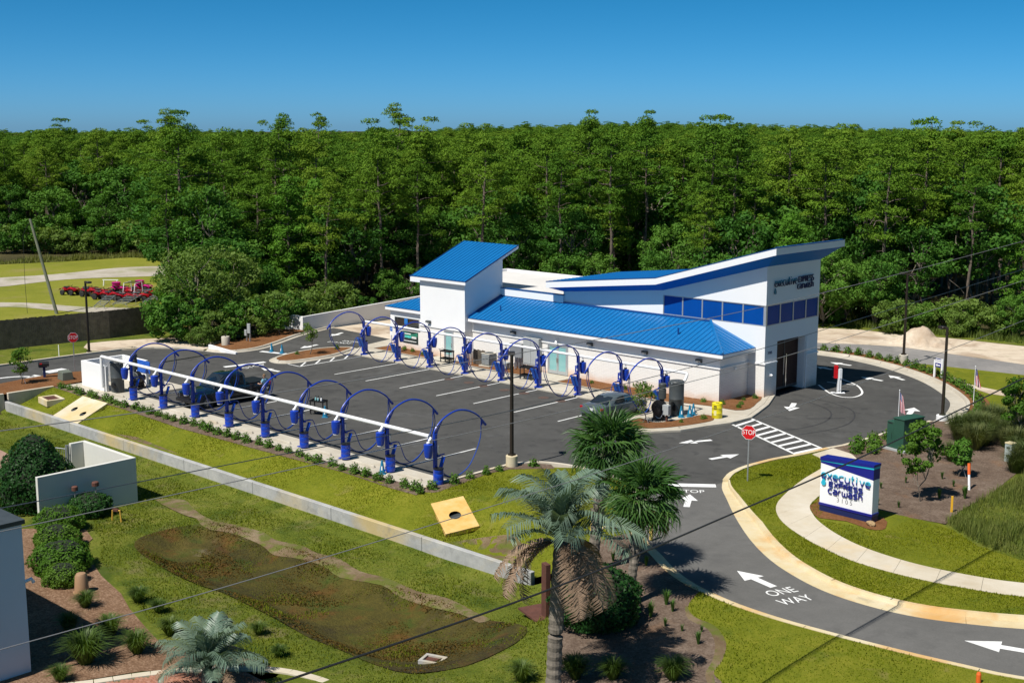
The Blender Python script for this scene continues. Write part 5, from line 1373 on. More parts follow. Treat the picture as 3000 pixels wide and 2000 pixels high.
# monument sign
ms = thing('monument_sign', 'white and navy monument sign reading executive express carwash', 'sign', (16.25, 8.98, .1), R(-2.8))
W, Dp = 2.70, .52
MB().bbox(0, W, 0, Dp, 0, .30).build('base', M_navybase, ms, bevel=.01)
MB().bbox(-.03, W + .03, -.03, Dp + .03, .30, .42).build('base_trim', M_navy, ms, bevel=.008)
MB().bbox(0, W, 0, Dp, .42, 2.34).build('panel', M_signwhite, ms)
hd = MB().extrude([(-.005, -.006, 2.28), (W + .005, -.006, 1.98), (W + .005, -.006, 2.46), (-.005, -.006, 2.34)], (0, Dp + .012, 0)).build('navy_wedge', M_navy, ms)
MB().extrude([(-.012, -.016, 2.36), (W + .012, -.016, 2.462), (W + .012, -.016, 2.56), (-.012, -.016, 2.40)], (0, Dp + .032, 0)).build('cyan_band', M_cyan, ms)
MB().extrude([(-.03, -.04, 2.405), (W + .03, -.04, 2.565), (W + .03, -.04, 2.68), (-.03, -.04, 2.56)], (0, Dp + .08, 0)).build('navy_cap', M_navy, ms)
M_twom = two_tone('two_tone_letters_sign', (.03, .44, .60), (.008, .014, .22), 1.73, .04)
cs = lambda a, b, dd: (a, -dd, b - a * .115 + .02)
def sheared(word, x0, z0, h, wd, sw, mat, gap): logo(ms, word, x0, z0, h, wd, sw, .06, mat, conv=lambda a, b, dd: (a, -dd, b), gap=gap)
sheared('executive', .08, 1.60, .26, .228, .042, M_twom, .35)
sheared('EXPRESS', .50, 1.28, .21, .187, .042, M_navy, .35)
sheared('carwash', .46, .95, .21, .19, .042, M_navy, .35)
MB().extrude([(.20 + a * 1.1, -.06, 1.36 + b * .9) for a, b in drop], (0, .04, 0)).build('water_drop', M_cyan, ms)
link('street_number', text_mesh('street_number', '3 1 0 5', .29, plain('number_grey', (.16, .16, .17), .5)), ms, (1.30, -.006, .70), (R(90), 0, 0))
t = thing('rock', 'tan boulder lying at the foot of the monument sign', 'rock', (19.1, 8.55, .12))
mb = MB(); bm = bmesh.new(); bmesh.ops.create_icosphere(bm, subdivisions=2, radius=.2)
for v in bm.verts: v.co *= 1 + .35 * noise.noise(v.co * 6 + Vector((3, 1, 2))); v.co.z = v.co.z * .7 + .08
me = bpy.data.meshes.new('rock'); bm.to_mesh(me); bm.free(); me.materials.append(plain('rock_tan', (.36, .24, .12), .9, var=.3, vscale=6, bump=.5)); link('stone', me, t)

# entrance sign, kiosk, cabinet, pedestal, markers
t = thing('entrance_sign', 'small white post sign with a white arrow on blue by the loop', 'sign', (6.1, 42.55, .1), R(-22))
for s in (-.36, .36): MB().bbox(s - .07, s + .07, -.05, .05, 0, 1.25 if s < 0 else 1.42).build('post', M_signwhite, t, bevel=.006)
MB().bbox(-.29, .29, -.03, .03, .78, 1.42).build('panel', M_signwhite, t)
MB().bbox(-.29, .29, -.04, -.031, .79, 1.08).bbox(-.29, .29, -.04, -.031, 1.36, 1.41).build('blue_panel', M_navy, t)
MB().extrude([(-.24, -.046, .93), (-.08, -.046, 1.04), (-.08, -.046, .97), (.2, -.046, .97), (.2, -.046, .89), (-.08, -.046, .89), (-.08, -.046, .83)], (0, .004, 0)).build('arrow', M_signwhite, t)
link('lettering', text_mesh('lettering', 'ENTRANCE', .115, M_navy), t, (0, -.034, 1.22), (R(90), 0, 0))
t = thing('pay_sign', 'slim white post with red sign boxes at the tunnel exit', 'sign', (3.35, 33.55, .005), R(43))
MB().bbox(-.45, .45, -.2, .2, 0, .05).build('foot', M_signwhite, t, bevel=.01)
MB().bbox(-.06, .06, -.1, .1, .05, 1.65).bbox(.10, .18, -.1, .1, .05, 1.05).build('post', M_signwhite, t)
MB().bbox(.061, .2, -.14, .14, 1.0, 1.66).build('notice', plain('notice_grey', (.62, .64, .66), .5, var=.2, vscale=14), t)
for k in range(3): MB().bbox(-.30, -.065, -.12, .12, 1.02 + .29 * k, 1.29 + .29 * k).build('red_box', M_red, t, bevel=.008)
t = thing('utility_cabinet', 'tall dark green utility cabinet in the mulch bed', 'cabinet', (13.75, 22.35, .1), R(-14))
MB().bbox(-.75, .75, -.95, .95, -.05, .12).build('plinth', M_greybox, t)
MB().bbox(-.15, .55, -.80, .80, .12, 1.78).build('body', M_green, t, bevel=.015)
MB().bbox(-.62, -.155, -.78, .78, .12, 1.58).build('front_box', M_green, t, bevel=.015)
MB().bbox(-.2, .6, -.84, .84, 1.785, 1.84).build('lid', M_green, t, bevel=.01)
MB().bbox(-.30, -.28, -.785, -.781, .6, .95).bbox(-.55, -.25, -.79, -.782, 1.46, 1.52).build('handle', M_black, t)
MB().bbox(.551, .557, .2, .45, 1.25, 1.5).build('notice', M_signwhite, t)
t = thing('meter_pedestal', 'small pale grey meter pedestal in the rough grass', 'pedestal', (19.05, 23.6, .1), R(-12))
MB().bbox(-.2, .2, -.2, .2, 0, .98).build('body', plain('pale_grey', (.42, .48, .47), .5), t, bevel=.01)
MB().bbox(-.22, .22, -.22, .22, .982, 1.06).build('cap', plain('tan_cap', (.60, .50, .30), .7), t, bevel=.02)  # cap in a lighter, warmer tan than the pedestal body
MB().bbox(-.205, -.2, -.1, .1, .7, .8).bbox(-.1, .1, -.206, -.2, .3, .42).bbox(-.1, .1, -.206, -.2, .72, .84).build('vent', M_dgrey, t)
t = thing('marker_pipe', 'leaning orange topped white pipe marker in the mulch', 'marker', (19.8, 17.0, .08))
MB().cyl((0, 0, 0), (-.12, .16, .75), .06, n=10).build('pipe', M_signwhite, t)
MB().cyl((-.12, .16, .75), (-.20, .27, 1.28), .075, n=10).build('orange_sleeve', M_orange, t)
t = thing('marker_post', 'yellow cable marker post at the edge of the rough grass', 'marker', (20.8, 12.9, .08))
MB().box((0, 0, .4), (.10, .05, .8), R(20)).build('post', plain('yellow_post', (.70, .38, .02), .5), t, bevel=.006)
t = thing('survey_stake', 'orange pipe stub standing at the driveway kerb', 'marker', (29.45, -3.9, -.05))
MB().cyl((0, 0, 0), (0, 0, .45), .08, n=10).lathe([(.08, .45), (.05, .52)], (0, 0, 0), 10).build('pipe', M_orange, t)

# flags
def flag_mesh():
    n, m = 16, 26
    W, H = .52, 1.1
    vs, fs, uv = [], [], []
    for j in range(m + 1):
        for i in range(n + 1):
            u, v = i / n, j / m
            # cloth hanging in folds off a leaning staff
            x = u * W * (.35 + .35 * v) ; y = .07 * math.sin(u * 9 + v * 2) * (0.4 + v); z = -v * H - u * .25
            vs.append((x + .05 * v, y, z)); uv.append((u, v))
    for j in range(m):
        for i in range(n):
            a = j * (n + 1) + i; fs.append((a, a + 1, a + n + 2, a + n + 1))
    me = bpy.data.meshes.new('flag_cloth'); me.from_pydata(vs, [], fs)
    L = me.uv_layers.new(name='UVMap')
    for li, lp in enumerate(me.loops): L.data[li].uv = uv[lp.vertex_index]
    me.polygons.foreach_set('use_smooth', [True] * len(fs)); me.update()
    mt = bpy.data.materials.new('flag_cloth'); mt.use_nodes = True; nt = mt.node_tree; b = nt.nodes['Principled BSDF']
    tc = nd(nt, 'ShaderNodeUVMap'); sp = nd(nt, 'ShaderNodeSeparateXYZ'); nt.links.new(tc.outputs[0], sp.inputs[0])
    ml = nd(nt, 'ShaderNodeMath', operation='MULTIPLY'); ml.inputs[1].default_value = 6.5; nt.links.new(sp.outputs[0], ml.inputs[0])
    fr = nd(nt, 'ShaderNodeMath', operation='FRACT'); nt.links.new(ml.outputs[0], fr.inputs[0])
    gt = nd(nt, 'ShaderNodeMath', operation='GREATER_THAN'); gt.inputs[1].default_value = .5; nt.links.new(fr.outputs[0], gt.inputs[0])
    m1 = nd(nt, 'ShaderNodeMix', data_type='RGBA'); m1.inputs[6].default_value = (.52, .012, .03, 1); m1.inputs[7].default_value = (.76, .76, .78, 1); nt.links.new(gt.outputs[0], m1.inputs[0])
    c1 = nd(nt, 'ShaderNodeMath', operation='LESS_THAN'); c1.inputs[1].default_value = .40; nt.links.new(sp.outputs[1], c1.inputs[0])
    c2 = nd(nt, 'ShaderNodeMath', operation='LESS_THAN'); c2.inputs[1].default_value = .54; nt.links.new(sp.outputs[0], c2.inputs[0])
    cc = nd(nt, 'ShaderNodeMath', operation='MULTIPLY'); nt.links.new(c1.outputs[0], cc.inputs[0]); nt.links.new(c2.outputs[0], cc.inputs[1])
    vo = nd(nt, 'ShaderNodeTexVoronoi'); vo.inputs['Scale'].default_value = 16; vo.inputs['Randomness'].default_value = .1; nt.links.new(tc.outputs[0], vo.inputs['Vector'])
    st = nd(nt, 'ShaderNodeMath', operation='LESS_THAN'); st.inputs[1].default_value = .24; nt.links.new(vo.outputs['Distance'], st.inputs[0])
    m0 = nd(nt, 'ShaderNodeMix', data_type='RGBA'); m0.inputs[6].default_value = (.02, .03, .17, 1); m0.inputs[7].default_value = (.75, .75, .78, 1); nt.links.new(st.outputs[0], m0.inputs[0])
    m2 = nd(nt, 'ShaderNodeMix', data_type='RGBA'); nt.links.new(cc.outputs[0], m2.inputs[0]); nt.links.new(m1.outputs[2], m2.inputs[6]); nt.links.new(m0.outputs[2], m2.inputs[7])
    nt.links.new(m2.outputs[2], b.inputs['Base Color']); b.inputs['Roughness'].default_value = .8
    me.materials.append(mt)
    return me
FM = flag_mesh()
def flag(loc, label, h, rz):
    t = thing('flag', label, 'flag', loc, rz)
    MB().cyl((0, 0, 0), (0, 0, h), .022, .018, n=8).lathe([(.03, h), (.035, h + .03), (.01, h + .06)], (0, 0, 0), 8).build('staff', M_signwhite, t)
    link('cloth', FM, t, (.02, 0, h - .08))
flag((12.0, 24.95, 0.12), 'stars and stripes flag behind the green cabinet', 2.6, R(10))
flag((11.75, 35.6, .12), 'stars and stripes flag in the hedge beside the loop', 2.5, R(60))

# ================================================================== WALLS AND YARD STRUCTURES
t = thing('retaining_wall', 'long grey concrete retaining wall between lot and basin', 'wall', (0, WALL_Y, 0))
xw = -40.0
while xw < 11.3:
    x2 = min(xw + 6.4, 11.4)
    MB().bbox(xw + .012, x2 - .012, -.13, .13, -2.2, -.36).build('wall_section', M_wallconc, t, bevel=.02)
    xw = x2
t = thing('retaining_wall', 'short concrete wall holding the pine straw bed by the side road', 'wall', (-36.1, 0, 0))
MB().bbox(-.12, .12, -30, -5.34, -1.8, .17).bbox(-.12, .12, -5.06, -1.85, -1.2, .17).build('wall_section', M_kerb, t, bevel=.015)
t = thing('lane_wall', 'long white wall along the tunnel entry lane', 'wall', (-43.5, 24.8, 0))
MB().bbox(-3.2, .0, 0, .25, -.4, 1.28).build('wall_section', M_white, t, bevel=.01)
MB().extrude([(-.22, .25, -.2), (-.22, 22, -.2), (-.22, 22, 2.1), (-.22, .25, 1.28)], (.22, 0, 0)).build('wall_section', M_white, t)
t = thing('entry_kerb_wall', 'low white wedge wall at the start of the entry lane', 'wall', (-41.2, 13.75, 0))
MB().extrude([(0, 0, .0), (3.0, .5, .0), (3.0, .5, .14), (0, 0, .48)], (-.03, .2, 0)).build('wedge', M_white, t)

# sloping headwalls with pipe mouths
def headwall(name, label, corners, pipes, mat, rr):
    """corners: top-left, top-right, bottom-right, bottom-left in 3D"""
    c = [Vector(p) for p in corners]
    n = (c[1] - c[0]).cross(c[3] - c[0]).normalized()
    if n.z < 0: n = -n
    t = thing(name, label, 'headwall', c[3])
    cc = [p - c[3] for p in c]
    # slab with round mouths cut through it
    u = (cc[1] - cc[0]); v = (cc[3] - cc[0])
    P2 = [Vector((0, 0)), Vector((1, 0)), Vector((1, 1)), Vector((0, 1))]
    pts = list(P2); edges = [(0, 1), (1, 2), (2, 3), (3, 0)]
    N = 20
    for (a, b) in pipes:
        s = len(pts)
        for i in range(N):
            w = 2 * math.pi * i / N
            pts.append(Vector((a + rr / u.length * math.cos(w), b + rr * 1.25 / v.length * math.sin(w))))
        edges += [(s + i, s + (i + 1) % N) for i in range(N)]
    res = delaunay_2d_cdt(pts, edges, [], 0, 1e-6)
    fs = []
    for f in res[2]:
        m = sum((res[0][i] for i in f), Vector((0, 0))) / 3
        if any(((m.x - a) * u.length / rr) ** 2 + ((m.y - b) * v.length / (rr * 1.25)) ** 2 < .97 for a, b in pipes): continue
        fs.append(tuple(f))
    top = [cc[0] + u * p.x + v * p.y + n * .05 for p in res[0]]
    mb = MB().add(top, fs)
    b4 = [cc[0] + u * p.x + v * p.y for p in P2]
    q = [b + n * .05 for b in b4] + [b - n * .14 for b in b4]
    mb.add(q, [(i, (i + 1) % 4, 4 + (i + 1) % 4, 4 + i) for i in range(4)])
    mb.build('slab', mat, t)
    for a, b in pipes:
        m = cc[0] + u * a + v * b + n * .045
        ring = [m + u.normalized() * (rr * math.cos(2 * math.pi * i / N)) + v.normalized() * (rr * 1.25 * math.sin(2 * math.pi * i / N)) for i in range(N)]
        inn = Vector((-v.x, -v.y, 0)).normalized()
        deep = [p + inn * 1.1 + Vector((0, 0, -.05)) for p in ring]
        MB().add(ring + deep, [(i, (i + 1) % N, N + (i + 1) % N, N + i) for i in range(N)] + [tuple(range(N, 2 * N))]).build('pipe_mouth', M_dgrey, t)
    return t
headwall('headwall', 'pale sloping concrete headwall with two pipe mouths', [(*HW1[0], .05), (*HW1[1], .05), (*HW1[2], -.66), (*HW1[3], -.66)], [(.33, .55), (.76, .62)], M_headwall, .24)
headwall('headwall', 'orange stained concrete headwall with one pipe mouth', [(*HW2[0], -.06), (*HW2[1], .08), (*HW2[2], -.48), (*HW2[3], -.62)], [(.5, .52)], M_orangewall, .30)
t = thing('catch_basin', 'square concrete catch basin with rusty grate on the bank', 'drain', (-33.7, -3.2, -.2), R(-8))
MB().bbox(-.85, .85, -.6, -.42, -.3, .12).bbox(-.85, .85, .42, .6, -.3, .12).bbox(-.85, -.65, -.42, .42, -.3, .12).bbox(.65, .85, -.42, .42, -.3, .12).build('frame', M_headwall, t, bevel=.015)
for k in range(9): MB().bbox(-.64, .64, -.41 + .092 * k, -.36 + .092 * k, .03, .08).build('grate_bar', M_rust, t)
MB().bbox(-.65, .65, -.42, .42, -.3, -.2).build('pit', M_black, t)
t = thing('yard_drain', 'small square drain in the basin floor', 'drain', (13.7, -12.9, zlow(13.7, -12.9)), R(20))
MB().bbox(-.42, .42, -.34, -.22, -.1, .13).bbox(-.42, .42, .22, .34, -.1, .13).bbox(-.42, -.3, -.22, .22, -.1, .13).bbox(.3, .42, -.22, .22, -.1, .13).build('frame', M_wallconc, t, bevel=.01)
MB().bbox(-.3, .3, -.22, .22, .02, .06).build('grate', M_rust, t)

# dumpster enclosure in the neighbour's yard
t = thing('enclosure_wall', 'cream walled dumpster enclosure behind the clipped evergreen', 'wall', (-11.7, -9.7, -1.25))
MB().bbox(-.2, 0, -5.2, 0, 0, 2.35).build('wall', M_creamwall, t, bevel=.01)
MB().bbox(-5.0, -.2, -.2, 0, 0, 2.348).build('wall', M_creamwall, t, bevel=.01)
MB().bbox(-5.2, -5.0, -.9, 0, 0, 2.346).build('wall', M_creamwall, t, bevel=.01)
for y in (-1.0, -1.12): MB().cyl((-5.1, y, 0), (-5.1, y, 2.3), .05, n=8).build('gate_post', M_steel, t)
g = MB().tube([(-5.15, -1.15, .2), (-5.15, -1.15, 2.1), (-6.6, -1.7, 2.1), (-6.6, -1.7, .2), (-5.15, -1.15, .2)], .03, 6).build('gate', M_steel, t)
for k in range(1, 12):
    f = k / 12
    MB().cyl((-5.15 - 1.45 * f, -1.15 - .55 * f, .2), (-5.15 - 1.45 * f, -1.15 - .55 * f, 2.1), .012, n=5).build('gate_bar', M_steel, g)
t = thing('standpipes', 'rust capped standpipes beside the cream enclosure', 'pipes', (-11.25, -12.2, -1.2))
for a, b, h, r in ((0, 0, 1.55, .17), (-.15, -1.0, 1.5, .15), (.35, -.5, .75, .16)):
    MB().cyl((a, b, 0), (a, b, h), .035, n=8).build('pipe', M_steel, t)
    MB().lathe([(r, h - .12), (r, h + .06), (r * .8, h + .09)], (a, b, 0), 12).build('cap', M_rust, t)
t = thing('gas_riser', 'small yellow pipe stand on the grass by the hedge', 'pipes', (-9.2, -12.3, zmix(-9.2, -12.3)), R(20))
MB().tube([(-.25, 0, 0), (-.2, 0, .5), (.25, 0, .55), (.3, 0, 0)], .045, 6).build('riser', plain('gas_yellow', (.58, .34, .05), .6, var=.15), t)
MB().box((.0, 0, .55), (.3, .14, .12)).build('valve', M_rust, t)

# white house at the left edge
hs_ = thing('house', 'white rendered house wall with dark coping at the left edge', 'house', (4.58, -23.23, -1.0))
MB().bbox(-14, 0, -16, 0, 0, 5.35).build('wall', plain('house_render', (.72, .74, .76), .85, var=.02, vscale=1, bump=.1), hs_)
MB().bbox(-14.1, .1, -16.1, .08, 5.352, 5.50).build('coping', M_dgrey, hs_)
sh = MB().bbox(.08, .14, -2.6, -1.35, 2.0, 3.6).build('shutter', plain('shutter_brown', (.14, .115, .085), .7), hs_)
sh.rotation_euler = (0, R(-9), 0); sh.location = (.42, 0, .06)
for k in range(15): MB().box((.155, -1.98, 2.08 + .1 * k), (.03, 1.18, .07)).build('slat', MATS['shutter_brown'], sh)
MB().tube([(.03, -1.75, 2.0), (.2, -1.75, 1.6), (.18, -1.6, 1.1), (.05, -1.5, .9)], .03, 5).build('hanging_cable', M_black, hs_)
MB().tube([(-.02, -.0, 3.3), (-.02, .22, 3.35), (-.02, .3, 3.2)], .06, 8).build('drain_spout', M_signwhite, hs_)
t = thing('pipe_cover', 'tan plastic pipe cover at the edge of the chip bed', 'utility cover', (-1.2, -18.3, zmix(-1.2, -18.3)))
MB().lathe([(.36, 0), (.34, .06), (.29, .06), (.24, .72), (.18, .82), (.05, .85)], (0, 0, 0), 18).build('cover', M_tan, t, smooth=True)
t = thing('drain_elbow', 'black drain elbow half hidden behind the low palm', 'pipe', (5.9, -16.6, zmix(5.9, -16.6)))
MB().tube([(-.4, 0, .1), (-.1, 0, .28), (.3, .1, .34), (.5, .15, .2)], .20, 12).build('pipe', M_black, t, smooth=True)

# brick paver walk at the bottom edge: kerb and pavers laid one by one
pv = bpy.data.objects.new('brick_walk', None); COL.objects.link(pv)
tag(pv, 'red brick paver walk at the bottom edge with pale border', None, None, 'structure')
EDGE = [(p.x, p.y) for p in catmull([(6.2, -23.2), (6.8, -22.1), (7.5, -20.6), (8.4, -19.2), (9.5, -18.05), (10.3, -17.35), (11.1, -16.95), (12.0, -16.7), (13.1, -16.6), (14.6, -17.0), (16.5, -18.2)], 5)]
zpv = -.93
res_ = resample(EDGE, .62)
for a, b in zip(res_, res_[1:]):
    u = (b - a).normalized(); a2, b2 = a + u * .008, b - u * .008
    n_ = Vector((u.y, -u.x, 0))
    MB().prism([(p.x, p.y) for p in (a2, b2, b2 + n_ * .32, a2 + n_ * .32)], zpv - .1, zpv + .05).build('border_stone', M_walkslab, pv, bevel=.01)
inner_edge = [(q[0], q[1]) for q in offset_line(EDGE, -.36)]
paver_area = inner_edge + [(16.5, -24), (6.4, -24)]
M_paver = leafy('brick_paver', [(.26, .105, .065), (.33, .15, .095), (.38, .20, .14), (.30, .17, .13)], .0, .85, .2)
pm_ = MB().bbox(-.098, .098, -.048, .048, 0, .05).mesh('brick', M_paver, bevel=.006)
sheet('brick_walk_bed', 'sand joints under the brick paver walk', paver_area, M_dirt, flat(zpv - .02), 0)
cnt = 0
rr_ = random.Random(5)
for j in range(-10, 60):
    for i in range(-2, 60):
        x, y = 6.5 + .206 * i + (.103 if j % 2 else 0), -24 + .107 * j
        # rows run along the walk
        if not inside(paver_area, x, y): continue
        v = (Vector((x, y, zpv)) - CAM)
        fwd = -v.x * .69 * .9861 + v.y * .7238 * .9861 - v.z * .1661; up = (-v.x * .69 + v.y * .7238) * .1661 + v.z * .9861
        if up / fwd < -.274 or cnt >= 300: continue
        o = link('brick', pm_, pv, (x, y, zpv - .03 + rr_.uniform(-.004, .004)), (0, 0, rr_.uniform(-.02, .02))); cnt += 1
sheet('brick_plaza', 'pinkish brick paving at the left edge beyond the evergreen', [(-23.6, -10.2), (-26.5, -9.9), (-40, -9.7), (-40, -24), (-24, -24), (-20.5, -13.5), (-22.2, -11.4)], layered('brick_paving', [(0, (.26, .15, .11)), (.5, (.33, .21, .16)), (1, (.40, .28, .22))], big=.4, small=4, bump=.3, bscale=20, bdist=.01), zmix, 1.0, .02)
kerb('kerb', 'pale border of the pinkish brick paving', [(-40, -9.7), (-26.5, -9.9), (-23.6, -10.3), (-22.1, -11.5), (-20.4, -13.6)], .25, 1, M_walkslab, h=-1.05) if False else None

# rusty steel sign seen from behind, by the basin
t = thing('steel_post', 'rusty brown steel post panel behind the feather palm', 'post', (15.0, -8.4, zmix(15.0, -8.4) - .05), R(-20))
MB().bbox(-.18, .18, -.10, .10, 0, 2.1).build('panel', M_rust, t, bevel=.01)
MB().bbox(-1.2, .3, -.55, .9, .0, .07).build('base_plate', M_rust, t)
t = thing('backflow_pipes', 'yellow backflow pipes and bollards beside the fan palms', 'pipes', (12.4, -.7, .05), R(45))
MB().tube([(-.9, 0, 0), (-.9, 0, .55), (-.7, 0, .7), (.5, 0, .7), (.7, 0, .55), (.7, 0, 0)], .07, 8).build('pipe', M_headwall, t)
for a in (-.35, .2): MB().cyl((a, -.16, .7), (a, .16, .7), .13, n=10).build('valve', M_rust, t)
for a in (-1.25, 1.3): MB().cyl((a, .3, 0), (a, .3, .95), .08, n=10).build('bollard', plain('bollard_yellow', (.62, .46, .12), .6, var=.1), t)

# mailbox, utility box
t = thing('mailbox', 'dark mailbox on a navy post by the side road', 'mailbox', (-39.75, -.65, .1), R(-25))
MB().bbox(-.09, .09, -.09, .09, 0, .78).bbox(-.05, .05, -.35, .2, .7, .78).build('post', M_navybase, t, bevel=.01)
MB().extrude([(-.17, -.38, .79), (.17, -.38, .79), (.17, -.38, .98), (.11, -.38, 1.08), (0, -.38, 1.12), (-.11, -.38, 1.08), (-.17, -.38, .98)], (0, .72, 0)).build('box', M_black, t)
MB().box((.185, -.2, 1.0), (.02, .16, .08)).build('flag', M_red, t)
t = thing('utility_box', 'squat grey-green utility box on the pine straw', 'utility box', (-37.95, .0, .1), R(-6))
MB().add([(-.48, -.40, 0), (.48, -.40, 0), (.48, .4, 0), (-.48, .4, 0), (-.42, -.34, .62), (.42, -.34, .56), (.42, .34, .56), (-.42, .34, .62)], [(3, 2, 1, 0), (4, 5, 6, 7), (0, 1, 5, 4), (1, 2, 6, 5), (2, 3, 7, 6), (3, 0, 4, 7)]).build('body', plain('box_green', (.12, .135, .105), .7, var=.08), t, bevel=.02)

# board fence
fl = [(-57, -30), (-53.1, 2.27), (-52.45, 8.0), (-51.8, 12.0), (-52.0, 17.2)]
t = thing('board_fence', 'weathered brown board fence along the grass field', 'fence', (0, 0, 0))
fp = resample([(a, b, 0) for a, b in fl], 2.44)
fr_ = random.Random(3)
for a, b in zip(fp, fp[1:]):
    u = (b - a).normalized(); L = (b - a).length; ang = math.atan2(u.y, u.x)
    mb = MB(); k = int(L / .148)
    for i in range(k):
        h = 2.40 + fr_.uniform(-.03, .03); c = a + u * ((i + .5) * L / k)
        mb.box((c.x, c.y, .02 + h / 2), (L / k - .008, .02, h), ang)
        mb.v[-4:] = [(q[0], q[1], q[2]) for q in mb.v[-4:]]
    p = mb.build('boards', M_wood, t); p['kind'] = 'stuff'
    nrm = Vector((-u.y, u.x, 0)) * .06
    MB().tube([a + nrm + Vector((0, 0, .5)), b + nrm + Vector((0, 0, .5))], .04, 4).tube([a + nrm + Vector((0, 0, 1.9)), b + nrm + Vector((0, 0, 1.9))], .04, 4).build('rail', M_wood, t)
    MB().box((a + nrm * 1.8 + Vector((0, 0, 1.2))), (.1, .1, 2.4), ang).build('post', M_wood, t)

# leaning utility pole and cables
t = thing('utility_pole', 'leaning wooden utility pole behind the board fence', 'utility pole', (-68.8, 15.0, 0))
MB().tube([(0, 0, 0), (-1.0, -.55, 4.5), (-2.0, -1.1, 9.0)], [.17, .15, .12], 10).build('pole', M_polewood, t, smooth=True)
MB().tube([(-2.0, -1.1, 8.8), (-2.6, -1.6, 7.5), (-2.6, -1.7, 3.0), (-2.5, -1.7, .0)], .02, 5).build('guy_wire', M_wire, t)
def wire(name, label, x, pts, r, mat, n=5):
    P_ = catmull([(x, y, z) for y, z in pts], 14)
    o = MB().tube(P_, r, n).build(name, mat); tag(o, label, 'cable', 'overhead cables')
wire('cable', 'thick black communications cable, lowest of the overhead lines', 24.2, [(-45, 6.9), (-27, 6.08), (-18, 5.82), (-10, 5.98), (-2, 6.25), (11, 7.0), (30, 8.2), (60, 10.5)], .028, M_wire)
wire('cable', 'topmost overhead cable crossing the tower and tall windows', 24.2, [(-45, 13.0), (-32.4, 12.43), (-25.5, 12.2), (-15, 12.1), (-5.8, 12.24), (10.6, 12.9), (40, 14.3), (90, 16)], .010, M_wirelight)
wire('cable', 'second overhead cable, crossing the front vacuum arches', 24.22, [(-45, 11.5), (-32.5, 11.1), (-27, 10.95), (-20, 10.75), (-10, 10.85), (-4, 11.1), (11, 11.75), (40, 13.2), (90, 15)], .010, M_wirelight)
wire('cable', 'third overhead cable, just below the second one', 24.18, [(-45, 10.95), (-32.5, 10.68), (-25.6, 10.55), (-20, 10.42), (-10, 10.4), (0, 10.75), (14, 11.4), (40, 12.7), (90, 14.6)], .010, M_wirelight)
wire('cable', 'fourth overhead cable, crossing the basin and house wall', 24.2, [(-45, 8.9), (-32.7, 8.6), (-27.9, 8.5), (-19.9, 8.5), (-10, 8.65), (0, 9.0), (14, 9.7), (40, 11.2), (90, 14)], .011, M_wirelight)

# ================================================================== VEHICLES
def loft(mb, secs):
    """skin between cross sections of equal length"""
    n = len(secs[0]); vs = [p for s in secs for p in s]
    fs = [(i * n + j, i * n + (j + 1) % n, (i + 1) * n + (j + 1) % n, (i + 1) * n + j) for i in range(len(secs) - 1) for j in range(n)]
    fs += [tuple(range(n))[::-1], tuple(range((len(secs) - 1) * n, len(secs) * n))]
    return mb.add(vs, fs)

def body_section(y, hw, z0, z1, crown=.03, tuck=.06):
    """lower-body hoop at station y"""
    return [(-hw + tuck, y, z0), (-hw, y, z0 + .16), (-hw, y, (z0 + z1) / 2 + .05), (-hw + .05, y, z1 - .04), (-hw * .7, y, z1 + crown * .6), (0, y, z1 + crown),
            (hw * .7, y, z1 + crown * .6), (hw - .05, y, z1 - .04), (hw, y, (z0 + z1) / 2 + .05), (hw, y, z0 + .16), (hw - .06, y, z0)]

def wheel(parent, x, y, r, w, spokes=10, rim=M_alu):
    wh = bpy.data.objects.new('wheel', None); COL.objects.link(wh); wh.parent = parent; wh.location = (x, y, r)
    s = 1 if x > 0 else -1
    MB().add(*(lambda m: (m.v, m.f))(MB().cyl((-w / 2, 0, 0), (w / 2, 0, 0), r, n=28))).build('tyre', M_rubber, wh, bevel=.025)
    rb = MB().cyl((s * (w / 2 + .002), 0, 0), (s * (w / 2 - .03), 0, 0), r * .66, r * .70, n=24)
    rb.build('rim', M_dgrey, wh)
    for k in range(spokes):
        a = 2 * math.pi * k / spokes
        MB().box((s * (w / 2 + .012), math.cos(a) * r * .34, math.sin(a) * r * .34), (.02, .035, r * .66), M=Matrix.Rotation(-a + math.pi / 2, 3, 'X')).build('spoke', rim, wh)
    return wh

def arch_cut(y, wheels, rw):
    for wy in wheels:
        if abs(y - wy) < rw: return True
    return False

# grey saloon, nose towards +y
car = thing('sedan', 'grey saloon car parked nose-in at the last rear vacuum bay', 'car', (-3.2, 18.05, 0), R(1))
ys_ = [(-2.33, .78, .34, .78), (-2.30, .84, .28, .92), (-2.1, .88, .25, 1.00), (-1.75, .90, .24, 1.02), (-1.3, .905, .24, .99), (-.6, .91, .24, .95), (.3, .91, .24, .93), (.9, .905, .24, .95), (1.5, .895, .24, .92), (1.95, .87, .25, .84), (2.22, .80, .28, .72), (2.34, .66, .36, .60)]
loft(MB(), [body_section(y, hw, z0, z1) for y, hw, z0, z1 in ys_]).build('body', M_cargrey, car, smooth=True)
cab = [(-1.72, .62, 1.0, 1.03), (-1.35, .66, 1.0, 1.18), (-.95, .68, .99, 1.36), (-.45, .67, .97, 1.445), (.1, .66, .95, 1.455), (.5, .65, .95, 1.41), (.9, .66, .95, 1.24), (1.30, .66, .94, .97)]
def cab_sec(y, hw, z0, z1):
    b = .80
    return [(-b, y, z0 - .06), (-b + .03, y, z0), (-hw, y, z1 - .06), (-hw + .10, y, z1 - .005), (0, y, z1 + .02), (hw - .10, y, z1 - .005), (hw, y, z1 - .06), (b - .03, y, z0), (b, y, z0 - .06)]
loft(MB(), [cab_sec(*q) for q in cab]).build('cabin', M_cargrey, car, smooth=True)
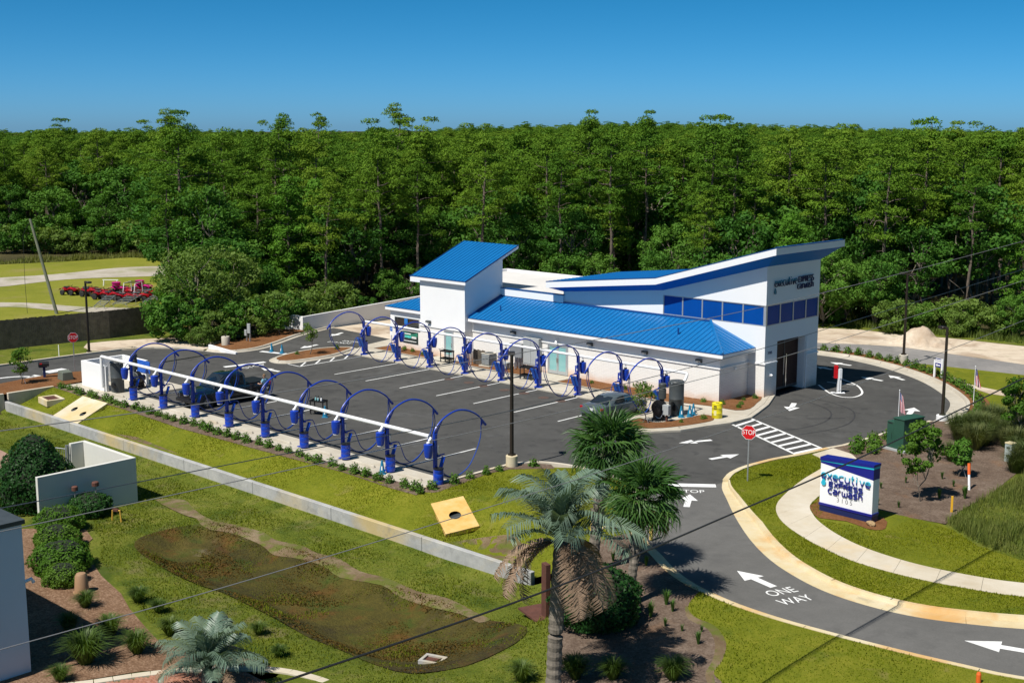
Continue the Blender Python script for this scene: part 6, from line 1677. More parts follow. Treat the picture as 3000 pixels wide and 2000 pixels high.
def quad(mb, pts): mb.add(pts, [tuple(range(len(pts)))])
wb_ = MB(); quad(wb_, [(-.66, -1.71, 1.065), (.66, -1.71, 1.065), (.57, -.92, 1.385), (-.57, -.92, 1.385)]); wb_.build('rear_window', M_windark, car)
wb_ = MB(); quad(wb_, [(-.68, 1.27, 1.02), (.68, 1.27, 1.02), (.56, .52, 1.43), (-.56, .52, 1.43)]); wb_.build('windscreen', M_windark, car)
for s in (-1, 1):
    for nm, pts in (('rear_side_window', [(.782, -1.15, 1.02), (.782, -.12, 1.0), (.705, -.10, 1.375), (.70, -.72, 1.33)]), ('front_side_window', [(.782, -.04, 1.0), (.782, .98, 1.0), (.70, .52, 1.33), (.705, -.02, 1.38)])):
        wb_ = MB(); quad(wb_, [(s * (a + .012), b, c) for a, b, c in pts]); wb_.build(nm, M_windark, car)
    MB().box((s * .66, -2.245, .84), (.44, .12, .15), R(s * -14)).build('tail_lamp', M_tail, car, bevel=.02)
    MB().box((s * .62, 2.20, .68), (.36, .12, .12), R(s * -22)).build('head_lamp', M_head, car, bevel=.02)
    MB().box((s * .98, .72, 1.0), (.18, .10, .12)).build('mirror', M_cargrey, car, bevel=.02)
    for y in (-.35, .62): MB().box((s * .915, y, .84), (.015, .16, .025)).build('door_handle', M_cargrey, car)
    for y in (-1.33, 1.36):
        MB().cyl((s * .70, y, .33), (s * .912, y, .33), .365, n=24).build('wheel_arch', M_black, car)
        wheel(car, s * .80, y, .325, .215)
MB().box((0, -2.335, .78), (.34, .012, .15)).build('number_plate', M_signwhite, car)
MB().box((0, -2.33, .40), (1.45, .05, .16)).build('bumper_insert', M_black, car, bevel=.02)
MB().box((0, -2.315, .93), (.10, .02, .05)).build('badge', M_chrome, car)

# dark pickup, nose towards -y
tk = thing('pickup_truck', 'black crew cab pickup truck parked at the front vacuum row', 'truck', (-24.0, 3.75, 0), R(180))
ys_ = [(-2.95, .90, .50, 1.02), (-2.9, .97, .42, 1.10), (-2.5, 1.0, .42, 1.12), (-1.2, 1.0, .40, 1.13), (-.9, 1.0, .38, 1.13), (.8, 1.0, .38, 1.14), (1.2, 1.0, .38, 1.15), (2.3, .99, .40, 1.12), (2.75, .95, .42, 1.04), (2.92, .86, .48, .92)]
loft(MB(), [body_section(y, hw, z0, z1, .02, .05) for y, hw, z0, z1 in ys_]).build('body', M_trucknavy, tk, smooth=True)
cab = [(-1.05, .84, 1.12, 1.80), (-.95, .86, 1.12, 1.90), (-.2, .86, 1.12, 1.94), (.35, .85, 1.12, 1.90), (.75, .83, 1.13, 1.62), (1.25, .80, 1.13, 1.20)]
def cab_sec2(y, hw, z0, z1):
    b = .93
    return [(-b, y, z0 - .06), (-b + .02, y, z0), (-hw + .03, y, z1 - .08), (-hw + .16, y, z1 - .01), (0, y, z1 + .02), (hw - .16, y, z1 - .01), (hw - .03, y, z1 - .08), (b - .02, y, z0), (b, y, z0 - .06)]
loft(MB(), [cab_sec2(*q) for q in cab]).build('cabin', M_trucknavy, tk, smooth=True)
wb_ = MB(); quad(wb_, [(-.80, 1.24, 1.22), (.80, 1.24, 1.22), (.66, .42, 1.89), (-.66, .42, 1.89)]); wb_.build('windscreen', M_windark, tk)
wb_ = MB(); quad(wb_, [(-.74, -1.062, 1.3), (.74, -1.062, 1.3), (.66, -1.045, 1.74), (-.66, -1.045, 1.74)]); wb_.build('rear_window', M_windark, tk)
MB().bbox(-.86, .86, -2.86, -1.12, 1.12, 1.165).build('bed_cover', M_black, tk)
for s in (-1, 1):
    for nm, pts in (('rear_side_window', [(.925, -.9, 1.17), (.925, -.08, 1.17), (.862, -.10, 1.80), (.855, -.85, 1.76)]), ('front_side_window', [(.925, .0, 1.17), (.925, 1.0, 1.17), (.845, .42, 1.76), (.86, -.02, 1.80)])):
        wb_ = MB(); quad(wb_, [(s * (a + .012), b, c) for a, b, c in pts]); wb_.build(nm, M_windark, tk)
    MB().box((s * .88, -2.93, .86), (.16, .10, .42)).build('tail_lamp', M_tail, tk, bevel=.02)
    MB().box((s * .74, 2.82, .86), (.34, .14, .2), R(s * -16)).build('head_lamp', M_head, tk, bevel=.02)
    MB().box((s * 1.10, .78, 1.28), (.22, .12, .24)).build('mirror', M_black, tk, bevel=.03)
    MB().box((s * 1.0, -.1, .38), (.16, 2.0, .06)).build('side_step', M_black, tk, bevel=.01)
    for y in (-.5, .5): MB().box((s * 1.005, y - .2, 1.0), (.015, .18, .03)).build('door_handle', M_black, tk)
    for y in (-1.85, 1.95):
        MB().cyl((s * .75, y, .42), (s * 1.004, y, .42), .48, n=24).build('wheel_arch', M_black, tk)
        wheel(tk, s * .88, y, .41, .26, 12, M_chrome)
MB().box((0, 2.90, .80), (1.1, .10, .36)).build('grille', M_black, tk, bevel=.02)
MB().box((0, -3.0, .58), (1.7, .16, .16)).build('rear_bumper', M_black, tk, bevel=.02)
MB().box((0, 2.96, .55), (1.8, .14, .2)).build('front_bumper', M_black, tk, bevel=.02)

# quad bikes in the field
def quad_bike(name, label, mat, group):
    t = thing(name, label, 'quad bike', (0, 0, 0), 0, group)
    MB().add([(-.28, -.85, .62), (.28, -.85, .62), (.30, -.3, .60), (-.30, -.3, .60), (-.2, -.8, .78), (.2, -.8, .78), (.18, -.3, .72), (-.18, -.3, .72)], [(3, 2, 1, 0), (4, 5, 6, 7), (0, 1, 5, 4), (1, 2, 6, 5), (2, 3, 7, 6), (3, 0, 4, 7)]).build('tail_cowl', mat, t, bevel=.03)
    loft(MB(), [[(-.16, y, .5), (-w, y, z - .1), (-w * .5, y, z), (w * .5, y, z), (w, y, z - .1), (.16, y, .5)] for y, w, z in ((-.2, .14, .72), (.15, .22, .86), (.45, .26, .84), (.75, .30, .74), (.95, .22, .62))]).build('tank_cowl', mat, t, smooth=True)
    for s in (-1, 1):
        for y in (-.58, .62):
            m2 = MB(); pts = [(a, z) for a, z in ((-.42, .55), (-.28, .72), (0, .78), (.28, .72), (.42, .55))]
            vs = [(s * .20, y + a, z) for a, z in pts] + [(s * .56, y + a * 1.02, z - .03) for a, z in pts]
            m2.add(vs, [(i, i + 1, 6 + i, 5 + i) for i in range(4)]); m2.build('fender', mat, t)
            MB().cyl((s * .36, y, .29), (s * .58, y, .29), .29, n=14).build('wheel', M_rubber, t, bevel=.05)
    MB().box((0, -.35, .84), (.30, .72, .12)).build('seat', M_black, t, bevel=.04)
    MB().tube([(-.38, .12, 1.04), (-.15, .26, 1.02), (0, .3, 1.0), (.15, .26, 1.02), (.38, .12, 1.04)], .022, 5).cyl((0, .45, .75), (0, .28, 1.02), .03, n=6).build('handlebar', M_black, t)
    MB().box((0, 0, .42), (.34, 1.3, .26)).build('chassis', M_black, t)
    rk = MB()
    for k in range(4): rk.bbox(-.3 + .2 * k - .01, -.3 + .2 * k + .01, .55, .95, .86, .88)
    rk.bbox(-.32, .32, .54, .56, .86, .88).bbox(-.32, .32, .94, .96, .86, .88).build('rack', M_black, t)
    return t
GQ = 'red quad bikes parked on the grass field'
q0 = quad_bike('quad_bike', 'red quad bike standing apart beside the leaning pole', M_redplastic, GQ)
spots = [(-80.9, 22.6, 20), (-79.3, 24.0, 30), (-78.2, 23.4, 30), (-76.8, 24.0, 28), (-75.2, 23.2, 32), (-74.0, 23.6, 30), (-72.9, 24.2, 28), (-71.8, 24.0, 34), (-71.0, 25.2, 30), (-74.6, 26.2, 205), (-76.0, 27.0, 210), (-72.6, 27.6, 30), (-70.0, 27.4, 20), (-73.6, 30.6, 15), (-72.2, 31.4, 20)]
for i, (x, y, a) in enumerate(spots):
    o = q0 if i == 0 else copy_tree(q0)
    o.location = (x, y, .03); o.rotation_euler = (0, 0, R(a - 90))
    if i: o['label'] = 'red quad bike in the crowded row behind the board fence' if i < 12 else 'red quad bike at the bush end of the parked bikes'
qp = quad_bike('quad_bike', 'pink topped quad bike standing among the red ones', M_pink, GQ)
for i, (x, y, a) in enumerate([(-77.9, 26.6, 30), (-77.6, 29.2, 30)]):
    o = qp if i == 0 else copy_tree(qp)
    o.location = (x, y, .03); o.rotation_euler = (0, 0, R(a - 90))
    if i: o['label'] = 'pink topped quad bike behind the red row, nearest the track'
    t = thing('pink_crate', ['pink storage tub on the quad bike in the middle of the row', 'pink storage tub on the quad bike nearest the gravel track'][i], 'tub', (x - .1, y - .2, .93))
    MB().lathe([(.42, 0), (.48, .34), (.50, .36), (.3, .40)], (0, 0, 0), 14).build('tub', M_pink, t, smooth=True)
def rail_frame(name, label, a, b, w, h, n, mat):
    a, b = Vector(a), Vector(b); u = (b - a).normalized(); p = Vector((-u.y, u.x, 0)) * w
    t = thing(name, label, 'frame', a)
    mb = MB(); A_, B_ = Vector((0, 0, h[0])), b - a + Vector((0, 0, h[1] - b.z + a.z))
    mb.tube([A_, B_], .04, 6).tube([A_ + p, B_ + p], .04, 6)
    mb.build('rail', mat, t)
    for k in range(n):
        f = (k + .5) / n; m = A_.lerp(B_, f)
        MB().tube([m, m + p], .03, 5).build('rung', mat, t)
        if k % 3 == 0: MB().cyl(m, (m.x, m.y, 0), .025, n=5).cyl(m + p, (m.x + p.x, m.y + p.y, 0), .025, n=5).build('leg', mat, t)
rail_frame('metal_frame', 'pale metal ladder frame lying behind the fence, nearest the pole', (-68.4, 19.6, .03), (-72.4, 23.2, .03), .9, (.3, .7), 7, M_steel)
rail_frame('metal_frame', 'long pale metal trailer frame behind the fence', (-67.4, 21.4, .03), (-72.4, 27.2, .03), 1.3, (.4, .9), 9, M_steel)
rail_frame('metal_frame', 'pale metal rack frame behind the fence by the bush', (-65.6, 23.0, .03), (-70.0, 27.6, .03), 1.0, (.4, .8), 8, M_steel)
t = thing('roll_cage', 'bare white tube roll cage among the quad bikes', 'frame', (-73.3, 25.6, .03), R(35))
for s in (-.6, .6): MB().tube([(s, -1.0, .6), (s, -.6, 1.7), (s, 1.0, 1.7), (s, 1.1, .4)], .035, 6).build('hoop', M_pvc, t)
for y, z in ((-.6, 1.7), (.2, 1.7), (1.0, 1.7)): MB().cyl((-.6, y, z), (.6, y, z), .03, n=6).build('cross_bar', M_black, t)
t = thing('boat_trailer', 'pale metal trailer tongue showing above the fence', 'trailer', (-67.8, 5.6, 0), R(30))
MB().tube([(-3, 0, 1.0), (0, 0, 1.6), (1.4, 0, 2.2)], .07, 6).tube([(-3, .7, 1.0), (0, .0, 1.6)], .06, 6).tube([(.6, 0, 1.8), (.9, 0, .0)], .06, 6).tube([(-2.6, .3, 1.0), (-2.6, .3, 0)], .06, 6).build('tongue', M_steel, t)
MB().cyl((1.4, -.08, 2.2), (1.4, .08, 2.2), .18, n=12).build('jockey_wheel', M_dgrey, t)
t = thing('sawhorse', 'white sawhorse standing on the grass by the gravel track', 'sawhorse', (-85.0, 29.6, .03), R(40))
MB().bbox(-.9, .9, -.04, .04, .62, .70).build('beam', M_signwhite, t)
for a in (-.75, .75):
    for b in (-.25, .25): MB().cyl((a, 0, .64), (a, b, 0), .035, n=5).build('leg', M_signwhite, t)

# ================================================================== PERSON beside the truck
def person():
    t = thing('person', 'person in a light blue shirt and grey shorts beside the truck', 'person', (-22.35, 5.75, 0), R(100))
    # local: faces +y, x to its right
    def skin(name, joints, edges, radii, mat, root):
        me = bpy.data.meshes.new(name); me.from_pydata(joints, edges, [])
        o = link(name, me, t)
        sk = o.modifiers.new('skin', 'SKIN')
        L = me.skin_vertices[0].data
        for i, r in enumerate(radii):
            L[i].radius = (r, r) if not isinstance(r, tuple) else r
            L[i].use_root = (i == root)
        ss = o.modifiers.new('sub', 'SUBSURF'); ss.levels = 2; ss.render_levels = 2
        bpy.context.view_layer.update()
        m2 = bpy.data.meshes.new_from_object(o.evaluated_get(bpy.context.evaluated_depsgraph_get()))
        o.modifiers.clear(); o.data = m2; m2.materials.clear(); m2.materials.append(mat)
        m2.polygons.foreach_set('use_smooth', [True] * len(m2.polygons))
        return o
    J = [(0, 0, .92), (0, .01, 1.12), (0, .02, 1.32), (0, .02, 1.44), (0, .04, 1.53), (0, .06, 1.62),
         (-.17, .0, 1.40), (-.24, .05, 1.16), (-.20, .28, 1.10), (-.19, .36, 1.12),
         (.17, .0, 1.40), (.23, .10, 1.16), (.16, .34, 1.16), (.14, .42, 1.19),
         (-.10, 0, .88), (-.11, .03, .48), (-.11, -.02, .09), (-.12, .10, .04),
         (.10, 0, .88), (.11, .05, .48), (.11, -.03, .09), (.12, .09, .04)]
    E = [(0, 1), (1, 2), (2, 3), (3, 4), (4, 5), (2, 6), (6, 7), (7, 8), (8, 9), (2, 10), (10, 11), (11, 12), (12, 13), (0, 14), (14, 15), (15, 16), (16, 17), (0, 18), (18, 19), (19, 20), (20, 21)]
    rad = [(.14, .11), (.13, .10), (.15, .11), .07, .055, .06, .065, .048, .036, .03, .065, .048, .036, .03, .095, .062, .042, .04, .095, .062, .042, .04]
    b = skin('body', J, E, rad, M_skin, 0)
    # head with face, ears
    bm = bmesh.new(); bmesh.ops.create_uvsphere(bm, u_segments=20, v_segments=14, radius=1)
    for v in bm.verts:
        c = v.co; c.x *= .076; c.y *= .098; c.z *= .118
        if c.z < 0 and c.y > 0: c.y += .012 * (-c.z / .118)
        if c.z < -.03: c.x *= 1 - .25 * (-c.z - .03) / .09
        if abs(c.x) < .014 and c.y > .07 and -.035 < c.z < .02: c.y += .018
        c.x += 0; c.y += .05; c.z += 1.645
    me = bpy.data.meshes.new('head'); bm.to_mesh(me); bm.free(); me.materials.append(M_skin); me.polygons.foreach_set('use_smooth', [True] * len(me.polygons)); h = link('head', me, t)
    for s in (-1, 1):
        MB().lathe([(.004, -.012), (.009, 0), (.004, .012)], (s * .030, .143, 1.655), 8).build('eye', M_black, h)
        MB().lathe([(.010, -.03), (.018, 0), (.010, .03)], (s * .078, .045, 1.645), 8).build('ear', M_skin, h)
    MB().box((0, .152, 1.585), (.045, .008, .010)).build('mouth', plain('lips', (.35, .12, .10), .5), h)
    bm = bmesh.new(); bmesh.ops.create_uvsphere(bm, u_segments=20, v_segments=14, radius=1)
    for v in list(bm.verts):
        if v.co.z < -.25 or (v.co.y > .45 and v.co.z < .42): bm.verts.remove(v)
    for v in bm.verts: v.co = Vector((v.co.x * .088, v.co.y * .108 + .044, v.co.z * .125 + 1.655)); v.co *= 1 + .004 * noise.noise(v.co * 60)
    me = bpy.data.meshes.new('hair'); bm.to_mesh(me); bm.free(); me.materials.append(M_hair); me.polygons.foreach_set('use_smooth', [True] * len(me.polygons)); link('hair', me, t)
    skin('shirt', [(0, 0, .90), (0, .01, 1.12), (0, .02, 1.34), (0, .02, 1.43), (-.18, .0, 1.40), (-.235, .045, 1.20), (.18, .0, 1.40), (.228, .085, 1.20)], [(0, 1), (1, 2), (2, 3), (2, 4), (4, 5), (2, 6), (6, 7)], [(.165, .13), (.155, .12), (.172, .13), .075, .085, .068, .085, .068], M_shirt, 0)
    skin('shorts', [(0, 0, .93), (-.10, 0, .84), (-.115, .03, .52), (.10, 0, .84), (.115, .045, .52)], [(0, 1), (1, 2), (0, 3), (3, 4)], [(.15, .12), .115, .092, .115, .092], M_shorts, 0)
    for s, (x, y) in ((-1, (-.12, .06)), (1, (.12, .055))): MB().box((x, y, .045), (.09, .26, .085)).build('shoe', M_black, t, bevel=.03)
    for s, (x, y, z) in ((-1, (-.19, .38, 1.12)), (1, (.14, .44, 1.19))):
        MB().box((x, y, z), (.035, .08, .075)).build('palm', M_skin, b, bevel=.012)
        for k in range(4):
            L = (.055, .065, .06, .045)[k]; zz = z + .03 - .02 * k
            MB().tube([(x, y + .035, zz), (x, y + .035 + L * .6, zz - .004), (x - s * .012, y + .035 + L, zz - .014)], .0085, 6).build('finger', M_skin, b)
        MB().tube([(x - s * .01, y - .01, z + .03), (x - s * .03, y + .02, z + .045), (x - s * .035, y + .05, z + .045)], .0095, 6).build('thumb', M_skin, b)
    # one continuous skin: head, ears, hands joined into the body mesh
    bm = bmesh.new()
    bpy.context.view_layer.update()
    skin_objs = [b, h] + [o for o in list(b.children) + list(h.children) if o.name.split('.')[0] in ('palm', 'finger', 'thumb', 'ear')]
    for o in skin_objs: bm.from_mesh(o.data)
    me = bpy.data.meshes.new('body'); bm.to_mesh(me); bm.free(); me.materials.append(M_skin)
    me.polygons.foreach_set('use_smooth', [True] * len(me.polygons))
    for o in list(h.children):
        if o.name.split('.')[0] in ('eye', 'mouth'): o.parent = b
    for o in skin_objs[1:]: bpy.data.objects.remove(o)
    b.data = me
    return t
person()

# ================================================================== VEGETATION
def rng_dirs(rg, n):
    v = rg.normal(size=(n, 3)); return v / np.linalg.norm(v, axis=1)[:, None]

def leaf_quads(rg, C, Nrm, size, asp=.55, jit=.6, curl=0.0):
    """quads at points C with normals near Nrm"""
    n = len(C)
    nr = Nrm + rg.normal(size=(n, 3)) * jit; nr /= np.linalg.norm(nr, axis=1)[:, None]
    a = np.cross(nr, rg.normal(size=(n, 3))); a /= np.linalg.norm(a, axis=1)[:, None]
    b = np.cross(nr, a)
    s = size * rg.uniform(.65, 1.3, n)[:, None]
    a = a * s * .5; b = b * s * .5 * asp
    tip = C + a; tail = C - a
    V = np.stack([tail, C + b, tip, C - b], 1).reshape(-1, 3)
    F = np.arange(4 * n).reshape(n, 4)
    return V, F

def needle_puffs(rg, centers, radii, per, length=.5, width=.09):
    """thin triangles radiating from each puff, upturned"""
    k = len(centers)
    C = np.repeat(np.asarray(centers), per, 0); r = np.repeat(np.asarray(radii), per)[:, None]
    n = k * per
    d = rng_dirs(rg, n); d[:, 2] = np.abs(d[:, 2]) * .9 + .05 * rg.normal(size=n); d /= np.linalg.norm(d, axis=1)[:, None]
    start = C + d * r * rg.uniform(.05, .65, n)[:, None]
    tip = start + d * (r * rg.uniform(.45, .95, n)[:, None]) * (length / .5)
    side = np.cross(d, rg.normal(size=(n, 3))); side /= np.linalg.norm(side, axis=1)[:, None]
    w = width * rg.uniform(.6, 1.4, n)[:, None] * .5
    V = np.stack([start - side * w, start + side * w, tip], 1).reshape(-1, 3)
    return V, np.arange(3 * n).reshape(n, 3)

def puff_leaves(rg, centers, radii, per, leaf=.30, flat=.58):
    """rounded needle pads: small upturned blades over flattened domes"""
    k = len(centers); n = k * per
    C = np.repeat(np.asarray(centers), per, 0); r = np.repeat(np.asarray(radii), per)[:, None]
    d = rng_dirs(rg, n); d[:, 2] = np.where(rg.uniform(size=n) < .78, np.abs(d[:, 2]), d[:, 2])
    lump = rg.uniform(.60, 1.08, n)[:, None]
    pos = C + d * r * lump * np.array([1, 1, flat])
    nr = d * np.array([1, 1, 1.5]); nr /= np.linalg.norm(nr, axis=1)[:, None]
    return leaf_quads(rg, pos, nr, leaf, .34, .55)

def limb(mb, p0, p1, r0, r1, rg, bend=.12, n=5, seg=4):
    p0, p1 = Vector(p0), Vector(p1); L = (p1 - p0).length
    pts = [p0.lerp(p1, i / seg) + (Vector(rg.normal(size=3)) * bend * L * .25 if 0 < i < seg else Vector((0, 0, 0))) for i in range(seg + 1)]
    mb.tube(pts, [r0 + (r1 - r0) * i / seg for i in range(seg + 1)], n)
    return pts

class Proto:
    pass
def pine_proto(seed, H, spread=2.6, low=.52, nb=17, per=130, fork=False, dense=1.0):
    rg = np.random.default_rng(seed); mb = MB()
    lean = rg.normal(size=2) * .25
    tr = [Vector((lean[0] * (i / 7) ** 2 + .08 * rg.normal() * (i > 0), lean[1] * (i / 7) ** 2 + .08 * rg.normal() * (i > 0), H * .95 * i / 7)) for i in range(8)]
    mb.tube(tr, [.21, .18, .165, .15, .13, .11, .08, .04], 8)
    cen, rad = [], []
    def on_trunk(z):
        t = z / (H * .95) * 7; i = min(6, int(t)); return tr[i].lerp(tr[i + 1], t - i)
    for k in range(nb):
        f = low + (1 - low) * (k + rg.uniform(0, .9)) / nb
        z = H * .95 * min(f, .995); p = on_trunk(z)
        a = k * 2.4 + rg.uniform(-.5, .5)
        prof = math.sin(math.pi * min(1, max(.08, (f - low) / (1 - low) * .80 + .22))) ** .7
        L = spread * prof * rg.uniform(.65, 1.15)
        tip = p + Vector((math.cos(a) * L, math.sin(a) * L, L * rg.uniform(.05, .45)))
        pts = limb(mb, p, tip, .05, .015, rg, .15, 5, 4)
        m = max(2, int(L * 1.35 * dense + .5))
        for j in range(m):
            t = .45 + .60 * (j + rg.uniform()) / m
            q = p.lerp(tip, t) + Vector(rg.normal(size=3)) * .16 * L
            q.z += .1
            cen.append(tuple(q)); rad.append(rg.uniform(.60, 1.15))
    for j in range(int(6 * dense)):
        q = tr[-1] + Vector(rg.normal(size=3)) * .6; q.z += .1; cen.append(tuple(q)); rad.append(rg.uniform(.6, .95))
    # a few dead snags under the crown
    for k in range(5):
        z = H * rg.uniform(low - .18, low); p = on_trunk(max(1, z)); a = rg.uniform(0, 6.28)
        limb(mb, p, p + Vector((math.cos(a), math.sin(a), .1)) * rg.uniform(.5, 1.3), .03, .01, rg, .2, 4, 3)
    V, F = puff_leaves(rg, cen, rad, per, .30)
    o = Proto(); o.trunk = mb.mesh('pine_trunk', M_bark, True); o.crown = raw_mesh('pine_crown', V, F, M_pine); o.H = H
    return o

def young_pine_proto(seed, H):
    rg = np.random.default_rng(seed); mb = MB()
    mb.tube([(0, 0, H * i / 5) for i in range(6)], [.13, .11, .09, .07, .05, .02], 7)
    cen, rad = [], []
    nb = 34
    for k in range(nb):
        f = .12 + .86 * k / nb; z = H * f; a = k * 2.4 + rg.uniform(-.4, .4)
        L = (H * .24) * (1 - f) ** .75 * rg.uniform(.75, 1.15) + .25
        p = Vector((0, 0, z)); tip = p + Vector((math.cos(a) * L, math.sin(a) * L, L * .35))
        limb(mb, p, tip, .035, .01, rg, .1, 4, 3)
        for j in range(max(2, int(L * 2.2))):
            t = .3 + .7 * rg.uniform(); q = p.lerp(tip, t) + Vector(rg.normal(size=3)) * .22
            cen.append(tuple(q)); rad.append(rg.uniform(.42, .75))
    cen.append((0, 0, H)); rad.append(.5)
    V, F = puff_leaves(rg, cen, rad, 100, .26, .75)
    o = Proto(); o.trunk = mb.mesh('young_pine_trunk', M_bark, True); o.crown = raw_mesh('young_pine_crown', V, F, M_youngpine); o.H = H
    return o

def broad_proto(seed, H, Rx, base=.30, clumps=46, per=120, leaf=.34, mat=None, rc=(.7, 1.35), trunk_r=.2, bark=None):
    rg = np.random.default_rng(seed); mb = MB()
    top = Vector((rg.normal() * .3, rg.normal() * .3, H * .72))
    tp = limb(mb, (0, 0, 0), top, trunk_r, trunk_r * .3, rg, .12, 8, 5)
    cz, rz = H * (base + (1 - base) / 2), H * (1 - base) / 2
    C, N, cc = [], [], []
    for k in range(clumps):
        d = Vector(rng_dirs(rg, 1)[0]); f = rg.uniform(.45, 1.0) ** .6
        c = Vector((d.x * Rx * f, d.y * Rx * f, cz + d.z * rz * f)); c.z = max(c.z, H * base * .8)
        cc.append(c)
    for c in cc[::2]:
        t = min(4, max(1, int(5 * c.z / H))); limb(mb, tp[t], c, trunk_r * .28, .02, rg, .2, 5, 4)
    for c in cc:
        r = rg.uniform(*rc)
        d = rng_dirs(rg, per); d[:, 2] = d[:, 2] * .8 + .18
        rr = r * rg.uniform(.55, 1.05, per)[:, None]
        C.append(np.array(c)[None, :] + d * rr * np.array([1, 1, .78])); N.append(d)
    V, F = leaf_quads(rg, np.concatenate(C), np.concatenate(N), leaf, .6, .55)
    o = Proto(); o.trunk = mb.mesh('tree_trunk', bark or M_barkgrey, True); o.crown = raw_mesh('tree_crown', V, F, mat or M_leaf); o.H = H
    return o

PINES = [pine_proto(11, 17, 2.9, .50), pine_proto(12, 18, 2.5, .58), pine_proto(13, 16, 3.2, .48), pine_proto(14, 17.5, 2.3, .64, 13), pine_proto(15, 18.5, 2.8, .55, 19), pine_proto(16, 16.5, 3.4, .58, 14)]
SPARSE = pine_proto(21, 20, 2.3, .66, 8, 110, dense=.7)
YOUNG = [young_pine_proto(31, 9.5), young_pine_proto(32, 8.0)]
BROAD = [broad_proto(41, 11, 3.4), broad_proto(42, 12.5, 3.0, .26, 50), broad_proto(43, 9, 3.2, .2, 42), broad_proto(44, 13, 3.8, .34, 54)]
PALE = [broad_proto(51, 8.0, 3.2, .12, 60, 120, .26, M_leaflight, (.55, 1.05)), broad_proto(52, 6.5, 2.6, .10, 46, 110, .26, M_leaflight, (.5, 1.0))]
BUSH = [broad_proto(61, 3.4, 2.0, .05, 30, 110, .26, M_leaf, (.45, .85), .07), broad_proto(62, 2.6, 1.7, .04, 24, 110, .24, M_leaflight, (.4, .75), .06)]

def plant(name, label, cat, p, x, y, h, rz, group=None, z=-.05, wide=1.0):
    s = h / p.H
    t = thing(name, label, cat, (x, y, z), rz, group)
    t.scale = (s * wide, s * wide, s)
    link('trunk', p.trunk, t); link('crown', p.crown, t)
    return t

# woodland edge, in metres on the ground
FWD, RGT = Vector((-.6900, .7238)), Vector((.7238, .6900))
def wood_edge(u):
    """distance from the camera stand to the first trees, for a bearing given as tan(angle)"""
    K = [(-.50, 182), (-.30, 180), (-.285, 178), (-.275, 120), (-.24, 114), (-.20, 117), (-.12, 121), (-.05, 124), (.02, 121), (.10, 117), (.17, 114), (.25, 111), (.33, 108.5), (.50, 104)]
    for (a, b), (c, dd) in zip(K, K[1:]):
        if u <= c: return b + (dd - b) * (u - a) / (c - a)
    return K[-1][1]
def spot(u, dist):
    """ground point at bearing u and forward distance dist"""
    return CAM.x + FWD.x * dist + RGT.x * dist * u, CAM.y + FWD.y * dist + RGT.y * dist * u

rw = random.Random(77)
NAMED = [  # bearing px, distance, height, kind, label
    (1414, 123, 16.9, 'P0', 'tall straight pine rising right behind the blue tower roof'),
    (1640, 121, 15.0, 'P3', 'forked slender pine behind the white flat roof'),
    (1735, 130, 18.6, 'P1', 'tallest pine with bare trunk above the middle of the building'),
    (1792, 122, 17.6, 'P4', 'dark trunked tall pine left of the sloping tall roof'),
    (1605, 128, 16.6, 'P5', 'pine with a bare trunk close behind the forked pine'),
    (2088, 122, 17.2, 'P2', 'broad crowned pine above the rising tall roof'),
    (2320, 126, 17.4, 'P0', 'tall pine behind the high end of the sloping roof'),
    (2222, 119, 13.5, 'P3', 'slim bare trunked pine in front of the wood by the roof peak'),
    (600, 128, 15.2, 'S', 'thin nearly bare pine trunk above the pale bushy tree'),
    (533, 150, 18.0, 'P2', 'spreading pine with open crown above the quad bikes'),
    (828, 140, 19.0, 'S', 'sparse flat topped pine standing out against the sky'),
    (925, 150, 19.2, 'S', 'sparse pine with a side branch standing against the sky'),
    (1160, 145, 20.2, 'S', 'tallest ragged pine breaking the skyline left of the tower'),
    (505, 190, 20.0, 'P4', 'dark topped pine on the skyline above the gravel track'),
    (1900, 150, 18.8, 'P1', 'rounded pine crown at the highest point of the tree line'),
    (2730, 140, 18.0, 'Y0', 'pointed young pine at the right of the tree line'),
    (835, 124, 12.5, 'Y0', 'bright bushy young pine behind the entry lane'),
    (925, 127, 12.0, 'Y1', 'second bright young pine right of the bushy one'),
    (760, 131, 10.0, 'Y1', 'lower bright young pine left of the bushy one'),
    (1110, 124, 15.5, 'P5', 'yellow green pine left of the blue tower'),
    (560, 107, 8.2, 'L0', 'pale grey green bushy tree at the end of the board fence'),
    (650, 110, 7.0, 'L1', 'pale bushy tree overlapping the larger one by the fence'),
]
used = []
for upx, dist, h, kd, lab in NAMED:
    u = (upx - 1500) / 3774.5
    x, y = spot(u, dist); used.append((x, y))
    pr = {'P': lambda i: PINES[i], 'S': lambda i: SPARSE, 'Y': lambda i: YOUNG[i], 'L': lambda i: PALE[i]}[kd[0]](int(kd[1:] or 0))
    plant({'P': 'pine_tree', 'S': 'pine_tree', 'Y': 'young_pine_tree', 'L': 'broadleaf_tree'}[kd[0]], lab, 'tree', pr, x, y, h, rw.uniform(0, 6.28), 'woodland trees')

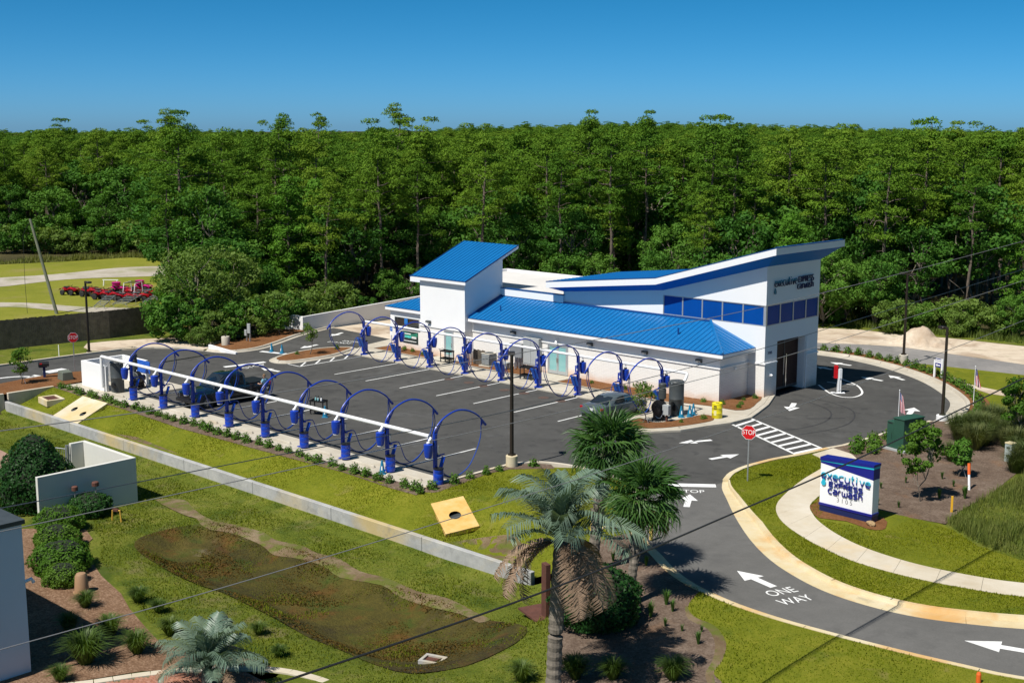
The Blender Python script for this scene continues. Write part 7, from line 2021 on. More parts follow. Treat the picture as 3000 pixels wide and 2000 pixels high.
cands = []
step = 4.3
for i in range(-60, 80):
    for j in range(0, 60):
        dist = 100 + j * step * .93; lat = i * step
        dist += rw.uniform(-1.6, 1.6); lat += rw.uniform(-1.7, 1.7) + (step / 2 if j % 2 else 0)
        u = lat / dist
        if abs(u) > .425: continue
        e = wood_edge(u)
        if dist < e + 1: continue
        cands.append((dist - e, u, dist))
cands.sort()
near, far_ = [], []
for dpt, u, dist in cands:
    x, y = spot(u, dist)
    if any((x - a) ** 2 + (y - b) ** 2 < 3.2 for a, b in used): continue
    (near if len(near) < 250 else far_).append((dpt, u, dist, x, y))
ZONES = [(-.33, 'at the far left of the view'), (-.285, 'above the gravel track'), (-.24, 'behind the quad bikes'), (-.19, 'above the fence end'), (-.14, 'above the entry lane'), (-.09, 'left of the blue tower'), (-.04, 'behind the blue tower'), (.015, 'behind the white flat roof'),
         (.07, 'behind the low end of the sloping roof'), (.13, 'behind the middle of the sloping roof'), (.20, 'behind the high end of the sloping roof'), (.255, 'right of the roof peak'), (.31, 'above the fan palm by the track'), (.37, 'above the sand heap'), (9, 'at the right edge of the view')]
def zone(u):
    for a, b in ZONES:
        if u < a: return b
for dpt, u, dist, x, y in near:
    r = rw.random()
    if dpt < 6:
        if r < .22: k, h, nm = rw.choice(PINES), rw.uniform(11, 16.5), 'pine_tree'
        elif r < .34: k, h, nm = rw.choice(YOUNG), rw.uniform(7, 11), 'young_pine_tree'
        else: k, h, nm = rw.choice(BROAD), rw.uniform(5.5, 10.5), 'broadleaf_tree'
    elif dpt < 14:
        if r < .5: k, h, nm = rw.choice(PINES), rw.uniform(12.5, 17.5), 'pine_tree'
        else: k, h, nm = rw.choice(BROAD), rw.uniform(8.5, 13), 'broadleaf_tree'
    else:
        if r < .80: k, h, nm = rw.choice(PINES), rw.uniform(13.5, 17.6), 'pine_tree'
        else: k, h, nm = rw.choice(BROAD), rw.uniform(10, 14.5), 'broadleaf_tree'
    lab = {'pine_tree': 'pine tree', 'young_pine_tree': 'bushy young pine', 'broadleaf_tree': 'leafy tree'}[nm] + (' in the front row of wood' if dpt < 5 else ' in the second row of wood' if dpt < 10 else ' deep inside the wood') + ' ' + zone(u)
    plant(nm, lab, 'tree', k, x, y, h, rw.uniform(0, 6.28), 'woodland trees', wide=rw.uniform(.95, 1.25))
# bushes along the foot of the wood
for i in range(60):
    u = -.272 + .70 * (i + rw.uniform(0, 1.2)) / 60
    dist = wood_edge(u) - rw.uniform(-3.0, 1.5)
    x, y = spot(u, dist)
    if x > -43.0 and y < 47: continue
    k = rw.choice([BUSH[0], BUSH[0], BUSH[1], BROAD[2], BROAD[0]])
    plant('bush', 'leafy bush at the foot of the wood ' + zone(u), 'bush', k, x, y, rw.uniform(1.2, 3.2) if k in BUSH else rw.uniform(3.5, 6.5), rw.uniform(0, 6.28), 'bushes along the wood edge', wide=rw.uniform(.8, 1.25))
for i in range(12):
    u = -.40 + .115 * (i + rw.uniform(0, .8)) / 12
    x, y = spot(u, wood_edge(u) - rw.uniform(0, 2))
    plant('bush', 'leafy bush at the back edge of the grass field', 'bush', BUSH[i % 2], x, y, rw.uniform(2.5, 5), rw.uniform(0, 6.28), 'bushes along the wood edge')
for i, (upx, dist, h) in enumerate([(520, 103.5, 3.0), (600, 104, 2.6), (690, 106, 3.2), (760, 109, 3.4), (820, 112, 3.0), (880, 114, 3.0), (490, 104, 4.2), (560, 101.5, 1.7), (640, 103.5, 1.6), (720, 106, 1.8)]):
    x, y = spot((upx - 1500) / 3774.5, dist)
    plant('bush', 'weedy bush between the fence end and the entry lane', 'bush', BUSH[i % 2], x, y, h, i * 1.7, 'bushes along the wood edge')

# the far wood: one mass
pts = [(x, y, zground(x, y), dist) for dpt, u, dist, x, y in far_]
st = 6.5
for j in range(0, 70):
    dist = 330 + j * 7.5
    for i in range(-46, 47):
        u = i * st / 330 * (1 + .0) + rw.uniform(-.01, .01)
        if abs(u) > .43: continue
        d2 = dist + rw.uniform(-3, 3); x, y = spot(u, d2); pts.append((x, y, zground(x, y), d2))
me = bpy.data.meshes.new('forest'); me.from_pydata([(p[0], p[1], p[2]) for p in pts], [], [])
n = len(pts)
ai = me.attributes.new('kind', 'INT', 'POINT'); asx = me.attributes.new('size', 'FLOAT_VECTOR', 'POINT'); ar = me.attributes.new('turn', 'FLOAT_VECTOR', 'POINT')
ai.data.foreach_set('value', [rw.choice((0, 1, 2, 2, 4, 5, 0, 1, 6, 7)) for _ in range(n)])
sz = []
for p in pts:
    s = rw.uniform(.64, .90); w = s * (1.15 + .35 * min(1, max(0, (p[3] - 200) / 250))); sz += [w, w, s]
asx.data.foreach_set('vector', sz)
ar.data.foreach_set('vector', [v for _ in range(n) for v in (0, 0, rw.uniform(0, 6.28))])
forest = link('forest', me); tag(forest, 'far wood of pines reading as one dark green mass', None, None, 'stuff')
src = bpy.data.collections.new('forest_sources')
for k, p in enumerate(PINES + [BROAD[1], BROAD[3]]):
    bm = bmesh.new(); bm.from_mesh(p.crown); bm.from_mesh(p.trunk)
    m2 = bpy.data.meshes.new('far_tree'); bm.to_mesh(m2); bm.free()
    m2.materials.append(p.crown.materials[0])
    ob = bpy.data.objects.new('far_tree_%02d' % k, m2); src.objects.link(ob)
ng = bpy.data.node_groups.new('forest_nodes', 'GeometryNodeTree')
ng.interface.new_socket('Geometry', in_out='INPUT', socket_type='NodeSocketGeometry'); ng.interface.new_socket('Geometry', in_out='OUTPUT', socket_type='NodeSocketGeometry')
gi, go = ng.nodes.new('NodeGroupInput'), ng.nodes.new('NodeGroupOutput')
ip = ng.nodes.new('GeometryNodeInstanceOnPoints'); ci = ng.nodes.new('GeometryNodeCollectionInfo')
ci.inputs['Collection'].default_value = src; ci.inputs['Separate Children'].default_value = True; ci.inputs['Reset Children'].default_value = True
m2p = ng.nodes.new('GeometryNodeMeshToPoints')
def attr(nm, ty):
    q = ng.nodes.new('GeometryNodeInputNamedAttribute'); q.data_type = ty; q.inputs['Name'].default_value = nm; return q
a1, a2, a3 = attr('kind', 'INT'), attr('size', 'FLOAT_VECTOR'), attr('turn', 'FLOAT_VECTOR')
ng.links.new(gi.outputs[0], m2p.inputs[0]); ng.links.new(m2p.outputs[0], ip.inputs['Points'])
ng.links.new(ci.outputs[0], ip.inputs['Instance']); ip.inputs['Pick Instance'].default_value = True
ng.links.new(a1.outputs[0], ip.inputs['Instance Index']); ng.links.new(a2.outputs[0], ip.inputs['Scale'])
e2r = ng.nodes.new('FunctionNodeEulerToRotation'); ng.links.new(a3.outputs[0], e2r.inputs[0]); ng.links.new(e2r.outputs[0], ip.inputs['Rotation'])
ng.links.new(ip.outputs[0], go.inputs[0])
md = forest.modifiers.new('forest', 'NODES'); md.node_group = ng

# ------------------------------------------------------------------ low shrubs
def shrub_proto(seed, r, h, n, leaf, mat):
    rg = np.random.default_rng(seed); d = rng_dirs(rg, n); d[:, 2] = np.abs(d[:, 2])
    C = d * rg.uniform(.5, 1.05, n)[:, None] * np.array([r, r, h]); C += rg.normal(size=(n, 3)) * .03; C[:, 2] = np.abs(C[:, 2]) + .02
    nn = d.copy(); nn[:, 2] += .5
    V, F = leaf_quads(rg, C, nn, leaf, .45, .7)
    mb = MB()
    for k in range(6):
        a = rg.uniform(0, 6.28); mb.tube([(0, 0, 0), (math.cos(a) * r * .4, math.sin(a) * r * .4, h * .5), (math.cos(a) * r * .7, math.sin(a) * r * .7, h * .85)], .012, 4)
    return raw_mesh('shrub_leaves', V, F, mat), mb.mesh('shrub_stems', M_barkgrey)
SH = [shrub_proto(71 + k, .30, .46, 150, .16, M_shrub) for k in range(4)]
def shrub(name, label, x, y, z, s, group, k=None, mats=None):
    t = thing(name, label, 'shrub', (x, y, z), rw.uniform(0, 6.28), group); t.scale = (s, s, s * rw.uniform(.85, 1.15))
    a, b = SH[rw.randrange(4) if k is None else k]
    link('foliage', a, t); link('stems', b, t)
for i in range(39):
    x = -35.2 + .935 * i + rw.uniform(-.12, .12)
    y = -1.62 + rw.uniform(-.12, .1)
    shrub('shrub', 'low clipped shrub in the grey mulch row along the front strip', x, y, zlot(x, y) + .01, rw.uniform(.8, 1.1), 'shrubs along the front strip')
for x, y in ((.75, -.9), (.85, .5), (.72, 1.7), (.78, 2.8), (.82, 3.7), (1.45, 5.65), (.75, -1.75)):
    shrub('shrub', 'low shrub along the kerb at the lot corner by the lamp post', x, y, .11, rw.uniform(.75, 1.05), 'shrubs at the lot corner')
hl = resample(offset_line(LOOP, 1.75), 1.02)
for i, p in enumerate(hl):
    if p.x < -6.5: continue
    shrub('shrub', 'low hedge shrub in the straw strip round the loop', p.x, p.y, .13, rw.uniform(.95, 1.35), 'hedge shrubs round the loop')
for x, y, s in ((11.6, 21.2, 1.35), (11.9, 20.4, 1.5), (12.3, 19.6, 1.2), (11.75, 22.6, 1.3), (12.15, 22.0, 1.35), (12.6, 21.0, 1.4), (13.0, 20.2, 1.25), (12.0, 23.8, 1.3), (12.5, 23.4, 1.4)):
    shrub('shrub', 'round green shrub beside the cabinet in the straw bed', x, y, .12, s, 'shrubs beside the cabinet')
for x, y in ((-31.0, 24.3), (-29.8, 24.4), (-28.6, 24.2), (-27.0, 23.8), (-10.3, 24.3), (-7.4, 24.3), (-5.0, 24.2), (-1.2, 24.6), (1.0, 25.6), (1.4, 24.7), (.4, 26.8), (.1, 24.8), (.6, 27.8), (1.6, 20.6), (1.2, 18.9), (-34.2, 17.2), (-33.8, 20.8), (-2.6, 24.0)):
    shrub('shrub', 'small sparse shrub in the straw bed by the white wall', x, y, .13, rw.uniform(.45, .75), 'sparse shrubs by the building')

# clipped evergreens by the enclosure and house
def clipped(seed, prof, n, leaf, mat):
    """foliage skin over a body of revolution; prof = [(z, r), ...]"""
    rg = np.random.default_rng(seed)
    zs = np.array([p[0] for p in prof]); rs = np.array([p[1] for p in prof])
    z = rg.uniform(zs[0], zs[-1], n * 2); r = np.interp(z, zs, rs)
    keep = rg.uniform(0, rs.max(), n * 2) < r + .12; z, r = z[keep], r[keep]
    a = rg.uniform(0, 6.283, len(z)); lump = 1 + .07 * np.sin(a * 3 + z * 4) + .06 * np.sin(a * 7 - z * 6) + rg.normal(size=len(z)) * .035
    C = np.stack([np.cos(a) * r * lump, np.sin(a) * r * lump, z + rg.normal(size=len(z)) * .04], 1)
    slope = -np.gradient(rs, zs); sl = np.interp(z, zs, slope)
    N = np.stack([np.cos(a), np.sin(a), np.clip(sl, -.3, 2.5)], 1); N /= np.linalg.norm(N, axis=1)[:, None]
    V, F = leaf_quads(rg, C, N, leaf, .55, .55)
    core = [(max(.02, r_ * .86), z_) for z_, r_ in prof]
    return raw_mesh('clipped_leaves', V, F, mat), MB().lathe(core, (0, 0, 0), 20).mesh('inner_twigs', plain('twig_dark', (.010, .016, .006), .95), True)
def clip_thing(name, label, cat, x, y, z, me, sx=1.0, sz=1.0):
    t = thing(name, label, cat, (x, y, z), rw.uniform(0, 6.28)); t.scale = (sx, sx, sz)
    link('foliage', me[0], t); link('inner_twigs', me[1], t); MB().cyl((0, 0, -.1), (0, 0, .5), .07, n=6).build('stem', M_barkgrey, t)
CONE = clipped(81, [(.0, 1.0), (.3, 1.65), (1.0, 1.9), (1.7, 1.75), (2.5, 1.35), (3.2, .85), (3.6, .45), (3.75, .1)], 5200, .16, M_leafdark)
ROUND = clipped(82, [(.0, .35), (.15, .8), (.45, 1.0), (.8, .85), (1.0, .5), (1.1, .1)], 1700, .13, M_leafdark)
HEDGE = clipped(83, [(.0, .5), (.15, .95), (.5, 1.1), (.85, .95), (1.1, .6), (1.2, .1)], 1900, .13, M_shrub)
BALL = clipped(84, [(.0, .5), (.3, 1.3), (.9, 1.6), (1.5, 1.45), (2.0, 1.0), (2.35, .4), (2.45, .1)], 3600, .15, M_leafdark)
clip_thing('clipped_evergreen', 'large dark cone shaped evergreen beside the cream enclosure', 'tree', -13.9, -14.0, -1.1, CONE, 1.0, 1.0)
clip_thing('round_bush', 'dark rounded bush against the cream enclosure wall', 'bush', -11.0, -12.7, -1.1, ROUND, 1.05, 1.0)
clip_thing('hedge_bush', 'first green hedge bush below the cone evergreen', 'bush', -9.5, -15.0, -1.05, HEDGE, 1.0, 1.0)
clip_thing('hedge_bush', 'second green hedge bush down from the cone evergreen', 'bush', -7.2, -16.3, -1.05, HEDGE, .9, .95)
clip_thing('hedge_bush', 'third and largest hedge bush in the chip bed', 'bush', -4.4, -17.5, -1.05, HEDGE, 1.12, 1.1)
clip_thing('hedge_bush', 'last small hedge bush beside the tan pipe cover', 'bush', -2.7, -18.3, -1.05, HEDGE, .75, .8)
clip_thing('round_bush', 'large glossy green bush under the feather palm', 'bush', 17.3, -8.2, zmix(17.3, -8.2) - .1, BALL, .98, .95)

# grass clumps
def clump_mesh(seed, n, h, spread, w, mat, droop=.35):
    rg = np.random.default_rng(seed)
    a = rg.uniform(0, 6.283, n); L = h * rg.uniform(.6, 1.1, n); s = spread * rg.uniform(.2, 1.0, n) ** .8
    b = np.stack([np.cos(a) * s * .18, np.sin(a) * s * .18, np.zeros(n)], 1)
    dirv = np.stack([np.cos(a), np.sin(a)], 1)
    m = b.copy(); m[:, :2] += dirv * (s * .45)[:, None]; m[:, 2] = L * .72
    t = b.copy(); t[:, :2] += dirv * s[:, None]; t[:, 2] = L * (1 - droop * s / spread)
    side = np.stack([-dirv[:, 1], dirv[:, 0], np.zeros(n)], 1) * w * .5
    V = np.stack([b - side, b + side, m + side * .8, m - side * .8, t], 1).reshape(-1, 3)
    i = np.arange(n)[:, None] * 5
    F = np.concatenate([np.concatenate([i, i + 1, i + 2], 1), np.concatenate([i, i + 2, i + 3], 1), np.concatenate([i + 3, i + 2, i + 4], 1)])
    return raw_mesh('grass_blades', V, F, mat)
GC = [clump_mesh(91 + k, 420, .95, .75, .028, M_grassblade) for k in range(3)]
IRIS = [clump_mesh(95 + k, 46, .62, .20, .035, M_reed, .15) for k in range(2)]
def clump(label, x, y, z, s, me, group=None, name='grass_clump'):
    t = thing(name, label, 'grass clump', (x, y, z), rw.uniform(0, 6.28), group); t.scale = (s, s, s); link('blades', me, t); return t
for i, (x, y, s, l) in enumerate([(5.3, -21.6, 1.5, 'big bright ornamental grass clump nearest the white house'), (5.8, -19.9, 1.05, 'bright grass clump left of the low palm'), (1.4, -17.3, .8, 'dull grass clump by the tan pipe cover'), (5.2, -18.2, .85, 'yellowish grass clump behind the low palm'), (2.9, -17.3, .65, 'small grass clump at the edge of the chip bed'),
        (7.5, -15.9, .6, 'fine grass tuft on the basin bank'), (9.7, -16.6, .55, 'small bright plant right of the low palm'), (.4, -19.0, .8, 'shaded grass clump beside the house wall'), (3.7, -19.8, 1.0, 'shaded tall grass clump at the shadow edge'), (2.2, -20.6, .9, 'shaded grass clump in the house shadow'), (6.0, -22.9, .7, 'low bright plant at the bottom edge by the house'),
        (18.0, -12.9, .85, 'grass clump left of the feather palm trunk'), (19.3, -11.7, 1.0, 'tall grass clump right of the feather palm trunk'), (20.3, -11.0, .9, 'grass clump in the palm bed shadow'), (21.9, -9.9, .95, 'grass clump at the sandy edge of the palm bed')]):
    clump(l, x, y, zmix(x, y), s, GC[i % 3])
for i, (x, y, s) in enumerate([(18.48, -6.6, 1.1), (18.2, -5.3, 1.05), (18.75, -5.65, .85), (19.35, -6.9, .6), (20.05, -6.85, .5), (21.1, -7.35, .85), (20.6, -6.45, .5), (15.1, -2.5, .8), (13.8, -3.0, .8), (14.8, -2.9, 1.0)]):
    clump('upright bright green iris tuft in the mulch under the palms', x, y, zmix(x, y), s, IRIS[i % 2], 'iris tufts under the palms', 'iris_tuft')
for i, (x, y, s) in enumerate([(17.2, 12.2, .7), (17.8, 11.6, .6), (18.7, 11.9, .6), (16.6, 14.2, .6), (17.0, 16.0, .6), (19.4, 14.6, .9), (19.0, 17.0, .6), (18.0, 17.9, .7), (16.2, 18.4, .5), (20.3, 15.4, 1.1)]):
    clump('small green tuft in the brown mulch beside the monument sign', x, y, .12, s, IRIS[i % 2], 'tufts in the brown mulch', 'iris_tuft')
MUHLY = [clump_mesh(101 + k, 520, 1.25, .85, .018, leafy('wispy_grass_%d' % k, [(.075, .11, .03), (.10, .135, .04), (.16, .16, .06)], .3, .6, .2), .3) for k in range(2)]
rm = random.Random(9)
for i in range(70):
    x = rm.uniform(14.8, 23.5); y = rm.uniform(21.5, 33.0)
    if x < 16.2 and y < 25: continue
    if abs(x - 19.05) < 1.0 and y < 24.6: continue
    if y > 30.5 and x < 15.5: continue
    clump('wispy green ornamental grass in the drift behind the cabinet', x, y, .08, rm.uniform(.9, 1.5), MUHLY[i % 2], 'ornamental grass drift')
# meadow blades: nobody could count them
rg = np.random.default_rng(7)
def blades(name, label, poly, n, h, w, mat, z):
    xs2 = [p[0] for p in poly]; ys2 = [p[1] for p in poly]; pts2 = []
    while len(pts2) < n:
        x, y = rg.uniform(min(xs2), max(xs2)), rg.uniform(min(ys2), max(ys2))
        if inside(poly, x, y): pts2.append((x, y))
    B = np.array(pts2); a = rg.uniform(0, 6.283, n); L = h * rg.uniform(.4, 1.2, n) * (0.7 + .5 * np.sin(B[:, 0] * .9) * np.sin(B[:, 1] * .7 + 1))
    base = np.column_stack([B, np.full(n, z) if np.isscalar(z) else np.array([z(x, y) for x, y in pts2])])
    lean = np.stack([np.cos(a), np.sin(a), np.zeros(n)], 1) * (L * rg.uniform(.1, .6, n))[:, None]
    tip = base + lean; tip[:, 2] += L
    side = np.stack([-np.sin(a), np.cos(a), np.zeros(n)], 1) * (w * .5)
    V = np.stack([base - side, base + side, tip], 1).reshape(-1, 3)
    o = link(name, raw_mesh(name, V, np.arange(3 * n).reshape(n, 3), mat)); tag(o, label, 'grass', None, 'stuff')
M_mead = leafy('meadow_blades', [(.075, .12, .02), (.12, .16, .028), (.19, .20, .05), (.22, .19, .08)], .3, .6, .2)
blades('meadow_grass', 'tall wild grass beyond the brown mulch bed', [(21.2, 11.3), (22, 10.6), (23.8, 9.3), (26, 8.8), (31, 12), (30, 22), (20.6, 22), (20.8, 17)], 26000, .55, .03, M_mead, .08)
blades('verge_weeds', 'tall weeds at the foot of the wood by the sandy track', [(-14, 58.2), (-9, 60), (-5, 60.1), (-1.3, 61.1), (5, 61.4), (26, 63), (26, 67), (5, 64.8), (-14, 62.5)], 9000, .8, .08, M_mead, .02)
blades('field_weeds', 'tall grass along the back of the field', [(-116, 30), (-113, 39), (-111.5, 47), (-106, 50), (-95, 47.5), (-88, 44.5), (-88, 46), (-106, 53), (-115, 48), (-119, 30)], 6000, .9, .10, M_mead, .02)

# short turf blades on the mown lawns, far too many to count
M_turf = leafy('turf_blades', [(.085, .118, .005), (.135, .165, .008), (.195, .210, .012), (.25, .23, .022)], .3, .8, .03)
M_turf2 = leafy('rough_turf_blades', [(.055, .090, .010), (.10, .140, .010), (.165, .185, .018), (.23, .21, .04)], .3, .8, .03)
blades('grass', 'short turf on the bank below the front vacuum row', [(-36, -1.9), (-28, -2.0), (-20, -2.2), (-12, -2.05), (-5, -1.85), (.7, -1.9), (1.1, -.9), (1.0, .8), (.75, 3), (1.0, 4.4), (1.8, 5.3), (3.4, 6.9), (5.2, 6.9), (7, 6.2), (8.6, 5.0), (10, 3.5), (12, .9), (12.2, -3.2), (11.4, -5.0), (-36, -5.0)], 42000, .07, .045, M_turf, lambda x, y: zlot(x, y) - (.3 if inside(HW1, x, y) or inside(HW2, x, y) else 0))
blades('grass', 'short turf between the driveway kerb and the sidewalk', nose_in[:1] + [(11.2, 17.7)] + SWIN + [edge_up[-1]] + edge_up[::-1] + nose_in[::-1][:-1], 30000, .07, .045, M_turf, .10)
blades('grass', 'short turf behind the sidewalk by the sign', SWOUT + [(40, 14), (33, 11), (27, 8.9), (23.77, 9.1), (22.06, 10.4), (19.9, 10.8), (19.9, 8.4), (18.0, 7.9), (16.9, 7.75)], 18000, .07, .045, M_turf, .10)
blades('grass', 'short turf below the driveway kerb', [(16.0, -2.4)] + offset_line(ROADLOW, .55)[::-1][12:] + [(42, -10), (30, -20)] + EDGEBR, 36000, .07, .045, M_turf, lambda x, y: zmix(x, y) + .03)
def zturf(x, y):
    if inside(BASIN, x, y): return zlow(x, y) + (.02 if noise.noise(Vector((x * .6, y * .6, 5))) > .08 else -.3)
    return zmix(x, y)
M_moss = leafy('basin_moss_tufts', [(.060, .050, .014), (.085, .085, .014), (.13, .075, .022), (.070, .105, .015), (.11, .10, .02)], .2, .8, .02)
blades('moss', 'olive and rusty moss tufts over the basin floor', BASIN, 26000, .07, .10, M_moss, lambda x, y: zlow(x, y) + (.02 if noise.noise(Vector((x * .35, y * .35, 2))) > -.12 else -.3))
blades('grass', 'uneven turf round the detention basin', [(-36, -5.4), (11.4, -5.4), (13, -5.6), (15, -7), (15.2, -8.3), (16.2, -9.4), (18.2, -11.8), (19.2, -14.2), (15, -16.6), (12, -16.5), (10.4, -16.9), (8, -17.8), (4, -18.2), (0, -17.0), (-4.2, -15.9), (-7, -14.3), (-9, -13.8), (-11.5, -12), (-11.5, -9.6), (-20, -9.5), (-36, -9.6)], 60000, .10, .05, M_turf2, zturf)

# young trees
def young_tree(label, x, y, h, r, seed, z=.1, base=.35, mat=None, stake=False, n=26, per=70, leaf=.17):
    p = broad_proto(seed, h, r, base, n, per, leaf, mat or M_shrub, (.22, .42), .035)
    t = thing('young_tree', label, 'tree', (x, y, z), 0)
    link('trunk', p.trunk, t); link('crown', p.crown, t)
    if stake: MB().cyl((.35, .1, 0), (.05, 0, .9), .012, n=5).build('stake_wire', M_alu, t)
young_tree('leafy young tree in the brown mulch by the monument sign', 18.95, 13.55, 3.9, .95, 201, .1, .30, None, False, 40, 80)
young_tree('thin young tree with two stakes behind the orange marker', 18.4, 18.9, 1.9, .55, 202, .1, .3, M_leaf, True)
young_tree('taller young tree at the right edge above the meter pedestal', 17.9, 27.5, 3.9, .95, 203, .1, .28, None, False, 44, 80)
young_tree('wispy staked sapling in front of the parked sedan', -.42, 17.25, 2.5, .55, 204, .14, .30, M_leaflight, True, 20, 46, .13)
young_tree('slender sapling in the teardrop island', -33.5, 17.9, 2.9, .55, 205, .14, .35, M_leaflight, False, 18, 44, .13)
young_tree('sapling in the pine straw by the mailbox', -38.85, -2.75, 2.5, .62, 206, .1, .28, M_shrub, True, 24, 60, .14)
young_tree('small leafy sapling at the pine straw slope by the wall', -43.0, 22.0, 3.0, .7, 207, .1, .1, M_leaf, False, 24, 60, .18)

# ------------------------------------------------------------------ palms
def fan_leaf(seed, R_=.95, n=26, pet=.75, mat=None, droop=.5):
    """fan frond growing along +x from the origin"""
    rg = np.random.default_rng(seed); V, F = [], []
    def strip(pts, ws, nrm):
        b = len(V)
        for p, w in zip(pts, ws):
            V.append(p - nrm * w); V.append(p + nrm * w)
        for i in range(len(pts) - 1): F.append((b + 2 * i, b + 2 * i + 1, b + 2 * i + 3, b + 2 * i + 2))
    strip([np.array([0, 0, 0]), np.array([pet * .5, 0, .08]), np.array([pet, 0, .05])], [.022, .018, .016], np.array([0, 1., 0]))
    h = np.array([pet, 0, .05])
    for k in range(n):
        a = (k / (n - 1) - .5) * R(250) ; L = R_ * (1 - .25 * abs(k / (n - 1) - .5) * 2) * rg.uniform(.9, 1.08)
        dv = np.array([math.cos(a), math.sin(a), .0]); sd = np.array([-dv[1], dv[0], 0])
        fold = .10 * (1 if k % 2 else -1)
        p1 = h + dv * L * .45 + np.array([0, 0, .06 + fold * .3]); p2 = h + dv * L * .78 + np.array([0, 0, -.04 * droop]); p3 = h + dv * L + np.array([0, 0, -.32 * droop * rg.uniform(.7, 1.4)])
        nr = sd * .7 + np.array([0, 0, .7 * (1 if k % 2 else -1)])
        strip([h + dv * .05, p1, p2, p3], [.012, .034, .022, .003], nr)
    return raw_mesh('fan_frond', np.array(V), np.array(F), mat or M_palm)
FAN = [fan_leaf(301 + k, .98, 26, .85, M_palm, (.5, .8, 1.1)[k]) for k in range(3)]
FANY = fan_leaf(305, .95, 24, .8, M_palmyellow, 1.2)
FAND = fan_leaf(306, .8, 18, .7, M_deadfrond, 1.6)
def feather_leaf(seed, L, n, mat, droop, leaflet=.55):
    rg = np.random.default_rng(seed); V, F = [], []
    pts = []
    for i in range(n + 1):
        t = i / n; a = .95 - droop * t * 1.7
        pts.append((pts[-1] + np.array([math.cos(a), 0, math.sin(a)]) * L / n) if pts else np.zeros(3))
    for i in range(n):
        w = .022 * (1 - i / n) + .004; b = len(V)
        for p, q in ((pts[i], w), (pts[i + 1], w * .9)): V.append(p + np.array([0, -q, 0])); V.append(p + np.array([0, q, 0]))
        F.append((b, b + 1, b + 3, b + 2))
    for i in range(int(n * .12), n):
        t = i / n; p = pts[i]; tg = pts[i + 1] - pts[i]; tg /= np.linalg.norm(tg)
        ll = leaflet * math.sin(math.pi * (.15 + .8 * t)) ** .7
        for s in (-1, 1):
            for rep in (0, .5):
                q = p + tg * L / n * rep
                dv = tg * .55 + np.array([0, s * .75, 0]) + np.array([0, 0, .32 - .25 * t]) + rg.normal(size=3) * .06; dv /= np.linalg.norm(dv)
                sd = np.cross(dv, np.array([0, 0, 1.])); sd /= np.linalg.norm(sd); b = len(V)
                m = q + dv * ll * .55 + np.array([0, 0, .02]); e = q + dv * ll + np.array([0, 0, -.10 - .2 * droop * t])
                V += [q - sd * .012, q + sd * .012, m + sd * .016, m - sd * .016, e + sd * .002, e - sd * .002]
                F += [(b, b + 1, b + 2, b + 3), (b + 3, b + 2, b + 4, b + 5)]
    return raw_mesh('feather_frond', np.array(V), np.array(F), mat)
FEA = [feather_leaf(311, 2.0, 24, M_pindo, .75), feather_leaf(312, 2.1, 24, M_pindo, .95), feather_leaf(313, 1.9, 24, M_pindo, .55)]
FEAD = [feather_leaf(314, 2.1, 24, M_deadfrond, .62), feather_leaf(315, 2.0, 22, M_deadfrond, .80)]

def palm(label, x, y, z, top, fronds, r=.17, lean=(0, 0), boots=True, name='palm_tree'):
    t = thing(name, label, 'palm', (x, y, z))
    H = top - z
    k = 9
    pts = [Vector((lean[0] * (i / k) ** 1.5, lean[1] * (i / k) ** 1.5, H * i / k)) for i in range(k + 1)]
    rg2 = np.random.default_rng(int(abs(x * 100)))
    mb = MB()
    ring = catmull(pts, 4)
    mb.tube(ring, [r * (1.25 - .3 * min(1, i / 6) + .10 * (i % 2) + (.25 if boots and i > len(ring) * .55 else 0)) for i in range(len(ring))], 14)
    mb.build('trunk', M_palmbark, t, smooth=False)
    if boots:
        bt = MB()
        for i in range(70):
            f = rg2.uniform(.45, .97); a = i * 2.4; p = ring[int(f * (len(ring) - 1))]
            d_ = Vector((math.cos(a), math.sin(a), .9)); bt.cyl(p + Vector((d_.x, d_.y, 0)) * r * .9, p + Vector((d_.x, d_.y, 0)) * r * 1.45 + Vector((0, 0, .22)), .045, .02, n=4)
        bt.build('leaf_bases', M_palmbark, t)
    apex = pts[-1]
    for me_, az, el, s, tw in fronds:
        o = link('frond', me_, t, apex + Vector((math.cos(az) * .06, math.sin(az) * .06, .02)))
        o.rotation_euler = Euler((tw, -el, az), 'XYZ'); o.scale = (s, s, s)
    return t
def fan_set(seed, n=46, low=-55, s=1.0, nd_=6, ny=3):
    r2 = random.Random(seed); out = []
    for i in range(n):
        f = i / n; el = R(78 - (78 - low) * f ** .85) + r2.uniform(-.12, .12)
        out.append((FAN[min(2, int(f * 3))], i * 2.4 + r2.uniform(-.2, .2), el, s * r2.uniform(.88, 1.1), r2.uniform(-.5, .5)))
    for i in range(ny): out.append((FANY, r2.uniform(0, 6.28), R(low - 3), s, r2.uniform(-.4, .4)))
    for i in range(nd_): out.append((FAND, i * 1.05 + r2.uniform(0, .5), R(low - 18), s * .9, r2.uniform(-.4, .4)))
    return out
palm('tall fan palm with rough trunk, left of the pair by the driveway', 13.9, -4.4, zmix(13.9, -4.4) - .05, 5.15, fan_set(1, 50, -50, 1.0), .22, (.55, .25))
palm('smooth trunked fan palm whose shadow falls on the driveway', 17.2, -6.2, zmix(17.2, -6.2) - .05, 4.0, fan_set(2, 50, -50, .98, 5, 5), .17, (.0, .75), True)
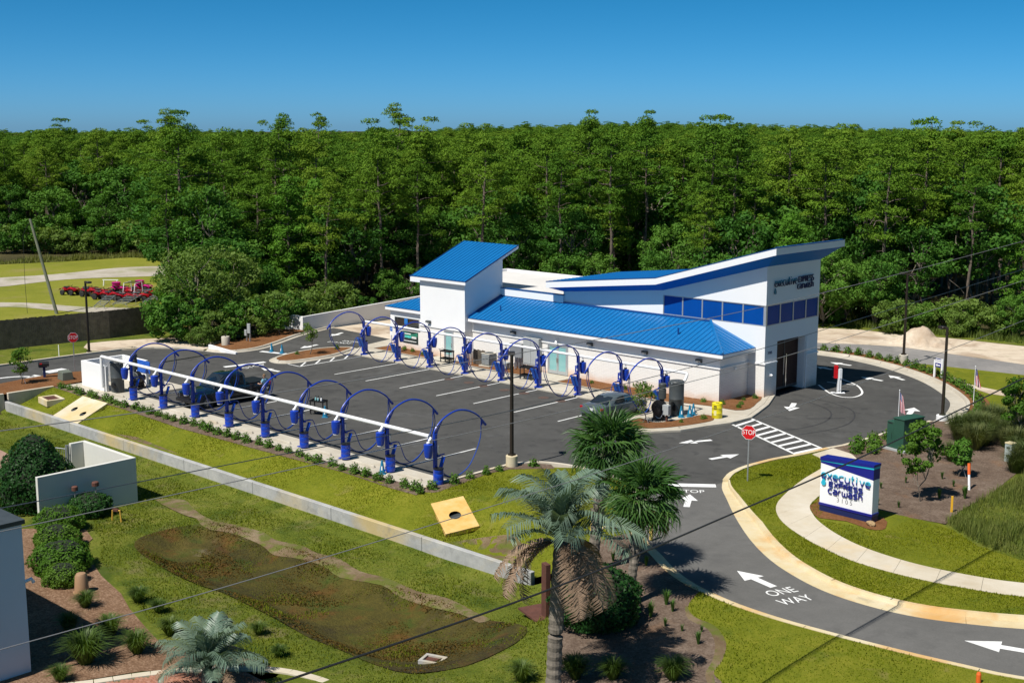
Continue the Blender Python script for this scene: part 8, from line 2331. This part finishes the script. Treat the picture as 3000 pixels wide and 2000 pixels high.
def feather_set(seed, n, dead, low, s):
    r2 = random.Random(seed); out = []
    for i in range(n):
        f = i / n; out.append((FEA[i % 3], i * 2.4 + r2.uniform(-.2, .2), R(55 - 75 * f) + r2.uniform(-.1, .1), s * r2.uniform(.85, 1.1), r2.uniform(-.3, .3)))
    for i in range(dead): out.append((FEAD[i % 2], i * 2.05 + r2.uniform(-.3, .3), R(low) + r2.uniform(-.25, .15), s * r2.uniform(.85, 1.05), r2.uniform(-.4, .4)))
    return out
palm('grey feather palm with many drooping dead fronds', 19.65, -13.2, zmix(19.65, -13.2) - .1, 4.75, feather_set(3, 24, 17, -60, 1.28), .24, (.1, .25), False)
palm('low silvery feather palm at the bottom edge', 10.1, -19.7, -1.0, -.35, feather_set(4, 30, 3, -20, .95), .25, (0, 0), False)
palm('wide yellow green fan palm at the foot of the wood', *spot((2590 - 1500) / 3774.5, 116.5), 0, 2.6, fan_set(5, 60, -45, 2.1, 10, 14), .3, (0, 0), False)
fr2 = MB(); rgf = np.random.default_rng(33)
t = thing('palm_fruit', 'yellow green flower sprays hanging between the fan palms', 'fruit spray', (14.9, -3.95, 3.6))
for nm, off in (('spray', (0, 0, 0)), ('spray', (.45, .35, -.1))):
    C = rgf.normal(size=(900, 3)) * np.array([.28, .28, .42]) + np.array(off); V, F = leaf_quads(rgf, C, rng_dirs(rgf, 900), .07, .5, .8)
    link(nm, raw_mesh('spray', V, F, M_fruit), t)

# sand pile
bm = bmesh.new(); bmesh.ops.create_grid(bm, x_segments=56, y_segments=56, size=3.0)
for v in bm.verts:
    r_ = math.hypot(v.co.x * .9, v.co.y * 1.1); v.co.z = max(-.05, 1.35 * math.exp(-(r_ / 1.35) ** 2.4) + (.22 * noise.noise(v.co * 1.3) + .10 * noise.noise(v.co * 4.1)) * (r_ < 2.7)) - .03
me = bpy.data.meshes.new('sand_pile'); bm.to_mesh(me); bm.free(); me.materials.append(M_sand); me.polygons.foreach_set('use_smooth', [True] * len(me.polygons))
o = link('sand_pile', me, None, (-1.9, 56.2, .02)); tag(o, 'heap of pale sand beside the sandy track', 'sand pile')
